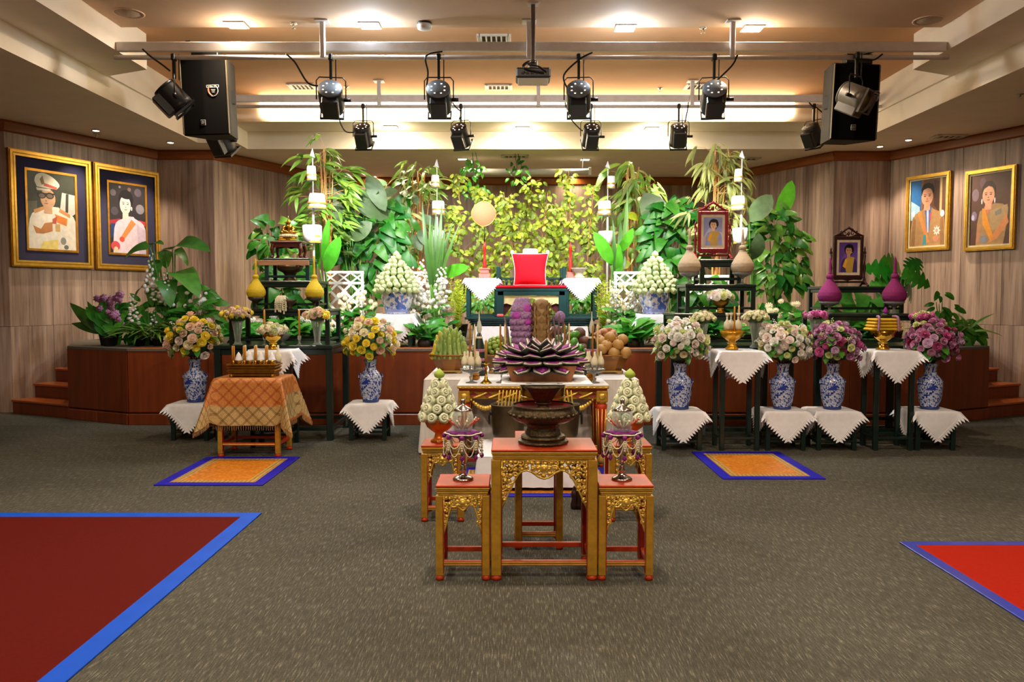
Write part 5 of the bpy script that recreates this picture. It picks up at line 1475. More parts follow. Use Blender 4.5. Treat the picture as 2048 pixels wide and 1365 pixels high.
c = thing('tall_candle', 'thin orange candle in the gold pedestal bowl between the white bouquets', 'candle', (x + .012, 7.86, .985 + .135)); candle(c, 0, 0, 0, .29, .009, M_CANDLE)
c = thing('tall_candle', 'thin cream candle in the gold pedestal bowl between the white bouquets', 'candle', (x + .075, 7.93, .985 + .135)); candle(c, 0, 0, 0, .3, .008, M_CANDLEC)
x2 = at(1783, 0, 7.9).x
gold_bowl('gold pedestal bowl with folded yellow cloth between the mauve bouquets', x2, 7.9, .985, 1.12)
t = thing('folded_cloth', 'folded yellow robe bundle in the gold pedestal bowl', 'cloth', (x2, 7.9, .985 + .182))
for k in range(4): MB().box((U(-.006, .006), 0, .018 + k * .031), (.31 - .02 * k, .2, .028), ch=.012).build('fold', mat('yellow_robe', 'c9a018', .7, var=.1, bump=.2), t)
for i in (-1, 1):
    MB().tube(crv([(i * .075, -.03, .146), (i * .09, -.105, .14), (i * .095, -.118, .08), (i * .1, -.12, .0)], 5), .012, 6).build('ribbon', mat('mauve_ribbon', '9a6a90', .6, var=.3, scale=80), t)
MB().lathe([(.04, 0), (.05, .02), (.02, .035)], 14).build('leaf_cup', M_DKLEAF, t, (0.02, 0, .144))
MB().lathe([(.03, .03), (.028, .05), (.012, .08), (.002, .095)], 12).build('purple_cone', M_PURP, t, (0.02, 0, .144))
# small flower bowl on the middle shrine
gold_bowl('small gold bowl of white flowers on the tier below the red photo stand', at(1449, 0, 8.3).x, 8.28, 1.335, .8, M_BRASSD)
bouquet('white and pale green flowers in the small gold bowl below the red photo stand', (at(1449, 0, 8.3).x, 8.28, 1.335 + .16), .12, [('white', 3), ('lime', 1), ('blush', 1)], 26, .042, 5, .6, 0, -.05, neck=-.06)
# ------------------------------------------------------------------ central offering tables
M_SKIRT = mat('sheer_white_skirt', 'd8d4d0', .9, var=.05, scale=20, stretch=(3, 3, .3))
sx0, sx1 = -.84, 1.21
framed_table('fruit_table', 'long table hidden under the white skirt with the fruit bowls', sx0 + .03, sx1 - .03, 7.63, 9.1, 0, .705, M_GREEN, .05)
box_cloth('skirted_tablecloth', 'long white pleated table skirt under the four fruit bowls', sx0, sx1, 7.6, 9.15, .715, .02, M_SKIRT, .05, .016, 60, 11)

def fruit_bowl(label, x, y, z, w_=.2, h=.19):
    t = thing('fruit_bowl', label, 'bowl', (x, y, z))
    s_ = w_ / .2
    MB().lathe([(.115 * s_, .02), (.13 * s_, .05), (.165 * s_, .13), (.195 * s_, h - .012), (.215 * s_, h), (.21 * s_, h + .008), (.18 * s_, h - .01), (.12 * s_, .06)], 8, phase=PI / 8, smooth=False).build('body', mat('ochre_bowl_glaze', '8a5a22', .35, var=.15, scale=7), t)
    for k in range(4):
        a = k * PI / 2
        MB().prism([(-.10 * s_, .0), (-.11 * s_, .03), (.11 * s_, .03), (.10 * s_, .0), (.05 * s_, .012), (-.05 * s_, .012)], -.118 * s_, -.108 * s_, Rz(a)).build('foot', mat('pale_bowl_foot', 'a8884a', .4), t)
    return t
def fruit(nm_, label, me, pos, rot, sc, group): return tag(O(nm_, me, None, pos, rot, sc), label, nm_ if nm_ in ('banana', 'mango') else 'fruit', group)
zf = .7185
# bananas
bxn, byn = at(897, 0, 8.3).x, 8.32
fruit_bowl('ochre bowl piled with green bananas', bxn, byn, zf, .22)
ban = MB(); pts = []
for k in range(9):
    q = k / 8; pts.append((0, .03 * math.sin(PI * q) - .012, q * .17))
ban.tube(pts, [.014, .021, .0255, .0275, .028, .0275, .025, .018, .006], 8)
BAN = ban.mesh('banana', mat('green_banana', '86a048', .42, var=.25, scale=7, rnd=.25)); BANY = ban.mesh('banana', mat('yellow_banana', 'c9b32c', .45, var=.2, scale=9, rnd=.1))
for row, (r, z, n, tl, sc) in enumerate(((.195, .15, 21, .26, .95), (.165, .205, 18, .18, 1.0), (.125, .25, 13, .12, 1.02), (.075, .28, 8, .08, 1.02), (.025, .29, 3, .04, 1.02))):
    for k in range(n):
        a = 2 * PI * k / n + row * .2
        e = (Rz(a + PI / 2) @ Rx(-tl)).to_euler()
        yel = row < 3 and math.cos(a) < -.9
        fruit('banana', 'yellow ripe banana at the side of the banana pile' if yel else 'green banana standing in the ochre bowl of bananas', BANY if yel else BAN, (bxn + r * math.cos(a), byn + r * math.sin(a), zf + z + U(-.015, .015)), e, sc * U(.9, 1.08), 'yellow bananas at the pile side' if yel else 'green bananas in the ochre bowl')
# green grapes / limes heap
gx_, gy_ = at(1000, 0, 8.25).x, 8.3
fruit_bowl('ochre bowl heaped with small green fruit behind the glass stands', gx_, gy_, zf, .2)
lime = MB().ball((0, 0, 0), (.026, .026, .033), 10, 7).ball((0, 0, .033), .006, 5, 4).mesh('lime', mat('green_fruit', '7c9432', .35, var=.15, scale=12, rnd=.2))
for k in range(64):
    q = k / 64; a = k * 2.4; r = .19 * math.sqrt(1 - q * .93)
    fruit('lime', 'small green fruit heaped in the bowl beside the bananas', lime, (gx_ + r * math.cos(a), gy_ + r * math.sin(a), zf + .19 + .17 * q ** .8), (U(0, 3), U(0, 3), 0), U(.9, 1.15), 'small green fruit heap')
cust = MB()
for k in range(26):
    q = 1 - 2 * (k + .5) / 26; r = math.sqrt(1 - q * q); a = k * 2.4; cust.ball((.04 * r * math.cos(a), .04 * r * math.sin(a), .04 * q), .016, 5, 4)
cust.ball((0, 0, 0), .042, 8, 6)
CUST = cust.mesh('custard_apple', mat('custard_apple_skin', '5f6a34', .6, var=.3, scale=20))
for k, (x, y, z) in enumerate(((956, 718, 8.8), (968, 718, 8.8), (944, 718, 8.8), (962, 704, 8.8), (950, 704, 8.8), (957, 691, 8.8))):
    p = at(x, y, z); fruit('custard_apple', 'knobbly green custard apple between the bananas and limes', CUST, tuple(p), (0, 0, U(0, 6)), 1.0, 'custard apples')
# mangoes and coconuts
mx_, my_ = at(1145, 0, 8.25).x, 8.3
fruit_bowl('ochre bowl of green mangoes and brown coconuts behind the leaf lotus', mx_, my_, zf, .2)
man = MB().ball((0, 0, 0), (.042, .036, .055), 12, 8).ball((.012, 0, -.04), (.02, .02, .02), 7, 5)
MAN = man.mesh('mango', mat('green_mango', '4f8a2c', .3, var=.15, scale=8, rnd=.12))
for k, (x, y, Y) in enumerate(((1120, 690, 8.1), (1112, 700, 8.12), (1136, 672, 8.15), (1130, 660, 8.2), (1148, 684, 8.08), (1160, 697, 8.08), (1150, 702, 8.05), (1172, 706, 8.1), (1164, 714, 8.06), (1125, 712, 8.05), (1142, 695, 8.1), (1118, 678, 8.2), (1150, 670, 8.25))):
    fruit('mango', 'green mango in the bowl behind the leaf lotus', MAN, tuple(at(x, y, Y)), (U(-.5, .5), PI / 2 + U(-.5, .5), U(0, 3)), U(.95, 1.1), 'green mangoes')
COCO = MB().lathe([(.01, -.07), (.045, -.055), (.066, -.01), (.06, .035), (.03, .062), (.008, .066)], 16).mesh('coconut', mat('brown_husk', '5c3418', .6, var=.3, scale=20, bump=.3, rnd=.15))
for k, (x, y, Y) in enumerate(((1113, 664, 8.42), (1096, 678, 8.42), (1143, 672, 8.45), (1159, 668, 8.42), (1168, 684, 8.36), (1165, 700, 8.3), (1100, 696, 8.4))):
    fruit('coconut', 'brown husked fruit among the green mangoes', COCO, tuple(at(x, y, Y)), (U(-.4, .4), U(-.4, .4), 0), U(.85, 1.05), 'brown husked fruit')
# tan round fruit and tubers
sx_, sy_ = at(1222, 0, 8.25).x, 8.3
fruit_bowl('ochre bowl of round tan fruit and knobbly tubers', sx_, sy_, zf, .24)
SAN = MB().ball((0, 0, 0), (.062, .062, .059), 16, 10).lathe([(.008, .056), (.012, .062), (.004, .068)], 8).mesh('santol', mat('tan_fruit_skin', 'ac8240', .55, var=.12, scale=14, rnd=.08))
for x, y, Y in ((1228, 707, 8.12), (1251, 706, 8.14), (1213, 692, 8.16), (1236, 690, 8.14), (1220, 676, 8.22), (1203, 700, 8.12), (1202, 684, 8.24), (1245, 680, 8.3)):
    fruit('santol', 'round tan fruit in the bowl at the right of the fruit table', SAN, tuple(at(x, y, Y)), (U(-.6, .6), U(-.6, .6), U(0, 3)), U(.95, 1.03), 'round tan fruit')
tub = MB().ball((0, 0, 0), (.045, .038, .034), 10, 7).ball((.035, .01, .01), (.025, .022, .02), 8, 5).ball((-.03, -.01, .012), (.024, .02, .02), 8, 5)
TUB = tub.mesh('tuber', mat('pinkish_tuber_skin', 'b88a68', .65, var=.2, scale=16, bump=.2, rnd=.15))
for k in range(30):
    q = k / 30; a = k * 2.4; r = .16 * math.sqrt(1 - q * .9)
    fruit('tuber', 'knobbly pale brown tuber heaped behind the round tan fruit', TUB, (sx_ - .01 + r * math.cos(a), sy_ + .13 + r * .6 * math.sin(a), zf + .2 + .24 * q), (U(-.5, .5), U(-.5, .5), U(0, 6)), U(.85, 1.1), 'pale brown tubers')

# gilded offering table with garlands
GX, GY0, GY1, GZ = .185, 6.96, 7.54, .735
t = thing('gilded_offering_table', 'carved gold and red offering table with white top and gilt garlands', 'table', (GX, (GY0 + GY1) / 2, 0))
W_, D_ = 1.33, GY1 - GY0
MB().box((0, 0, GZ - .006), (W_, D_, .012), ch=.003).build('white_top', M_CLOTH, t)
m = MB().box((0, 0, GZ - .024), (W_, D_, .022), ch=.005); m.build('gilt_edge', M_GOLDL, t)
rp = MB()
for i in range(26):
    for s_ in (-1, 1): rp.ball((-W_ / 2 + (i + .5) * W_ / 26, s_ * D_ / 2, GZ - .024), (.02, .008, .008), 6, 4, )
rp.build('rope_moulding', M_GOLDL, t)
MB().box((0, 0, GZ - .045), (W_ - .03, D_ - .03, .018), ch=.003).build('red_band', M_REDDK, t)
MB().box((0, 0, GZ - .095), (W_ - .1, D_ - .1, .075), ch=.003).build('frieze', M_GOLD, t)
m = MB()
for i in range(9):
    x = -W_ / 2 + .14 + i * (W_ - .28) / 8
    m.add([(x - .04, -D_ / 2 + .045, GZ - .095), (x, -D_ / 2 + .04, GZ - .068), (x + .04, -D_ / 2 + .045, GZ - .095), (x, -D_ / 2 + .04, GZ - .122)], [(0, 1, 2, 3)])
m.build('frieze_lozenges', M_REDDK, t, fix=False)
for i in range(8):
    x = -W_ / 2 + .2 + i * (W_ - .4) / 7
    m = MB().tube(crv([(x - .06, -D_ / 2 + .036, GZ - .12), (x, -D_ / 2 + .03, GZ - .098), (x + .06, -D_ / 2 + .036, GZ - .07)], 5), .01, 6); m.build('carved_ribbon', M_GOLDL, t)
for k in range(4):
    x0 = -W_ / 2 + .12 + k * (W_ - .24) / 4; x1 = x0 + (W_ - .24) / 4 - .02
    m = MB()
    for q in range(13):
        s_ = q / 12; r = .012 + .014 * math.sin(PI * s_)
        m.ball((x0 + (x1 - x0) * s_, -D_ / 2 + .05, GZ - .14 - .075 * math.sin(PI * s_)), (r * .9, r * .7, r), 7, 5)
    m.build('gilt_garland', M_GOLDL, t)
for i in (-1, 1):
    for j in (-1, 1):
        lx, ly = i * (W_ / 2 - .06), j * (D_ / 2 - .06)
        l_ = MB().box((0, 0, GZ - .105), (.1, .1, .1), ch=.006).build('leg_block', M_GOLD, t, (lx, ly, 0))
        MB().ball((0, -.052, GZ - .105), (.03, .008, .03), 8, 5).build('rosette', M_GOLDL, l_)
        MB().lathe([(.03, .56), (.045, .575), (.05, .6), (.035, .625), (.04, .632)], 16).build('collar', M_GOLDL, l_)
        MB().lathe([(.028, .11), (.046, .52), (.05, .555), (.03, .565)], 16, lobe=lambda a, q: 1 + .05 * math.cos(8 * a)).build('fluted_shaft', M_REDLAC, l_)
        m = MB()
        for q in range(8):
            a = 2 * PI * q / 8; m.tube([(.029 * math.cos(a), .029 * math.sin(a), .12), (.0475 * math.cos(a), .0475 * math.sin(a), .52)], .004, 5)
        m.build('gilt_flute', M_GOLDL, l_)
        MB().lathe([(.022, .03), (.032, .05), (.034, .08), (.024, .1), (.03, .112)], 16).build('ankle', M_GOLDL, l_)
        MB().lathe([(.016, 0), (.022, .012), (.018, .032)], 12).build('foot', M_REDLAC, l_)
    MB().box((0, i * (D_ / 2 - .06), .06), (W_ - .18, .025, .03), ch=.003).build('stretcher', M_REDDK, t)

# bronze lotus basins with yellow candles, on the low white table before the gilded one
def basin(x, lab):
    yb, zb_ = 6.64, .2715
    t = thing('bronze_basin', 'plain bronze basin with ring handles on the %s of the low white table' % lab, 'basin', (x, yb, zb_))
    MB().lathe([(.085, 0), (.105, .015), (.128, .09), (.138, .2), (.142, .32), (.15, .335), (.143, .342), (.132, .32), (.128, .18)], 30).build('body', M_BRONZES, t)
    for i in (-1, 1):
        MB().ball((i * .142, -.03, .27), (.02, .02, .022), 8, 6).tube([(i * .158, -.03 + .024 * math.cos(a), .225 + .05 * math.sin(a)) for a in [2 * PI * k / 14 for k in range(15)]], .007, 6).build('ring_handle', mat('dark_iron', '2a2620', .4, .7), t)
    MB().lathe([(.132, .30), (.02, .305)], 20, cap0=False).build('sand', mat('white_sand', 'd8d2c4', .9), t)
    for q in range(7):
        xx = -.085 + q * .028
        c = thing('yellow_candle', 'thin yellow candle leaning in the %s bronze basin' % lab, 'candle', (x + xx, yb - .07 + .03 * (q % 2), zb_ + .302), group='thin yellow candles in the %s basin' % lab)
        MB().lathe([(.0055, 0), (.0055, .155), (.002, .16)], 8).build('wax', mat('yellow_wax', 'dcb840', .5), c, rot=(-.05, (.14 if lab == 'left' else -.16) * (1 - abs(q - 3) * .1), 0))
        MB().ball((0, 0, .012), (.018, .018, .014), 8, 5).build('white_holder', M_CLOTH, c)
for x, lab in ((at(1016, 0, 6.64).x, 'left'), (at(1128, 0, 6.64).x, 'right')): basin(x, lab)

# glass compotes with thread bottles and candles, on the gilded table
def compote(px, Y, label, n=5):
    x = at(px, 0, Y).x
    t = thing('glass_compote', 'glass pedestal dish ' + label, 'dish', (x, Y, GZ))
    MB().lathe([(.05, 0), (.054, .005), (.02, .014), (.009, .03), (.010, .07), (.02, .085), (.06, .095), (.098, .118), (.104, .128), (.1, .128), (.055, .1), (.01, .095)], 28).build('glass_body', M_GLASSB, t)
    for k in range(n):
        a = 2 * PI * k / n + PI / 2 + PI / n; r = .062
        c = thing('thread_bottle', 'cream thread bottle on the glass dish ' + label, 'offering', (x + r * math.cos(a), Y + r * math.sin(a), GZ + .117), group='cream bottles on the dish ' + label)
        MB().lathe([(.014, 0), (.02, .004), (.012, .01), (.02, .02), (.028, .045)], 12).build('glass_cup', M_GLASS, c)
        MB().lathe([(.027, .042), (.031, .062), (.03, .085), (.02, .115), (.011, .127), (.0095, .16), (.005, .168)], 14).build('thread_body', M_IVORY, c)
    c = thing('tall_candle', 'orange candle on the glass dish ' + label, 'candle', (x - .012, Y, GZ + .11)); candle(c, 0, 0, 0, .41, .0085, mat('amber_candle', 'a06a1c', .45))
    c = thing('tall_candle', 'cream candle on the glass dish ' + label, 'candle', (x + .03, Y - .01, GZ + .112)); candle(c, 0, 0, 0, .41, .008, M_CANDLEC)
compote(941, 7.12, 'at the left end of the gilded table')
compote(1003, 7.14, 'left of the leaf lotus', 4)
compote(1134, 7.36, 'behind the right side of the leaf lotus', 4)
compote(1192, 7.12, 'at the right end of the gilded table')
t = thing('brass_candlestick', 'tall polished brass candlestick with a thick candle on the gilded table', 'candlestick', (at(971, 0, 7.1).x, 7.08, GZ))
MB().lathe([(.05, 0), (.052, .006), (.04, .016), (.025, .03), (.014, .045), (.016, .055), (.009, .065), (.009, .15), (.014, .158), (.008, .166), (.034, .175), (.036, .18), (.012, .18)], 22).build('stick', M_BRASS, t)
candle(t, 0, 0, .178, .21, .013, mat('honey_candle', 'b0863c', .5))
for px, Y, lb in ((947, 7.4, 'amber glass cup behind the leftmost glass dish'), (1186, 7.26, 'amber glass cup in front of the rightmost fruit bowl')):
    t = thing('amber_cup', lb, 'cup', (at(px, 0, Y).x, Y, GZ))
    MB().lathe([(.035, 0), (.05, .01), (.05, .03), (.04, .036)], 8).build('base', M_AMBER, t)
    MB().lathe([(.03, .036), (.045, .044), (.045, .065), (.03, .075)], 8).build('middle', M_AMBER, t)
    MB().lathe([(.025, .075), (.036, .08), (.034, .105), (.028, .105)], 8).build('cup_rim', M_AMBER, t)
# banded green cones (leaf towers) with a white bottle on top
for px, sd in ((957, 'left'), (1187, 'right')):
    Y = 8.0; x = at(px, 0, Y).x
    t = thing('leaf_tower', 'dark green leaf tower with pink bands and a pale tip, %s of the altar' % sd, 'arrangement', (x, Y, .7185))
    MB().lathe([(.075, 0), (.072, .06), (.06, .2), (.05, .3), (.03, .38), (.02, .42)], 18).build('cone', M_DKLEAF, t)
    for z, r in ((.07, .074), (.16, .067), (.25, .057)):
        m = MB()
        for k in range(20):
            a = 2 * PI * k / 20; m.ball((r * math.cos(a), r * math.sin(a), z), (.013, .013, .018), 5, 4)
        m.build('flower_band', mat('pink_band', 'b06a88', .7, var=.4, scale=60), t)
    MB().lathe([(.034, .37), (.036, .38), (.03, .39)], 14).build('white_ring', M_IVORY, t)
    MB().lathe([(.01, .41), (.024, .45), (.028, .48), (.018, .53), (.008, .56), (.006, .6), (.002, .64)], 14).build('tip', mat('pale_celadon_thread', 'c8cbb8', .7), t)

# carved brown column and purple tower
cz = GZ
t = thing('carved_column', 'tall brown carved candle column behind the leaf lotus', 'candle', (at(1084, 0, 7.3).x, 7.3, cz))
M_CARV = mat('carved_beeswax', '96764a', .55, var=.3, scale=16)
MB().lathe([(.07, 0), (.072, .7), (.06, .735), (.03, .75), (.005, .755)], 20).build('shaft', M_CARV, t)
sc_m = MB(); 
sc_m.add([(0, 0, -.035), (.035, -.012, 0), (0, -.02, .03), (-.035, -.012, 0), (0, .005, 0)], [(0, 1, 2, 3), (0, 4, 1), (1, 4, 2), (2, 4, 3), (3, 4, 0)])
SCL = sc_m.mesh('scale', M_CARV)
for row in range(11):
    for k in range(8):
        a = 2 * PI * (k + .5 * (row % 2)) / 8
        O('scale', SCL, t, (.072 * math.cos(a), .072 * math.sin(a), .05 + row * .064), (.35 * -math.sin(0), 0, a + PI / 2), (.8, 1.6, 1.0))
for k in range(4):
    a = PI / 4 + k * PI / 2
    MB().tube([(.084 * math.cos(a) + .004 * math.sin(q * 1.3), .084 * math.sin(a), .03 + q * .033) for q in range(21)], [.007 + .004 * (q % 2) for q in range(21)], 5).build('ridge', M_CARV, t)
pt = thing('purple_flower_tower', 'tall mauve tower of overlapping lace petals beside the carved column', 'arrangement', (at(1045, 0, 7.35).x, 7.36, cz))
M_MAUVE = mat('mauve_lace', '94709e', .7, var=.3, scale=60, bump=.6, bscale=120, rnd=.12); M_MAG2 = mat('magenta_petal', 'a838a8', .6, var=.2)
MB().lathe([(.05, 0), (.054, .01), (.02, .03), (.016, .12), (.045, .2), (.06, .3)], 18).build('glass_stand', M_GLASSB, pt)
MB().lathe([(.04, .22), (.075, .34), (.085, .5), (.09, .62), (.07, .7), (.02, .74)], 18).build('core', M_MAUVE, pt)
fan = MB()
fan.lathe([(.002, 0), (.022, .002), (.036, -.004), (.04, -.012)], 12, cap0=False, cap1=False, lobe=lambda a, i: 1 + .12 * math.cos(6 * a) * (i > 1))
FAN = fan.mesh('lace_petal', M_MAUVE); FANM = fan.mesh('lace_petal', M_MAG2)
for row in range(9):
    z = .27 + row * .054; r = (.055, .072, .08, .086, .09, .095, .095, .085, .06)[row]
    for k in range(9):
        a = 2 * PI * (k + .5 * (row % 2)) / 9; d = Vector((math.cos(a), math.sin(a), .25))
        O('lace_petal', FANM if (row, k) in ((6, 6), (7, 7), (5, 7)) else FAN, pt, (r * math.cos(a), r * math.sin(a), z), aim(d), U(.95, 1.1))
for sd, px in (('left', 1022), ('right', 1118)):
    t = thing('dried_spray', 'spray of dried mauve twigs %s of the carved column' % sd, 'spray', (at(px, 0, 7.4).x, 7.42, cz))
    MB().lathe([(.03, 0), (.04, .03), (.03, .12), (.025, .12)], 12).build('cup', M_GLASSB, t)
    for k in range(9):
        a = U(0, 6.28); r = U(.05, .13); h = U(.4, .62)
        MB().tube(crv([(0, 0, .05), (r * .3 * math.cos(a), r * .3 * math.sin(a), h * .5), (r * math.cos(a), r * math.sin(a), h)], 5), [.004] * 6 + [.009] * 4 + [.003], 5).build('twig', mat('dried_mauve', '7d6468', .8, var=.3), t)
    m = MB().ball((.02, 0, .58), (.05, .05, .06), 8, 6) if sd == 'right' else MB().ball((0, 0, .1), (.03, .03, .03), 6, 4)
    m.build('bloom', M_MAUVE, t)
pt.scale = (1.18, 1.18, 1.03)
# ------------------------------------------------------------------ throne and its side tables on the stage
thx = at(1063, 0, 10.3).x
pl = thing('throne_platform', 'stepped teal lacquered platform under the throne', 'platform', (thx, 10.55, 1.14))
MB().box((0, 0, .095), (1.68, 1.0, .03), ch=.006).build('top_slab', M_TEAL, pl)
for k in range(3): MB().box((0, 0, .068 - k * .026), (1.60 - k * .03, .94 - k * .03, .02), ch=.006).build('moulding', M_TEAL, pl)
framed_table('platform_base', 'low plain base hidden under the white cloth below the throne platform', thx - .68, thx + .66, 9.98, 11.0, .9, 1.128, M_TEAL, .06)
box_cloth('white_tablecloth', 'plain white cloth over the base below the throne platform', thx - .72, thx + .70, 9.95, 11.02, 1.132, .905, M_CLOTH, .02, .004, 40, 6)
zs_ = 1.25
t = thing('throne_chair', 'teal lacquered throne chair with turned arm rails and red seat', 'chair', (thx, 10.5, zs_))
W_, D_ = .9, .62
MB().box((0, 0, .345), (W_, D_, .035), ch=.006).build('seat_frame', M_TEAL, t)
MB().box((0, -D_ / 2 + .02, .30), (W_ - .04, .03, .055), ch=.004).build('front_apron', M_TEAL, t)
for i in (-1, 1):
    for j in (-1, 1): MB().box((i * (W_ / 2 - .05), j * (D_ / 2 - .05), .165), (.1, .09, .33), ch=.006).build('leg', M_TEAL, t)
    for j in (-1, 1): MB().box((i * (W_ / 2 - .03), j * (D_ / 2 - .06), .5), (.05, .05, .28), ch=.006).build('arm_post', M_TEAL, t)
    MB().box((i * (W_ / 2 - .03), 0, .52), (.04, D_ - .16, .03), ch=.004).build('arm_rail', M_TEAL, t)
    for k in range(4):
        MB().lathe([(.012, .365), (.02, .39), (.012, .42), (.022, .45), (.012, .48), (.012, .51)], 10).build('baluster', M_TEAL, t, (i * (W_ / 2 - .03), -.17 + k * .11, 0))
    MB().box((i * .32, D_ / 2 - .06, .5), (.22, .03, .03), ch=.004).build('back_rail', M_TEAL, t)
    MB().box((i * .32, D_ / 2 - .06, .4), (.22, .03, .03), ch=.004).build('back_rail', M_TEAL, t)
    for k in range(3): MB().lathe([(.01, .41), (.018, .44), (.01, .49)], 8).build('baluster', M_TEAL, t, (i * (.25 + k * .07), D_ / 2 - .06, 0))
MB().box((0, D_ / 2 - .05, .80), (.2, .07, .2), ch=.02).box((0, D_ / 2 - .05, .55), (.3, .05, .4), ch=.01).build('back_pad', M_CLOTH, t)
m = MB()
pan = [(-.36, .27), (.36, .27)]
for k in range(17):
    u = 1 - k / 8; pan.append((u * .36, .19 + .05 * math.cos(u * PI * 2) - .08 * abs(u) ** 3))
m.prism(pan, -D_ / 2 + .03, -D_ / 2 + .045); m.build('gilt_lambrequin', mat('pale_gilding', 'e2d6a0', .35, .3), t)
for i in (-1, 1): MB().prism([(i * .36, .27), (i * .2, .27), (i * .26, .12), (i * .34, .02), (i * .36, .02)], -D_ / 2 + .06, -D_ / 2 + .07).build('inner_curtain', mat('dark_red_curtain', '4a0c10', .8), t)
MB().box((0, 0, .3), (.7, .3, .02)).build('under_shelf', M_TEAL, t)
M_CUSH = mat('red_satin', 'c01022', .85, var=.04, scale=6, spec=.15)
t = thing('seat_cushion', 'flat bright red cushion covering the throne seat', 'cushion', (thx, 10.49, zs_ + .363))
MB().box((0, 0, .02), (.9, .62, .04), ch=.015).build('pad', M_CUSH, t)
t = thing('throne_pillow', 'upright bright red pillow with white piping on the throne', 'pillow', (thx - .012, 10.36, zs_ + .404))
def pil(s_, q, sg):
    u, v = s_ * 2 - 1, q * 2 - 1
    puff = (1 - u ** 4) * (1 - v ** 4)
    x = u * (.205 + .015 * v + .02 * v * v) * (1 - .03 * (1 - v * v)); z = .21 + v * .21 * (1 - .04 * (1 - u * u))
    return Vector((x, sg * .075 * puff ** .6, z))
m = MB(); m.sheet(lambda a, b: pil(a, b, -1), 14, 14); m.sheet(lambda a, b: pil(a, b, 1), 14, 14)
m.build('pillow_body', M_CUSH, t, fix=False, rot=(-.16, 0, 0))
pts = [pil(k / 14, 0, 0) for k in range(15)] + [pil(1, k / 14, 0) for k in range(15)] + [pil(1 - k / 14, 1, 0) for k in range(15)] + [pil(0, 1 - k / 14, 0) for k in range(15)]
MB().tube(pts, .0045, 6).build('piping', M_CLOTH, t, rot=(-.16, 0, 0))
for i in (-1, 1):
    MB().ball((i * .23, .07, .43), (.025, .02, .03), 8, 5).build('tassel', M_CLOTH, t)
for px in (1000, 1125):
    t = thing('red_block', 'small pinkish red block on the platform by the %s throne leg' % ('left' if px < 1063 else 'right'), 'block', (at(px, 0, 10.12).x, 10.10, zs_))
    MB().box((0, 0, .02), (.09, .05, .04), ch=.012).build('block_body', mat('salmon_red', 'd85a5c', .6), t)
for px, sd in ((964, 'left'), (1163, 'right')):
    Y = 10.4; x = at(px, 0, Y).x
    framed_table('side_table', 'teal side table under the lace cloth %s of the throne' % sd, x - .21, x + .21, Y - .16, Y + .16, zs_, 1.738, M_TEAL, .05, .03, rungh=.02)
    diamond_cloth('white lace cloth on the side table %s of the throne' % sd, x, Y, 1.74, .214, .164, .44)
# round fan on its red stand
fx = at(968, 0, 10.4).x
t = thing('ceremonial_fan', 'round peach hand fan on a red post left of the throne', 'fan', (fx, 10.42, 1.7475))
MB().box((0, 0, .03), (.15, .12, .06), ch=.01).box((0, 0, .085), (.12, .1, .05), ch=.008).box((0, 0, .12), (.15, .12, .02), ch=.005).build('pedestal', mat('salmon_stone', 'c86a62', .6, var=.1), t)
MB().lathe([(.03, .13), (.02, .16), (.028, .2), (.016, .24), (.016, .36), (.024, .38), (.014, .42), (.012, .47)], 14).build('red_post', mat('red_lacquer_post', 'b0201c', .35), t)
MB().cyl((0, 0, .46), (0, 0, .66), .008, 8).build('handle', M_BLACK, t)
def fr_(a, i): return 1 + .03 * math.cos(4 * a)
fd = MB(); fd.lathe([(.002, .012), (.145, .012), (.155, 0), (.145, -.012), (.002, -.012)], 36, lobe=fr_)
def m_fan():
    k = NT('peach_embroidery', .7)
    v = k.coord((1, 1, 1)); gr = k.n('ShaderNodeTexWave', wave_type='RINGS', rings_direction='Z'); gr.inputs['Scale'].default_value = 22; gr.inputs['Distortion'].default_value = 4; gr.inputs['Detail'].default_value = 3; k.l(v, gr.inputs['Vector'])
    k.base(k.ramp(gr.outputs[1], [(.2, 'b0704a'), (.7, 'b87c58')])); return k.m
fd.build('fan_disc', m_fan(), t, (-.01, -.01, .83), (PI / 2, 0, 0))
MB().tube([(.155 * fr_(a, 0) * math.cos(a) - .01, -.01, .83 + .155 * fr_(a, 0) * math.sin(a)) for a in [2 * PI * k / 36 for k in range(37)]], .006, 6).build('gold_rim', M_GOLDL, t)
MB().lathe([(.014, 0), (.006, .03), (.003, .06)], 8).build('finial', M_GOLDL, t, (-.01, -.01, .985))
cx_ = at(1156, 0, 10.4).x
t = thing('stone_pedestal', 'grey round pedestal bowl right of the throne', 'pedestal', (cx_ + .03, 10.38, 1.7475))
MB().lathe([(.07, 0), (.07, .02), (.05, .04), (.05, .07), (.08, .1), (.11, .12), (.11, .13), (.06, .13)], 20).build('body', mat('grey_stone', 'a59a8c', .7, var=.15), t)
t = thing('red_post_stand', 'red turned post on a salmon base right of the throne', 'stand', (cx_ - .08, 10.44, 1.7475))
MB().box((0, 0, .04), (.09, .09, .08), ch=.008).build('pedestal', mat('salmon_stone', 'c86a62'), t)
MB().lathe([(.03, .08), (.018, .12), (.028, .2), (.016, .24), (.016, .36), (.024, .38), (.012, .42), (.006, .47)], 14).build('post', mat('red_lacquer_post', 'b0201c'), t)

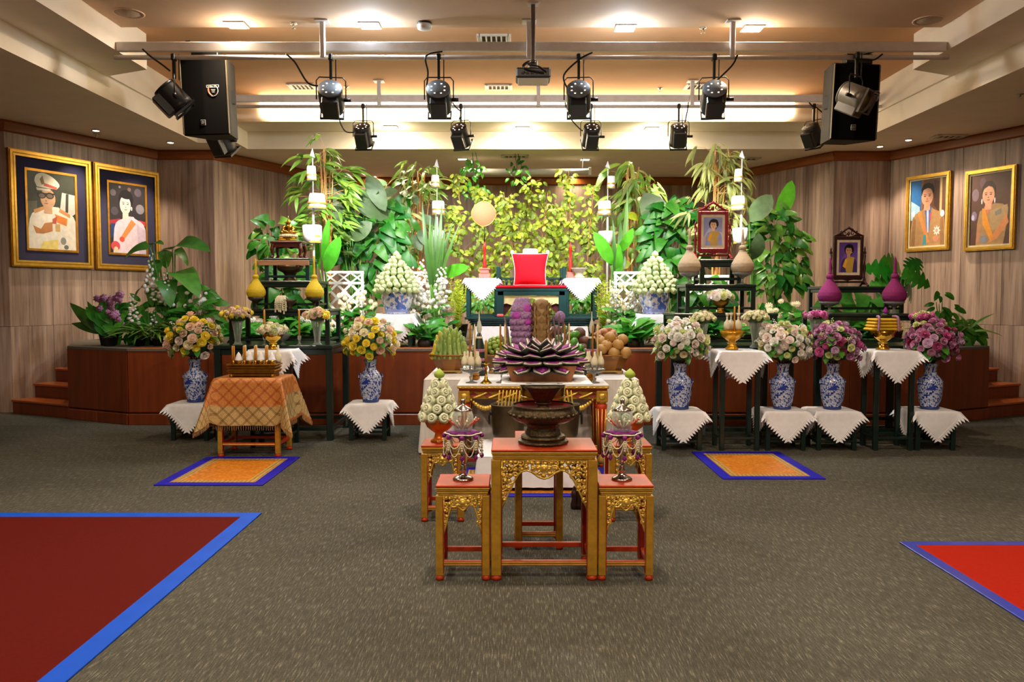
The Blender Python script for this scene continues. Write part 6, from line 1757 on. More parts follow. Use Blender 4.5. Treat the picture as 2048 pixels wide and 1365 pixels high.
# porcelain jars of lotus buds
for px, sd in ((789, 'left'), (1315, 'right')):
    Y = 9.78; x = at(px, 0, Y).x
    framed_table('jar_stool', 'dark teal stool under the %s porcelain jar of lotus buds' % sd, x - .21, x + .21, Y - .19, Y + .19, .9, 1.29, M_TEAL, .05, .03)
    diamond_cloth('white lace cloth under the %s porcelain jar of lotus buds' % sd, x, Y, 1.292, .215, .195, .56)
    t = thing('porcelain_jar', 'wide blue and white porcelain jar left of the throne' if sd == 'left' else 'wide blue and white porcelain jar right of the throne', 'jar', (x, Y, 1.2995))
    MB().lathe([(.135, 0), (.14, .01), (.145, .05), (.175, .12), (.19, .2), (.185, .26), (.175, .28), (.188, .29), (.178, .295), (.165, .27), (.17, .2)], 30).build('body', M_JAR, t)
    b = thing('lotus_bud_pyramid', 'tall pyramid of pale green lotus buds in the %s porcelain jar' % sd, 'arrangement', (x, Y, 1.585))
    rows = [(0.0, .24, 17), (.05, .236, 17), (.10, .218, 15), (.15, .193, 14), (.2, .166, 12), (.25, .135, 10), (.3, .104, 8), (.345, .07, 5), (.385, .035, 3)]
    for z, r, n in rows:
        for k in range(n):
            a = 2 * PI * k / n + z * 31; d = Vector((math.cos(a), math.sin(a), .35 + z))
            rr_ = r + U(-.015, .015)
            O('lotus_bud', BUD, b, (rr_ * math.cos(a), rr_ * math.sin(a), z + U(-.014, .014)), aim(d + Vector((U(-.2, .2), U(-.2, .2), U(-.2, .2)))), (.041 * U(.9, 1.12), .041, .040))
    O('lotus_bud', BUD, b, (0, 0, .435), (0, 0, 0), .045)
    MB().lathe([(.15, -.02), (.19, .02), (.12, .22), (.02, .36)], 16).build('core', M_STEM, b)

# tiered white umbrella standards
def standard(px, Y, ys, ws, label, zb):
    """ys: pixel heights of flag top, flag bottom, then top and bottom of each drum"""
    x = at(px, 0, Y).x; k = Y / F
    t = thing('umbrella_standard', label, 'standard', (x, Y, zb))
    z = lambda y: at(px, y, Y).z - zb
    MB().lathe([(.07, 0), (.075, .02), (.03, .04)], 16).build('foot', M_CLOTH, t)
    MB().tube([(0, 0, .03), (0, 0, z(ys[3][0]))], .013, 8).tube([(0, 0, z(ys[3][0])), (0, 0, z(ys[1]))], .006, 6).build('pole', mat('white_painted_pole', 'e0dcd6', .5), t)
    MB().add([(0, 0, z(ys[0])), (.03 * 1, -.004, z(ys[1])), (-.035, .004, z(ys[1]) + .03), (.0, .02, z(ys[1]) + .02)], [(0, 1, 2), (0, 2, 3), (0, 3, 1), (1, 3, 2)]).build('flag', M_CLOTH, t)
    for i, (y0, y1) in enumerate(ys[2:]):
        w0, w1 = ws[i][0] * k / 2, ws[i][1] * k / 2; za, zb_ = z(y0), z(y1); hgt = za - zb_
        wob = U(-.06, .06)
        d = MB(); d.lathe([(.004, za + .004), (w0 * .9, za + .002), (w0, za - .012), ((w0 + w1) / 2, za - hgt * .5), (w1, zb_), (w1 * .97, zb_), (w0 * .9, za - .02)], 22, cap1=False, lobe=lambda a, q, i=i: 1 + .025 * math.cos(3 * a + i + q))
        dr = d.build('drum', M_CLOTH, t, rot=(0, wob * .5, 0))
        for q in (.0, .32):
            MB().lathe([(w1 * 1.005, zb_ + hgt * q), (w1 * 1.02, zb_ + hgt * (q + .06)), (w1 * 1.005, zb_ + hgt * (q + .12))], 22, cap0=False, cap1=False).build('gold_trim', M_GOLDL, dr)
    return t
standard(621, 9.75, [296, 316, (333, 361), (388, 418), (451, 487)], [(17, 19), (29, 37), (38, 36)], 'leftmost white tiered umbrella standard beside the golden Buddha', .9)
standard(872, 10.9, [318, 336, (351, 375), (403, 430), (462, 490)], [(15, 17), (24, 25), (25, 31)], 'white tiered umbrella standard left of the round fan', .9)
standard(1218, 10.9, [322, 338, (353, 377), (403, 431), (463, 490)], [(14, 16), (25, 26), (30, 22)], 'white tiered umbrella standard right of the throne', .9)
standard(1489, 9.75, [301, 318, (339, 364), (393, 421), (457, 488)], [(14, 17), (25, 28), (30, 26)], 'rightmost white tiered umbrella standard behind the red photo stand', .9)

# white lattice fences, every lath its own part
def lattice(px0, px1, Y, label, ytop=545):
    x0, x1 = at(px0, 0, Y).x, at(px1, 0, Y).x; W_ = x1 - x0; zt = at(px0, ytop, Y).z - .9
    t = thing('lattice_fence', label, 'fence', ((x0 + x1) / 2, Y, .9))
    M_ = mat('white_lath', 'e6e0d4', .6, var=.05)
    for z in (zt, zt - .14, .06): MB().box((0, .012, z), (W_, .02, .035), ch=.003).build('rail', M_, t)
    for i in (-1, 1): MB().box((i * (W_ / 2 - .02), .012, zt / 2), (.035, .03, zt + .03), ch=.003).build('post', M_, t)
    n = max(1, round(W_ / .16)); w_ = W_ / n
    for k in range(n):
        for s_ in (-1, 1):
            MB().box((0, 0, 0), (math.hypot(w_, .13), .01, .02)).build('brace', M_, t, (-W_ / 2 + (k + .5) * w_, .012 + .004 * s_, zt - .07), (0, s_ * math.atan2(.13, w_), 0))
    zlo, zhi = .06, zt - .14; sp = .18
    for s_ in (-1, 1):
        c = -zhi + zlo
        k = 0
        for q in range(-12, 16):
            # line x = x00 + s*(z-zlo)
            b = q * sp
            pts = []
            z_a, z_b = zlo, zhi
            xa = -W_ / 2 + b; xb = xa + (z_b - z_a)
            za_, zb2 = z_a, z_b
            if xa < -W_ / 2: za_ += (-W_ / 2 - xa); xa = -W_ / 2
            if xb > W_ / 2: zb2 -= (xb - W_ / 2); xb = W_ / 2
            if zb2 - za_ < .03: continue
            L_ = math.hypot(xb - xa, zb2 - za_)
            MB().box((0, 0, 0), (L_, .008, .03)).build('lath', M_, t, (s_ * (xa + xb) / 2, .012 - .005 * s_, (za_ + zb2) / 2), (0, -s_ * PI / 4, 0))
    return t
lattice(640, 722, 10.35, 'white lattice fence between the left shrine and left porcelain jar')
lattice(815, 882, 10.35, 'white lattice fence right of the left porcelain jar', 546)
lattice(1232, 1300, 10.35, 'white lattice fence left of the right porcelain jar', 546)
lattice(1376, 1470, 10.35, 'white lattice fence behind the tiers of the red photo stand', 553)
# ------------------------------------------------------------------ plants on the stage, every larger leaf a part
def lrot(d, up=(0, 0, 1)):
    y = Vector(d).normalized(); z = Vector(up); z = z - y * z.dot(y)
    if z.length < 1e-4: z = y.orthogonal()
    z.normalize(); x = y.cross(z)
    return Matrix((x, y, z)).transposed().to_euler()
def V(*a): return Vector(a)
ST = .9
def pot(t, r=.12, h=.2, m=None):
    MB().lathe([(r * .75, 0), (r, h), (r * 1.06, h), (r * .9, h - .02)], 14).build('pot', m or mat('black_pot', '1c1a16', .6), t)

def bamboo(label, px, Y, ytop, n, nl, spread, kind, ll=(.2, .32), seed=1, lean=0.0, frm=.45, droop=.8, dry=.0):
    random.seed(seed)
    x = at(px, 0, Y).x; h = at(px, ytop, Y).z - ST
    t = thing('bamboo', label, 'bamboo', (x, Y, ST))
    pot(t, .14, .22)
    culms = []
    for k in range(n):
        a = U(0, 6.28); r0 = U(.01, .07); r1 = U(.2, 1.0) * spread * .45; hh = h * U(.82, .97)
        p = [V(r0 * math.cos(a), r0 * math.sin(a), .18), V(r0 * 1.3 * math.cos(a) + lean * .3, r0 * 1.3 * math.sin(a), hh * .5), V(r1 * math.cos(a) + lean, r1 * .6 * math.sin(a), hh)]
        c = crv(p, 7); culms.append(c)
        MB().tube(c, [(.013 if q % 3 else .0155) * (1 - .55 * q / len(c)) for q in range(len(c))], 6).build('culm', M_CANE, t)
    k = 0
    while k < nl:
        c = random.choice(culms); f = U(frm, 1.0) ** .8; i = min(len(c) - 2, int(f * (len(c) - 1))); p = c[i].lerp(c[i + 1], U(0, 1))
        a = U(0, 6.28); br = U(.15, 1.0) * spread * (.45 + .55 * math.sin(PI * min(1, max(0, (f - frm) / (1 - frm)) * .75 + .25)))
        q = p + V(br * math.cos(a), br * .7 * math.sin(a), U(-.12, .2)); q.z = min(q.z, h)
        MB().tube([p, p.lerp(q, .6) + V(0, 0, .03), q], .003, 4).build('twig', M_CANE, t)
        for j in range(random.randint(4, 6)):
            a2 = a + U(-1.1, 1.1)
            d = V(math.cos(a2) * U(.5, 1), math.sin(a2) * U(.3, .9), -droop * U(.1, 1.1) + U(-.1, .35))
            O('leaf', LF['bamdry' if random.random() < dry else kind], t, tuple(q + V(U(-.03, .03), U(-.03, .03), U(-.03, .03))), lrot(d, (U(-.4, .4), U(-1, -.4), .6)), U(*ll)); k += 1
    return t
bamboo('tall bright leafy bamboo beside the leftmost umbrella standard', 652, 10.5, 278, 8, 285, .48, 'bamboo', (.18, .30), 3, frm=.42, droop=.5)
bamboo('thin caned bamboo behind the second umbrella standard', 832, 11.7, 325, 9, 230, .38, 'bamboo', (.16, .28), 5, frm=.5, dry=.3, lean=.04, droop=.7)
bamboo('drooping bamboo just right of the third umbrella standard', 1266, 11.5, 318, 9, 250, .44, 'bamboo', (.22, .36), 8, frm=.55, droop=1.6, dry=.5)
bamboo('tall drooping bamboo behind the red photo stand', 1438, 10.6, 274, 8, 290, .46, 'bamdry', (.18, .32), 9, frm=.45, droop=1.5, dry=.5, lean=.05)

def sapling(label, px, Y, ytop, nl, spread, seed, ll=(.075, .115), lo=.1, lean=0.0):
    random.seed(seed)
    x = at(px, 0, Y).x; h = at(px, ytop, Y).z - ST
    t = thing('sapling', label, 'sapling', (x, Y, ST))
    pot(t, .12, .2)
    st_ = []
    for k in range(2):
        a = U(0, 6.28); p = [V(.03 * math.cos(a), .03 * math.sin(a), .17), V(.08 * math.cos(a) + lean * .5, .06 * math.sin(a), h * .5), V(lean + U(-.08, .08), U(-.05, .05), h * (1 if k == 0 else .8))]
        c = crv(p, 8); st_.append(c); MB().tube(c, [.011 * (1 - .7 * q / len(c)) for q in range(len(c))], 6).build('trunk', M_BARK, t)
    done = 0
    while done < nl:
        c = random.choice(st_); f = U(lo, 1.0); i = min(len(c) - 2, int(f * (len(c) - 1))); p = c[i].lerp(c[i + 1], U(0, 1))
        a = U(0, 6.28); L_ = spread * U(.25, 1.05) * (1.15 - .75 * f)
        e = p + V(L_ * math.cos(a), L_ * .75 * math.sin(a), U(.02, .3)); e.z = min(e.z, h)
        MB().tube([p, p.lerp(e, .5) + V(0, 0, .02), e], .003, 4).build('twig', M_BARK, t)
        n = random.randint(5, 8)
        for q in range(n):
            s_ = (q + 1.0) / n; b = p.lerp(e, s_) + V(U(-.04, .04), U(-.03, .03), U(-.05, .05))
            a2 = a + (1 if q % 2 else -1) * U(.5, 1.5)
            d = V(math.cos(a2), math.sin(a2) * .5, U(-1.3, -.05))
            O('leaf', LF['yellow'], t, tuple(b), lrot(d, (U(-.6, .6), -1, U(.0, .7))), U(*ll)); done += 1
    return t
sp = [('yellow green sapling at the left edge of the central thicket', 918, 12.0, 352, 290, .36, 21, -.05), ('yellow green sapling behind the round fan', 958, 12.5, 380, 290, .36, 22, 0), ('tall yellow green sapling left of the throne back', 998, 12.3, 385, 295, .38, 23, 0),
      ('yellow green sapling behind the left throne arm', 1025, 12.0, 395, 290, .36, 28, 0), ('yellow green sapling directly behind the throne', 1055, 12.5, 362, 298, .40, 24, .02), ('yellow green sapling right behind the red pillow', 1088, 12.1, 385, 295, .38, 25, 0),
      ('yellow green sapling behind the right throne arm', 1115, 12.4, 400, 290, .36, 29, 0), ('tall yellow green sapling reaching the stage ceiling light', 1142, 12.2, 340, 298, .38, 26, .02), ('yellow green sapling at the right edge of the central thicket', 1180, 12.0, 370, 290, .34, 27, .05)]
for lb, px, Y, yt, nl, s_, sd, ln in sp: sapling(lb, px, Y, yt, nl, s_, sd, lean=ln)
# dark vine hanging from the ceiling above the fan
random.seed(31)
for px, Y, lb, yb in ((945, 12.7, 'dark leafy vine hanging from the ceiling above the round fan', 395), (1030, 12.8, 'short dark leafy vine under the screen case', 365)):
    pt_ = at(px, 315, Y)
    t = thing('hanging_vine', lb, 'vine', (pt_.x, Y, 3.77))
    zb = at(px, yb, Y).z - 3.77
    MB().tube([(0, 0, 0), (.03, 0, zb * .5), (-.02, 0, zb)], .005, 5).tube([(.05, 0, 0), (.1, 0, zb * .4), (.08, 0, zb * .8)], .005, 5).build('stem', M_STEMD, t)
    for k in range(46 if px < 1000 else 22):
        a = U(0, 6.28); q = V(U(-.16, .2), U(-.08, .08), zb * U(.1, 1)); O('leaf', LF['mid'], t, tuple(q), lrot((math.cos(a), math.sin(a) * .6, -.5), (0, -1, .5)), U(.09, .15))

def leafy_mass(name, label, px, py, Y, wpx, hpx, n, kind, ll, seed, face=.8, zbase=ST, stems=5, cat='plant', droopy=.5, depth=.5, kinds=None):
    """climbing or bushy plant: leaves over an oval body facing the hall, stems to the floor"""
    random.seed(seed)
    c = at(px, py, Y); k_ = Y / F
    rx, rz_ = wpx * k_ / 2, hpx * k_ / 2
    t = thing(name, label, cat, (c.x, Y, zbase))
    if zbase == ST: pot(t, min(.15, rx * .5), .2)
    cz_ = c.z - zbase
    for i in range(stems):
        e = V(U(-.7, .7) * rx, U(-.3, .3) * rx, cz_ + U(.1, .8) * rz_)
        MB().tube(crv([V(U(-.03, .03), U(-.03, .03), .15 if zbase == ST else 0), V(e.x * .4, e.y * .3, cz_ * .5), e], 5), [.009] * 5 + [.006] * 5 + [.003], 5).build('stem', M_STEM, t)
    for i in range(n):
        while True:
            u, v = U(-1, 1), U(-1, 1)
            if u * u + v * v < 1: break
        q = V(u * rx, -depth * rx * math.sqrt(max(0, 1 - u * u - v * v)) * U(.2, 1), cz_ + v * rz_)
        d = V(u * .8 + U(-.4, .4), -.35 * face + U(-.3, .3), -droopy + v * .5 + U(-.3, .3))
        O('leaf', LF[random.choice(kinds) if kinds else kind], t, tuple(q), lrot(d, (U(-.3, .3), -1, .35)), U(*ll))
    return t
leafy_mass('philodendron', 'glossy dark green philodendron beside the left jar of lotus buds', 745, 480, 10.9, 120, 190, 110, 'heart', (.16, .29), 41, stems=6)
leafy_mass('philodendron', 'glossy green philodendron between the right jar and the red photo stand', 1345, 490, 10.9, 120, 180, 110, 'heart', (.16, .29), 42, stems=6)
leafy_mass('pothos', 'mottled green pothos column right of the rightmost umbrella standard', 1552, 520, 10.3, 110, 225, 190, 'pothos', (.11, .2), 43, stems=6, kinds=['pothos', 'pothos', 'heart'])
leafy_mass('pothos', 'round leaved green plant behind the golden Buddha', 548, 488, 9.9, 80, 100, 55, 'pothos', (.12, .2), 44, kinds=['pothos', 'heart', 'mid'])
leafy_mass('foliage_plant', 'green leafy plant seen through the tiers of the left shrine', 580, 585, 9.8, 110, 90, 50, 'heart', (.14, .24), 45)
leafy_mass('foliage_plant', 'bright green plant low behind the tiers of the red photo stand', 1405, 600, 9.75, 90, 110, 50, 'heart', (.14, .24), 46)
leafy_mass('bushy_plant', 'dark green bush between the throne side table legs on the left', 964, 612, 11.3, 60, 50, 60, 'mid', (.08, .13), 47, zbase=ST)
leafy_mass('bushy_plant', 'dark green bush between the throne side table legs on the right', 1163, 612, 11.3, 60, 50, 60, 'mid', (.08, .13), 48, zbase=ST)
leafy_mass('grey_leaf_shrub', 'dry grey green shrub between bamboo and left cane spray', 800, 430, 11.4, 90, 150, 60, 'canna', (.14, .3), 49, stems=5, kinds=['canna', 'bamdry', 'mid'])
leafy_mass('grey_leaf_shrub', 'dry shrub between the right cane spray and philodendron', 1268, 500, 11.2, 100, 130, 60, 'canna', (.14, .3), 50, stems=5, kinds=['canna', 'yellow', 'bamdry', 'yellow'])

def big_leaves(name, label, px, Y, leaves, kind, stem=.012, m=None, cat='plant'):
    """leaves: (base px, base py, tip px, tip py, width factor) in the plane of the plant"""
    x = at(px, 0, Y).x
    t = thing(name, label, cat, (x, Y, ST)); pot(t, .12, .2)
    for i, (bx_, by_, tx_, ty_, wf) in enumerate(leaves):
        a = at(bx_, by_, Y + U(-.1, .1)) - V(x, Y, ST); b = at(tx_, ty_, Y + U(-.25, .05)) - V(x, Y, ST)
        L_ = (b - a).length
        o = O('leaf', LF[kind], t, tuple(a), lrot(b - a, (U(-.25, .25), -1, .1)), (L_ * wf, L_, L_))
        MB().tube(crv([V(0, 0, .15), V(a.x * .5, a.y * .5, a.z * .6), a], 5), [stem] * 5 + [stem * .7] * 5 + [stem * .5], 6).build('leaf_stalk', m or M_STEM, t)
    return t
random.seed(55)
big_leaves('canna', 'large grey green canna leaves left of the philodendron', 705, 10.7, [(700, 380, 778, 440, 1.0), (672, 420, 680, 345, 1.2), (700, 480, 742, 445, 1.2), (690, 460, 668, 400, 1.0), (735, 350, 770, 420, .9)], 'canna')
big_leaves('canna', 'large rounded grey green leaf right of the third umbrella standard', 1330, 11.1, [(1330, 470, 1290, 385, 1.3), (1325, 520, 1300, 478, 1.3), (1350, 430, 1380, 395, 1.5)], 'canna')
big_leaves('canna', 'tall grey green canna leaves right of the rightmost umbrella standard', 1515, 10.0, [(1498, 442, 1545, 390, 1.25), (1505, 520, 1520, 470, 1.1)], 'canna')
big_leaves('banana_plant', 'single tall banana leaf against the right stage wall', 1560, 10.6, [(1552, 440, 1588, 362, 1.2), (1560, 470, 1600, 455, .8)], 'banana')
big_leaves('banana_plant', 'bright banana leaf beside the left lattice fence', 655, 10.0, [(652, 545, 677, 475, 1.1), (648, 530, 655, 440, .5), (640, 540, 632, 470, .5)], 'banana')
big_leaves('banana_plant', 'bright banana leaves beside the third umbrella standard', 1222, 10.4, [(1225, 530, 1190, 465, 1.0), (1238, 505, 1266, 460, 1.0), (1235, 560, 1240, 490, .6)], 'banana')
big_leaves('banana_plant', 'bright banana leaf right of the left cane spray', 885, 10.5, [(885, 550, 934, 533, 1.2), (850, 540, 838, 532, 1.3), (880, 520, 905, 500, .5)], 'banana')
big_leaves('cane_spray', 'spray of long cane blades left of the throne', 868, 10.3, [(862, 570, 842, 400, .9), (866, 570, 856, 430, 1), (870, 570, 872, 420, 1.1), (873, 570, 884, 405, 1), (876, 570, 900, 440, 1), (878, 570, 914, 448, .9), (868, 570, 862, 440, 1.1), (872, 575, 892, 455, 1.2), (864, 575, 846, 470, 1)], 'blade', .02)
big_leaves('cane_spray', 'spray of long cane blades right of the throne', 1238, 10.5, [(1236, 560, 1262, 370, .9), (1232, 560, 1245, 420, 1), (1230, 560, 1228, 440, 1.1), (1236, 560, 1256, 440, 1), (1228, 560, 1210, 470, 1), (1234, 570, 1240, 450, 1.1)], 'blade', .02)
# stalks of the cane sprays
for px, Y, sd in ((866, 10.32, 'left'), (1233, 10.52, 'right')):
    t = thing('cane_bundle', 'bundle of thick pale green cane stalks %s of the throne' % sd, 'cane', (at(px, 0, Y).x, Y, ST))
    for k in range(5):
        MB().tube([(-.05 + k * .026, U(-.03, .03), 0), (-.05 + k * .026, U(-.03, .03), at(px, 560 - 8 * (k % 3), Y).z - ST)], [.019, .015], 8).build('stalk', mat('pale_cane', 'a9bf7c', .45, var=.15), t)

# feathery yellow green ferns beside the throne
def feather(label, px, py, Y, wpx, hpx, seed):
    random.seed(seed); c = at(px, py, Y); k_ = Y / F
    t = thing('feathery_fern', label, 'fern', (c.x, Y, ST)); pot(t, .1, .16)
    h = c.z + hpx * k_ / 2 - ST
    for k in range(16):
        a = U(0, 6.28); r = U(.1, 1) * wpx * k_ / 2; hh = h * U(.6, 1)
        m = MB(); p = crv([V(0, 0, .12), V(r * .4 * math.cos(a), r * .4 * math.sin(a), hh * .6), V(r * math.cos(a), r * math.sin(a), hh)], 8)
        m.tube(p, .003, 4)
        for q in range(4, len(p)):
            for j in range(5):
                b = U(0, 6.28); L_ = U(.03, .06); d = V(math.cos(b), math.sin(b), .5) * L_
                m.add([p[q], p[q] + d * .5 + V(.006, 0, 0), p[q] + d, p[q] + d * .5 - V(.006, 0, 0)], [(0, 1, 2, 3)])
        m.build('frond', M_FERN, t, fix=False)
feather('yellow green feathery fern left of the throne', 915, 600, 10.2, 50, 90, 61)
feather('yellow green feathery fern right of the throne', 1205, 605, 10.2, 50, 85, 62)

# flower beds along the front of the stage
def flower_clump(label, px, py, Y, wpx, hpx, n, kind, size, seed, spikes=0, lf=26, lk='hosta', name='flower_clump', sh=.5, src=None):
    random.seed(seed); c = at(px, py, Y); k_ = Y / F
    t = thing(name, label, 'flowers', (c.x, Y, ST)); rx, rz_ = wpx * k_ / 2, hpx * k_ / 2; cz_ = c.z - ST
    MB().lathe([(rx * .5, 0), (rx * .55, .06), (rx * .4, .1)], 14).build('planter', mat('black_pot', '1c1a16'), t)
    m = MB()
    for i in range(n):
        u, v = U(-1, 1), U(-1, 1); q = V(u * rx, U(-.12, .1), cz_ + v * rz_); m.tube([(u * rx * .3, 0, .08), q], .003, 4)
        mm = random.choice(src or [MUM[kind]]); O('chrysanthemum' if mm in MUM.values() else 'rose', mm, t, tuple(q), aim((U(-.5, .5), -1, U(.2, .9))), size * U(.75, 1.2))
    for i in range(spikes):
        u = U(-1, 1); O('flower_spike', SPIKE, t, (u * rx, U(-.1, .1), cz_ - rz_ * U(.2, .9)), (U(-.12, .1), u * .15, 0), sh * U(.8, 1.15))
    m.tube([(0, 0, .05), (0, 0, .2)], .004, 4); m.build('stems', M_STEM, t)
    for i in range(lf):
        a = U(0, 6.28); q = V(U(-.7, .7) * rx, U(-.12, .05), U(.08, max(.12, cz_ - rz_ * .3)))
        O('leaf', LF[lk], t, tuple(q), lrot((math.cos(a), -abs(math.sin(a)) * .7, U(.0, .9)), (0, -.6, 1)), U(.14, .24))
    return t
flower_clump('white chrysanthemums with green leaves behind the yellow bouquet', 722, 612, 10.05, 80, 60, 34, 'cream', .034, 71, lf=34)
flower_clump('white flower spikes and mums left of the banana bowl', 865, 600, 9.95, 75, 80, 22, 'white', .032, 72, spikes=7, lf=30, sh=.55)
flower_clump('white chrysanthemums and leaves left of the right porcelain jar', 1245, 610, 9.95, 75, 90, 30, 'cream', .032, 73, spikes=5, lf=34, sh=.5)
flower_clump('white chrysanthemums among leaves behind the left shrine tiers', 575, 640, 9.75, 130, 36, 26, 'white', .044, 74, lf=44)
flower_clump('cream mums in leaves beside the left lattice', 668, 655, 9.75, 60, 40, 8, 'cream', .036, 75, lf=26)
flower_clump('cream and white flowers right of the red photo stand tiers', 1565, 630, 9.75, 60, 60, 18, 'cream', .04, 76, lf=26)
flower_clump('low white flowers and leaves below the red photo stand', 1440, 655, 9.7, 120, 40, 16, 'cream', .034, 77, lf=44)
def hosta(label, px, py, Y, wpx, n, seed, ll=(.16, .28), lk='hosta'):
    random.seed(seed); c = at(px, py, Y); k_ = Y / F
    t = thing('hosta', label, 'plant', (c.x, Y, ST)); rx = wpx * k_ / 2
    MB().lathe([(rx * .4, 0), (rx * .45, .06), (rx * .3, .1)], 12).build('planter', mat('black_pot', '1c1a16'), t)
    for i in range(n):
        a = U(0, 6.28); q = V(U(-.6, .6) * rx, U(-.08, .08), U(.06, .22))
        O('leaf', LF[lk], t, tuple(q), lrot((math.cos(a), math.sin(a) * .6 - .3, U(.2, 1.2)), (0, -.7, .8)), U(*ll))
hosta('low green leafy plant at the stage edge left of the banana bowl', 848, 670, 9.62, 60, 36, 81)
hosta('low green leafy plant at the stage edge right of the round tan fruit', 1268, 665, 9.62, 60, 40, 82, (.18, .3))
hosta('low green plant at the stage edge behind the yellow bouquet near the skirted table', 760, 668, 9.62, 60, 26, 83)
hosta('low green plant at the stage edge behind the left shrine base', 470, 675, 9.62, 70, 26, 84)
hosta('low green plant behind the lowest tier of the left shrine', 600, 678, 9.62, 130, 40, 85)

# left corner planting
random.seed(91)
Yc = 9.95
t = thing('taro_plant', 'large leaved taro plant over the left end of the stage', 'plant', (at(335, 0, Yc).x, Yc, ST)); pot(t, .13, .2)
for (bx_, by_, tx_, ty_) in ((300, 495, 232, 505), (305, 490, 322, 478), (345, 498, 415, 470), (350, 500, 388, 530), (350, 545, 405, 570), (318, 520, 300, 560), (330, 500, 332, 545), (365, 570, 378, 605), (300, 570, 255, 585), (330, 560, 345, 610), (310, 575, 295, 610)):
    a = at(bx_, by_, Yc + U(-.15, .2)) - V(t.location.x, Yc, ST); b = at(tx_, ty_, Yc + U(-.3, .1)) - V(t.location.x, Yc, ST)
    L_ = max(.26, (b - a).length) * .85; O('leaf', LF['taro'], t, tuple(a), lrot(b - a, (U(-.3, .3), -.5, .9)), (L_ * .9, L_, L_))
    MB().tube(crv([V(U(-.03, .03), 0, .16), V(a.x * .6, a.y * .5, a.z * .6), a], 5), [.012] * 5 + [.008] * 5 + [.006], 6).build('leaf_stalk', M_STEM, t)
t = thing('nest_fern', 'wide bird nest fern at the far left end of the stage', 'fern', (at(195, 0, Yc).x, Yc + .05, ST)); pot(t, .12, .16)
for (tx_, ty_, L_) in ((130, 600, .7), (140, 615, .62), (150, 650, .55), (135, 640, .6), (170, 600, .55), (205, 595, .5), (160, 630, .5), (228, 610, .5), (250, 640, .45)):
    b = at(tx_, ty_, Yc) - V(t.location.x, Yc + .05, ST); a = V(b.x * .08, -.02, .15); O('leaf', LF['fernleaf'], t, tuple(a), lrot(b - a, (U(-.2, .2), -.9, .4)), ((b - a).length * 1.4, (b - a).length, (b - a).length))
t = thing('orchid_clump', 'mauve orchid blooms in the left corner planting', 'flowers', (at(212, 0, Yc).x, Yc - .15, ST)); pot(t, .08, .12)
for k in range(26):
    q = at(U(182, 242), U(585, 650), Yc - .15 + U(-.08, .05)) - V(t.location.x, Yc - .15, ST); O('carnation', CARN['mauve'], t, tuple(q), aim((U(-.5, .5), -1, .3)), U(.035, .055))
for k in range(10): O('leaf', LF['hosta'], t, (U(-.1, .1), -.02, U(.1, .3)), lrot((U(-1, 1), -.3, 1), (0, -1, .3)), U(.2, .32))
m = MB()
for k in range(6): m.tube([(0, 0, .1), (U(-.15, .15), 0, .5)], .004, 4)
m.build('stems', M_STEM, t)
for i, (px, y0, y1) in enumerate(((296, 600, 505), (268, 655, 590), (312, 610, 560), (337, 620, 545), (310, 690, 620))):
    a = at(px, y0, Yc - .1)
    t = thing('larkspur', ['tallest white larkspur spike in the left corner planting', 'white larkspur spike left in the corner planting', 'short white larkspur spike in the middle of the corner planting', 'white larkspur spike right in the corner planting', 'low drooping white larkspur spike beside the left yellow bouquet'][i], 'flowers', (a.x, Yc - .1, ST))
    MB().tube([(0, 0, 0), (0, 0, a.z - ST + .1)], .005, 5).build('stem', M_STEM, t)
    O('flower_spike', SPIKE, t, (0, 0, a.z - ST), (0, U(-.1, .1), 0), (.5, .5, at(px, y1, Yc).z - a.z))
leafy_mass('foliage_plant', 'mixed green foliage behind the left yellow bouquet', 385, 625, 10.05, 100, 110, 90, 'mid', (.12, .22), 93, stems=5)
leafy_mass('foliage_plant', 'dense green foliage under the taro plant', 300, 640, 10.1, 150, 80, 100, 'hosta', (.14, .24), 94, stems=5)
flower_clump('small white blossoms behind the left yellow bouquet', 385, 605, 9.9, 60, 40, 16, 'white', .03, 92, lf=26, lk='mid')
for i, (px, n) in enumerate(((262, 34), (300, 30), (335, 24))):
    t = thing('striped_dracaena', ['striped strap leaved dracaena beside the orchids', 'striped strap leaved dracaena in the middle of the corner planting', 'striped strap leaved dracaena behind the left yellow bouquet'][i], 'plant', (at(px, 0, 9.8).x, 9.8, ST)); pot(t, .07, .1)
    for k in range(n):
        a = U(0, 6.28); O('leaf', LF['strap'], t, (0, 0, .08 + U(0, .14)), lrot((math.cos(a), math.sin(a) - .25, U(.2, 1.1)), (0, -.4, 1)), U(.26, .42))
# right corner planting
random.seed(95)
Yd = 9.75
t = thing('monstera', 'cut leaved monstera behind the far right shrine', 'plant', (at(1800, 0, Yd).x, Yd, ST)); pot(t, .13, .2)
for (bx_, by_, tx_, ty_, s_) in ((1795, 545, 1745, 530, 1.1), (1800, 540, 1785, 515, 1.1), (1805, 545, 1850, 560, 1.2), (1800, 560, 1750, 565, 1.1), (1815, 540, 1835, 522, 1.0), (1810, 570, 1840, 600, 1.0), (1790, 580, 1760, 600, 1), (1800, 555, 1815, 590, 1)):
    a = at(bx_, by_, Yd + U(-.1, .1)) - V(t.location.x, Yd, ST); b = at(tx_, ty_, Yd + U(-.2, .1)) - V(t.location.x, Yd, ST)
    L_ = max(.3, (b - a).length) * s_; O('leaf', LF['monstera'], t, tuple(a), lrot(b - a, (U(-.3, .3), -.9, .5)), L_)
    MB().tube(crv([V(U(-.03, .03), 0, .16), V(a.x * .6, a.y * .5, a.z * .6), a], 5), [.01] * 6 + [.007] * 5, 6).build('leaf_stalk', M_STEM, t)
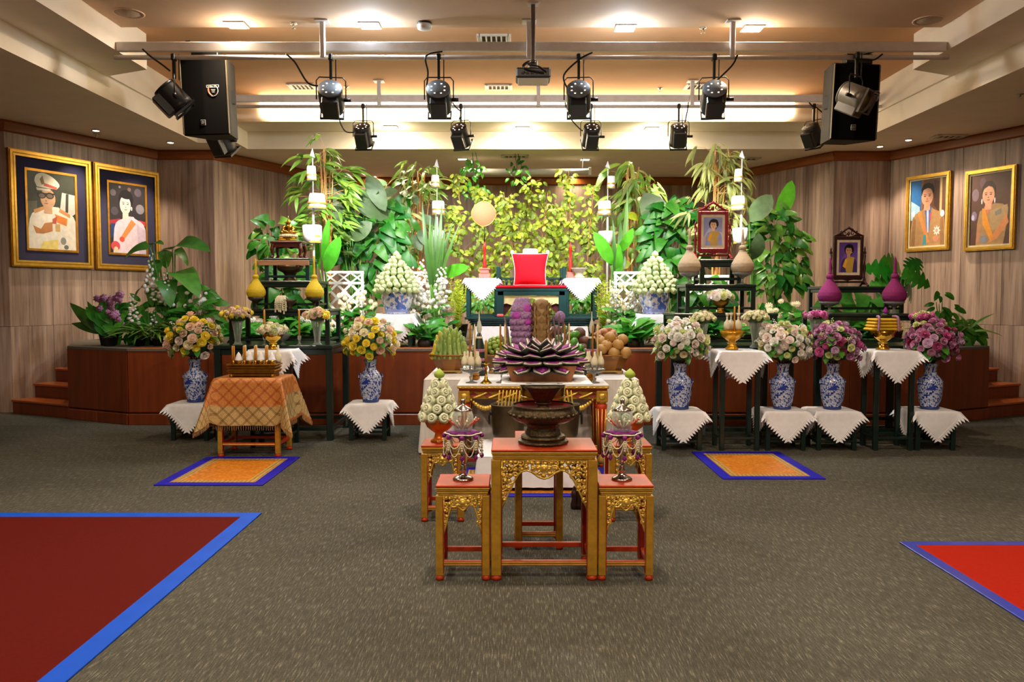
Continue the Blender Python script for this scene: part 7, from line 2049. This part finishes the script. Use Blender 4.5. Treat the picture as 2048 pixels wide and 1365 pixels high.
leafy_mass('foliage_plant', 'broad leaved green plant seen between the far right tiers', 1708, 605, 9.8, 100, 40, 16, 'taro', (.22, .34), 96, stems=3)
leafy_mass('foliage_plant', 'leafy green sprig right of the far right shrine', 1885, 620, 9.9, 50, 90, 36, 'mid', (.1, .16), 97, stems=4)
hosta('dark fern fronds at the far right end of the stage', 1925, 680, 9.95, 70, 30, 98, (.2, .34), 'strap')
hosta('low leafy plants behind the base of the far right shrine', 1730, 670, 9.7, 160, 40, 99)
hosta('low leafy plants behind the mauve and white bouquets', 1610, 670, 9.65, 60, 26, 100)
leafy_mass('foliage_plant', 'trailing green foliage behind the far right mauve bouquet', 1900, 665, 10.05, 110, 50, 60, 'mid', (.12, .22), 101, stems=4)
leafy_mass('foliage_plant', 'green foliage low behind the right white bouquet', 1590, 650, 9.95, 80, 70, 60, 'hosta', (.14, .24), 102, stems=4)
random.seed(7)
# ------------------------------------------------------------------ framed portraits (flat prints are flat shapes on the print)
def ell(cx, cy, rx, ry, n=26, a0=0, a1=2 * PI): return [(cx + rx * math.cos(a0 + (a1 - a0) * k / n), cy + ry * math.sin(a0 + (a1 - a0) * k / n)) for k in range(n + (0 if a1 - a0 > 6.2 else 1))]
def shirt(cx, sw, top, nw):
    R = [(nw, top), (nw * 1.25, top - .02), (sw * .5, top - .045), (sw * .75, top - .07), (sw * .92, top - .11), (sw * 1.02, top - .18), (sw * 1.08, top - .3), (sw * 1.12, .0)]
    return [(cx - x, y) for x, y in R] + [(cx + x, y) for x, y in reversed(R)]
def print_mesh(W_, Hh, layers):
    """layers: (colour, polygon in 0..1 picture coordinates); each one a hair in front of the last"""
    mb = MB(); mats = []; y = 0.0
    for i, (c, poly) in enumerate(layers):
        mm = mat('print_' + c, c, .35, var=.08, scale=16, spec=.3)
        if mm not in mats: mats.append(mm)
        mb.cur = mats.index(mm); y -= .00012
        mb.add([((px - .5) * W_, y, (py - .5) * Hh) for px, py in poly], [list(range(len(poly)))])
    me = mb.mesh('photo_print', mats, fix=False)
    return me
BG = [(0, 0), (1, 0), (1, 1), (0, 1)]
def crv2(p): return [(v.x, v.y) for v in crv([(a, b, 0) for a, b in p], 4)]
def clip(poly): return [(max(0, min(1, x)), max(0, min(1, y))) for x, y in poly]
def face(cx, cy, rx, ry, skin, dark='4a3024', lips='a8564c', look=0.0):
    L_ = [(skin, ell(cx, cy, rx, ry)), (skin, [(cx - rx * .5, cy - ry * .6), (cx + rx * .5, cy - ry * .6), (cx + rx * .55, cy - ry * 1.5), (cx - rx * .55, cy - ry * 1.5)])]
    for i in (-1, 1):
        L_.append((dark, ell(cx + look * rx + i * rx * .4, cy + ry * .08, rx * .2, ry * .055, 12)))
        L_.append((dark, ell(cx + look * rx + i * rx * .42, cy + ry * .26, rx * .27, ry * .035, 12)))
    L_.append((dark, ell(cx + look * rx, cy - ry * .24, rx * .13, ry * .035, 10)))
    L_.append((lips, ell(cx + look * rx, cy - ry * .5, rx * .3, ry * .06, 12)))
    return L_
officer = [('33382f', BG), ('5a5c50', [(0, .2), (.18, .2), (.2, .62), (0, .6)]), ('cfc8bc', [(.66, .5), (.9, .45), (1, .5), (1, .74), (.72, .76)]), ('3a3c34', [(.78, .5), (.84, .5), (.86, .75), (.8, .75)]),
    ('e4dccc', clip(shirt(.52, .47, .56, .12))), ('c98f5a', [(.12, .5), (.34, .56), (.36, .52), (.14, .45)]), ('c98f5a', [(.66, .55), (.88, .48), (.88, .43), (.64, .5)]),
    ('d98038', [(.55, .47), (.82, .42), (.8, .32), (.6, .36)]), ('b85a48', [(.5, .4), (.6, .44), (.58, .34), (.5, .34)]), ('b87a48', [(.1, .3), (.26, .26), (.34, .34), (.5, .36), (.5, .24), (.3, .2), (.16, .2)]),
    ('c9a468', [(.56, .34), (.66, .34), (.66, .24), (.56, .24)]), ('e8d27a', [(.3, .1), (.62, .14), (.6, 0), (.22, 0)]), ('8f9088', ell(.72, .12, .06, .05)), ('6f706a', ell(.78, .04, .05, .03))]
officer += face(.42, .66, .155, .13, 'c49a76', '5a4030', '9a6656', -.25)
officer += [('1c1a18', ell(.295, .695, .085, .042, 16)), ('1c1a18', ell(.46, .70, .085, .042, 16)), ('1c1a18', [(.2, .725), (.57, .735), (.57, .715), (.2, .705)]), ('6a5a50', ell(.295, .69, .062, .028, 14)), ('6a5a50', ell(.46, .695, .062, .028, 14)),
    ('e6dcc4', crv2([(.2, .8), (.155, .88), (.2, .955), (.32, .985), (.46, .965), (.58, .92), (.67, .85), (.6, .79)])), ('c25a4a', [(.34, .86), (.62, .82), (.6, .785), (.34, .82)]), ('d8ceb4', [(.18, .79), (.48, .785), (.46, .76), (.2, .755)]), ('8a6a3a', [(.26, .9), (.32, .95), (.36, .85), (.3, .83)])]
lady1 = [('2f2a30', BG)] + [(c, ell(x, y, r, r * .6, 14)) for c, x, y, r in (('6a626a', .12, .86, .08), ('544c56', .8, .9, .1), ('6f5a52', .56, .93, .05), ('7a7680', .85, .66, .12), ('4a4450', .15, .6, .1), ('8a8890', .3, .95, .03))]
lady1 += [('a02838', [(0, .46), (.3, .5), (.3, .36), (0, .4)]), ('b83a44', [(.8, .5), (1, .48), (1, .42), (.85, .42)]), ('2a3c6a', [(.02, .2), (.16, .26), (.16, .42), (.04, .42)]), ('17131a', ell(.46, .78, .2, .14)),
    ('ddc9d6', clip(shirt(.56, .42, .54, .1))), ('c9b4c8', [(.74, .44), (.98, .36), (1, .0), (.8, .0)]), ('e08a4c', [(.6, .5), (.72, .44), (.36, .18), (.26, .2)]), ('d4503c', ell(.33, .2, .07, .04)), ('c84a50', ell(.15, .1, .12, .07)), ('e0c9a0', ell(.16, .05, .06, .04))]
lady1 += face(.44, .70, .15, .135, 'efd2c6', '3a2a2a', 'c06a68', .05)
lady1 += [('17131a', ell(.47, .845, .17, .06)), ('f4ecec', ell(.61, .655, .018, .03, 10))]
coat = [('6b4636', BG), ('2f6aa8', [(0, .4), (.3, .4), (.3, 1), (0, 1)]), ('9fc4d8', [(0, .4), (.28, .4), (.26, .6), (0, .7)]), ('8a5a40', [(.3, .4), (.36, .4), (.36, 1), (.3, 1)]), ('4a2f28', [(.66, .6), (.8, .5), (.8, .95), (.66, .98)]), ('c9b27a', [(.82, .45), (.88, .45), (.88, 1), (.82, 1)]),
    ('ab8458', clip(shirt(.5, .45, .57, .12))), ('8f6a48', [(.02, 0), (.14, 0), (.16, .4), (.08, .45)]), ('8f6a48', [(.86, 0), (.98, 0), (.93, .45), (.84, .38)]), ('dfe0ea', ell(.08, .5, .05, .045, 14)), ('dfe0ea', ell(.9, .47, .06, .05, 14)),
    ('4a6aa8', [(.38, .6), (.6, .6), (.58, .5), (.54, .2), (.48, .2), (.42, .5)]), ('c8d0e0', [(.46, .58), (.52, .58), (.53, .2), (.49, .2)]), ('d88a4c', [(.2, .52), (.3, .54), (.56, .06), (.48, .04)]), ('3f9aa0', [(.4, .18), (.46, .16), (.48, .02), (.36, .02)]), ('c8506c', [(.56, .5), (.6, .5), (.58, .38), (.55, .38)])]
star = []
for k in range(16):
    a = 2 * PI * k / 16; r = (.11, .06)[k % 2]; star.append((.76 + r * math.cos(a), .22 + r * .75 * math.sin(a)))
coat += [('e6dcd0', star), ('d0a090', ell(.76, .22, .04, .03, 12)), ('c88a68', ell(.74, .1, .08, .05, 12))]
coat += face(.47, .74, .165, .135, 'd8a080', '33241e', 'a8645a') + [('17120f', [(.31, .76), (.3, .86), (.36, .93), (.5, .95), (.62, .92), (.66, .84), (.64, .76), (.6, .85), (.48, .87), (.36, .85)])]
lady2 = [('5c4038', BG)] + [(c, ell(x, y, r, r, 14)) for c, x, y, r in (('7f6a78', .12, .72, .09), ('8a7690', .1, .42, .07), ('c8c0e0', .07, .4, .04), ('6a5058', .3, .88, .08))]
lady2 += [('ac8a62', clip([(.36, .52), (.24, .48), (.18, .3), (.16, 0), (.84, 0), (.92, .3), (.94, .5), (.8, .56), (.6, .58)])), ('b89a70', [(.5, .48), (.92, .55), (.94, .46), (.86, .18), (.5, .22)]), ('8a8a80', [(.62, .46), (.78, .5), (.78, .43), (.64, .4)]), ('d8905c', [(.9, .42), (.96, .3), (.7, .08), (.45, .02), (.6, .16)]), ('c48a66', [(.2, .3), (.28, .3), (.24, .04), (.16, .04)]),
    ('e89a38', [(.3, .52), (.36, .52), (.6, .1), (.52, .06), (.32, .3)]), ('8a8c98', ell(.36, .08, .09, .06, 14)), ('d87a58', [(.34, .54), (.56, .6), (.52, .5), (.42, .44)])]
lady2 += face(.45, .70, .15, .135, 'e0a888', '2f2220', 'b85a54') + [('3a2a28', [(.28, .7), (.29, .82), (.38, .9), (.52, .9), (.62, .82), (.63, .7), (.58, .8), (.45, .83), (.33, .79)]), ('e8e4e8', ell(.29, .62, .018, .04, 10)), ('e8e4e8', ell(.61, .62, .018, .04, 10))]
def stand_lady(bg, bg2, robe, sash, skin): return [(bg, BG), (bg2, [(0, .3), (.3, .62), (1, .45), (1, 0), (0, 0)]), (robe, clip(shirt(.55, .40, .53, .1))), (sash, [(.2, .2), (.38, .48), (.6, .52), (.84, .5), (.8, .34), (.74, 0), (.4, 0), (.34, .2)]), ('d89a28', [(.2, .2), (.34, .44), (.46, .42), (.34, .14)]), ('15110f', ell(.54, .76, .26, .185))] + face(.52, .715, .165, .145, skin, '2f2220', 'a8504a') + [('15110f', ell(.55, .875, .2, .06)), ('e8d8c0', ell(.7, .66, .018, .018, 10))]

def wall_frame(label, p0, d, s0, s1, z0, z1, layers, mat_w, deep, double):
    """frame hung on a wall run; its own front looks to -Y"""
    d = Vector((d[0], d[1], 0)).normalized(); nrm = Vector((d.y, -d.x, 0))
    c = Vector((p0[0], p0[1], 0)) + d * ((s0 + s1) / 2) + nrm * .004
    W_, Hh = s1 - s0, z1 - z0
    t = thing('framed_portrait', label, 'portrait', (c.x, c.y, (z0 + z1) / 2), math.atan2(d.y, d.x))
    M_F = mat('antique_gold_frame', 'b07a22', .32, .7, var=.15, scale=12) if double else mat('bright_gold_frame', 'd0a03a', .32, .65, var=.12, scale=30, bump=.15, bscale=90)
    def ring(w_, h_, fw, th, y, m, nm_):
        for i in (-1, 1):
            MB().prism([(-w_ / 2, i * h_ / 2), (w_ / 2, i * h_ / 2), (w_ / 2 - fw, i * (h_ / 2 - fw)), (-w_ / 2 + fw, i * (h_ / 2 - fw))], y - th, y).build(nm_, m, t)
            MB().prism([(i * w_ / 2, -h_ / 2), (i * w_ / 2, h_ / 2), (i * (w_ / 2 - fw), h_ / 2 - fw), (i * (w_ / 2 - fw), -h_ / 2 + fw)], y - th, y).build(nm_, m, t)
    fw = deep
    ring(W_, Hh, fw, .045, 0, M_F, 'frame_rail')
    ring(W_ - .03, Hh - .03, fw * .38, .058, 0, mat('gold_bead', 'd8a848', .3, .75), 'outer_bead')
    ring(W_ - fw * 1.4, Hh - fw * 1.4, fw * .3, .052, 0, mat('gold_bead', 'd8a848'), 'inner_bead')
    if double:
        MB().box((0, -.012, 0), (W_ - 2 * fw + .01, .016, Hh - 2 * fw + .01)).build('navy_mount', mat('navy_velvet', '0e0a3c', .8, sheen=.3, var=.1), t)
        iw, ih = W_ - 2 * fw - 2 * mat_w, Hh - 2 * fw - 2 * mat_w * 1.02
        ring(iw + .05, ih + .05, .028, .03, 0, M_F, 'inner_frame_rail')
        ring(iw + .012, ih + .012, .012, .026, 0, mat('gold_bead', 'd8a848'), 'inner_slip')
    else:
        ring(W_ - 2 * fw + .01, Hh - 2 * fw + .01, mat_w, .03, 0, mat('cream_slip', 'e0cfa0', .6), 'cream_slip')
        iw, ih = W_ - 2 * fw - 2 * mat_w + .014, Hh - 2 * fw - 2 * mat_w + .014
    MB().box((0, -.01, 0), (iw, .012, ih)).build('print_backing', M_BLACK, t)
    O('photo_print', print_mesh(iw - .004, ih - .004, layers), t, (0, -.0205 if double else -.0165, 0))
    return t
dl = (.430, .903); dr = (.414, -.910)
wall_frame('gold framed portrait of a person in a white peaked cap and dark glasses', (-6.5, 10.36), dl, .02, 1.19, 1.90, 3.42, officer, .155, .085, True)
wall_frame('gold framed portrait of a person in pale lilac with an orange sash', (-6.5, 10.36), dl, 1.23, 2.35, 1.90, 3.42, lady1, .16, .085, True)
wall_frame('gold framed portrait of a person in a tan embroidered coat with a star', (5.9, 12.6), dr, .33, 1.07, 2.19, 3.32, coat, .03, .05, False)
wall_frame('gold framed portrait of a person in gold brocade with an orange sash', (5.9, 12.6), dr, 1.3, 2.03, 2.15, 3.27, lady2, .03, .05, False)

def photo_stand(label, x, y, z, W_, Hh, mw, layers):
    t = thing('photo_stand', label, 'portrait', (x, y, z))
    fw = .035; zc = .09 + Hh / 2
    for i in (-1, 1):
        MB().box((i * (W_ / 2 - fw / 2), 0, zc), (fw, .03, Hh), ch=.005).build('frame_rail', mw, t)
        MB().box((0, 0, zc + i * (Hh / 2 - fw / 2)), (W_ - 2 * fw, .03, fw), ch=.005).build('frame_rail', mw, t)
        MB().lathe([(.013, 0), (.017, .05), (.009, .1), (.017, .18), (.009, .25), (.016, .32), (.009, Hh * .72), (.018, Hh * .76), (.008, Hh * .82), (.012, Hh * .85), (.002, Hh * .92)], 12).build('side_post', mw, t, (i * (W_ / 2 + .022), .01, .02))
        MB().tube(crv([(i * (W_ / 2 + .022), -.09, .008), (i * (W_ / 2 + .022), -.04, .035), (i * (W_ / 2 + .022), .01, .06), (i * (W_ / 2 + .022), .06, .035), (i * (W_ / 2 + .022), .11, .008)], 4), .012, 6).build('foot', mw, t)
    MB().box((0, .02, .05), (W_ + .04, .016, .02), ch=.003).build('stretcher', mw, t)
    MB().prism([(-W_ / 2, .095), (W_ / 2, .095), (W_ / 2 - .02, .07), (.06, .075), (0, .06), (-.06, .075), (-W_ / 2 + .02, .07)], -.012, .012).build('lower_scallop', mw, t)
    top = zc + Hh / 2
    m = MB()
    m.tube(crv([(-W_ / 2, 0, top), (-W_ * .3, 0, top + .03), (-W_ * .14, 0, top + .065), (0, 0, top + .09), (W_ * .14, 0, top + .065), (W_ * .3, 0, top + .03), (W_ / 2, 0, top)], 5), .012, 6)
    for i in (-1, 1):
        scroll(m, i * .045, top + .035, .03, 1.2, i, 0, .008); scroll(m, i * .1, top + .02, .022, 1.2, -i, 0, .008)
    m.ball((0, 0, top + .03), (.014, .01, .026), 8, 5); m.ball((0, 0, top + .095), (.012, .01, .016), 8, 5)
    for i in (-1, 1): m.ball((i * .04, 0, top + .075), (.014, .01, .012), 8, 5); m.ball((i * .085, 0, top + .052), (.014, .01, .012), 8, 5)
    for i in (-1, 1): m.prism([(i * .02, top), (i * W_ / 2, top - .002), (i * W_ * .3, top + .026), (i * W_ * .2, top + .02), (i * .05, top + .012)], -.008, .008)
    m.build('carved_crest', mw, t)
    MB().box((0, .004, zc), (W_ - 2 * fw + .006, .012, Hh - 2 * fw + .006)).build('cream_mount', mat('cream_mount', 'd2c4a6', .7), t)
    O('photo_print', print_mesh(W_ - 2 * fw - .055, Hh - 2 * fw - .06, layers), t, (0, -.003, zc))
    return t
photo_stand('red lacquered photo stand with a portrait in gold sash on the top tier', at(1432, 0, 8.62).x, 8.62, 1.9, .325, .43, mat('crimson_lacquer', '7a1018', .25, var=.1), stand_lady('8f94c4', 'b9b4c8', '8f93c0', 'b8964a', 'e0b494'))
photo_stand('dark wooden photo stand with a purple portrait on the far right shrine', at(1708, 0, 8.76).x, 8.76, 1.617, .325, .455, mat('dark_rosewood', '2c1410', .3, var=.15), stand_lady('5a3c8a', '6a4a98', '3c2c60', 'b08e3c', 'b08464'))
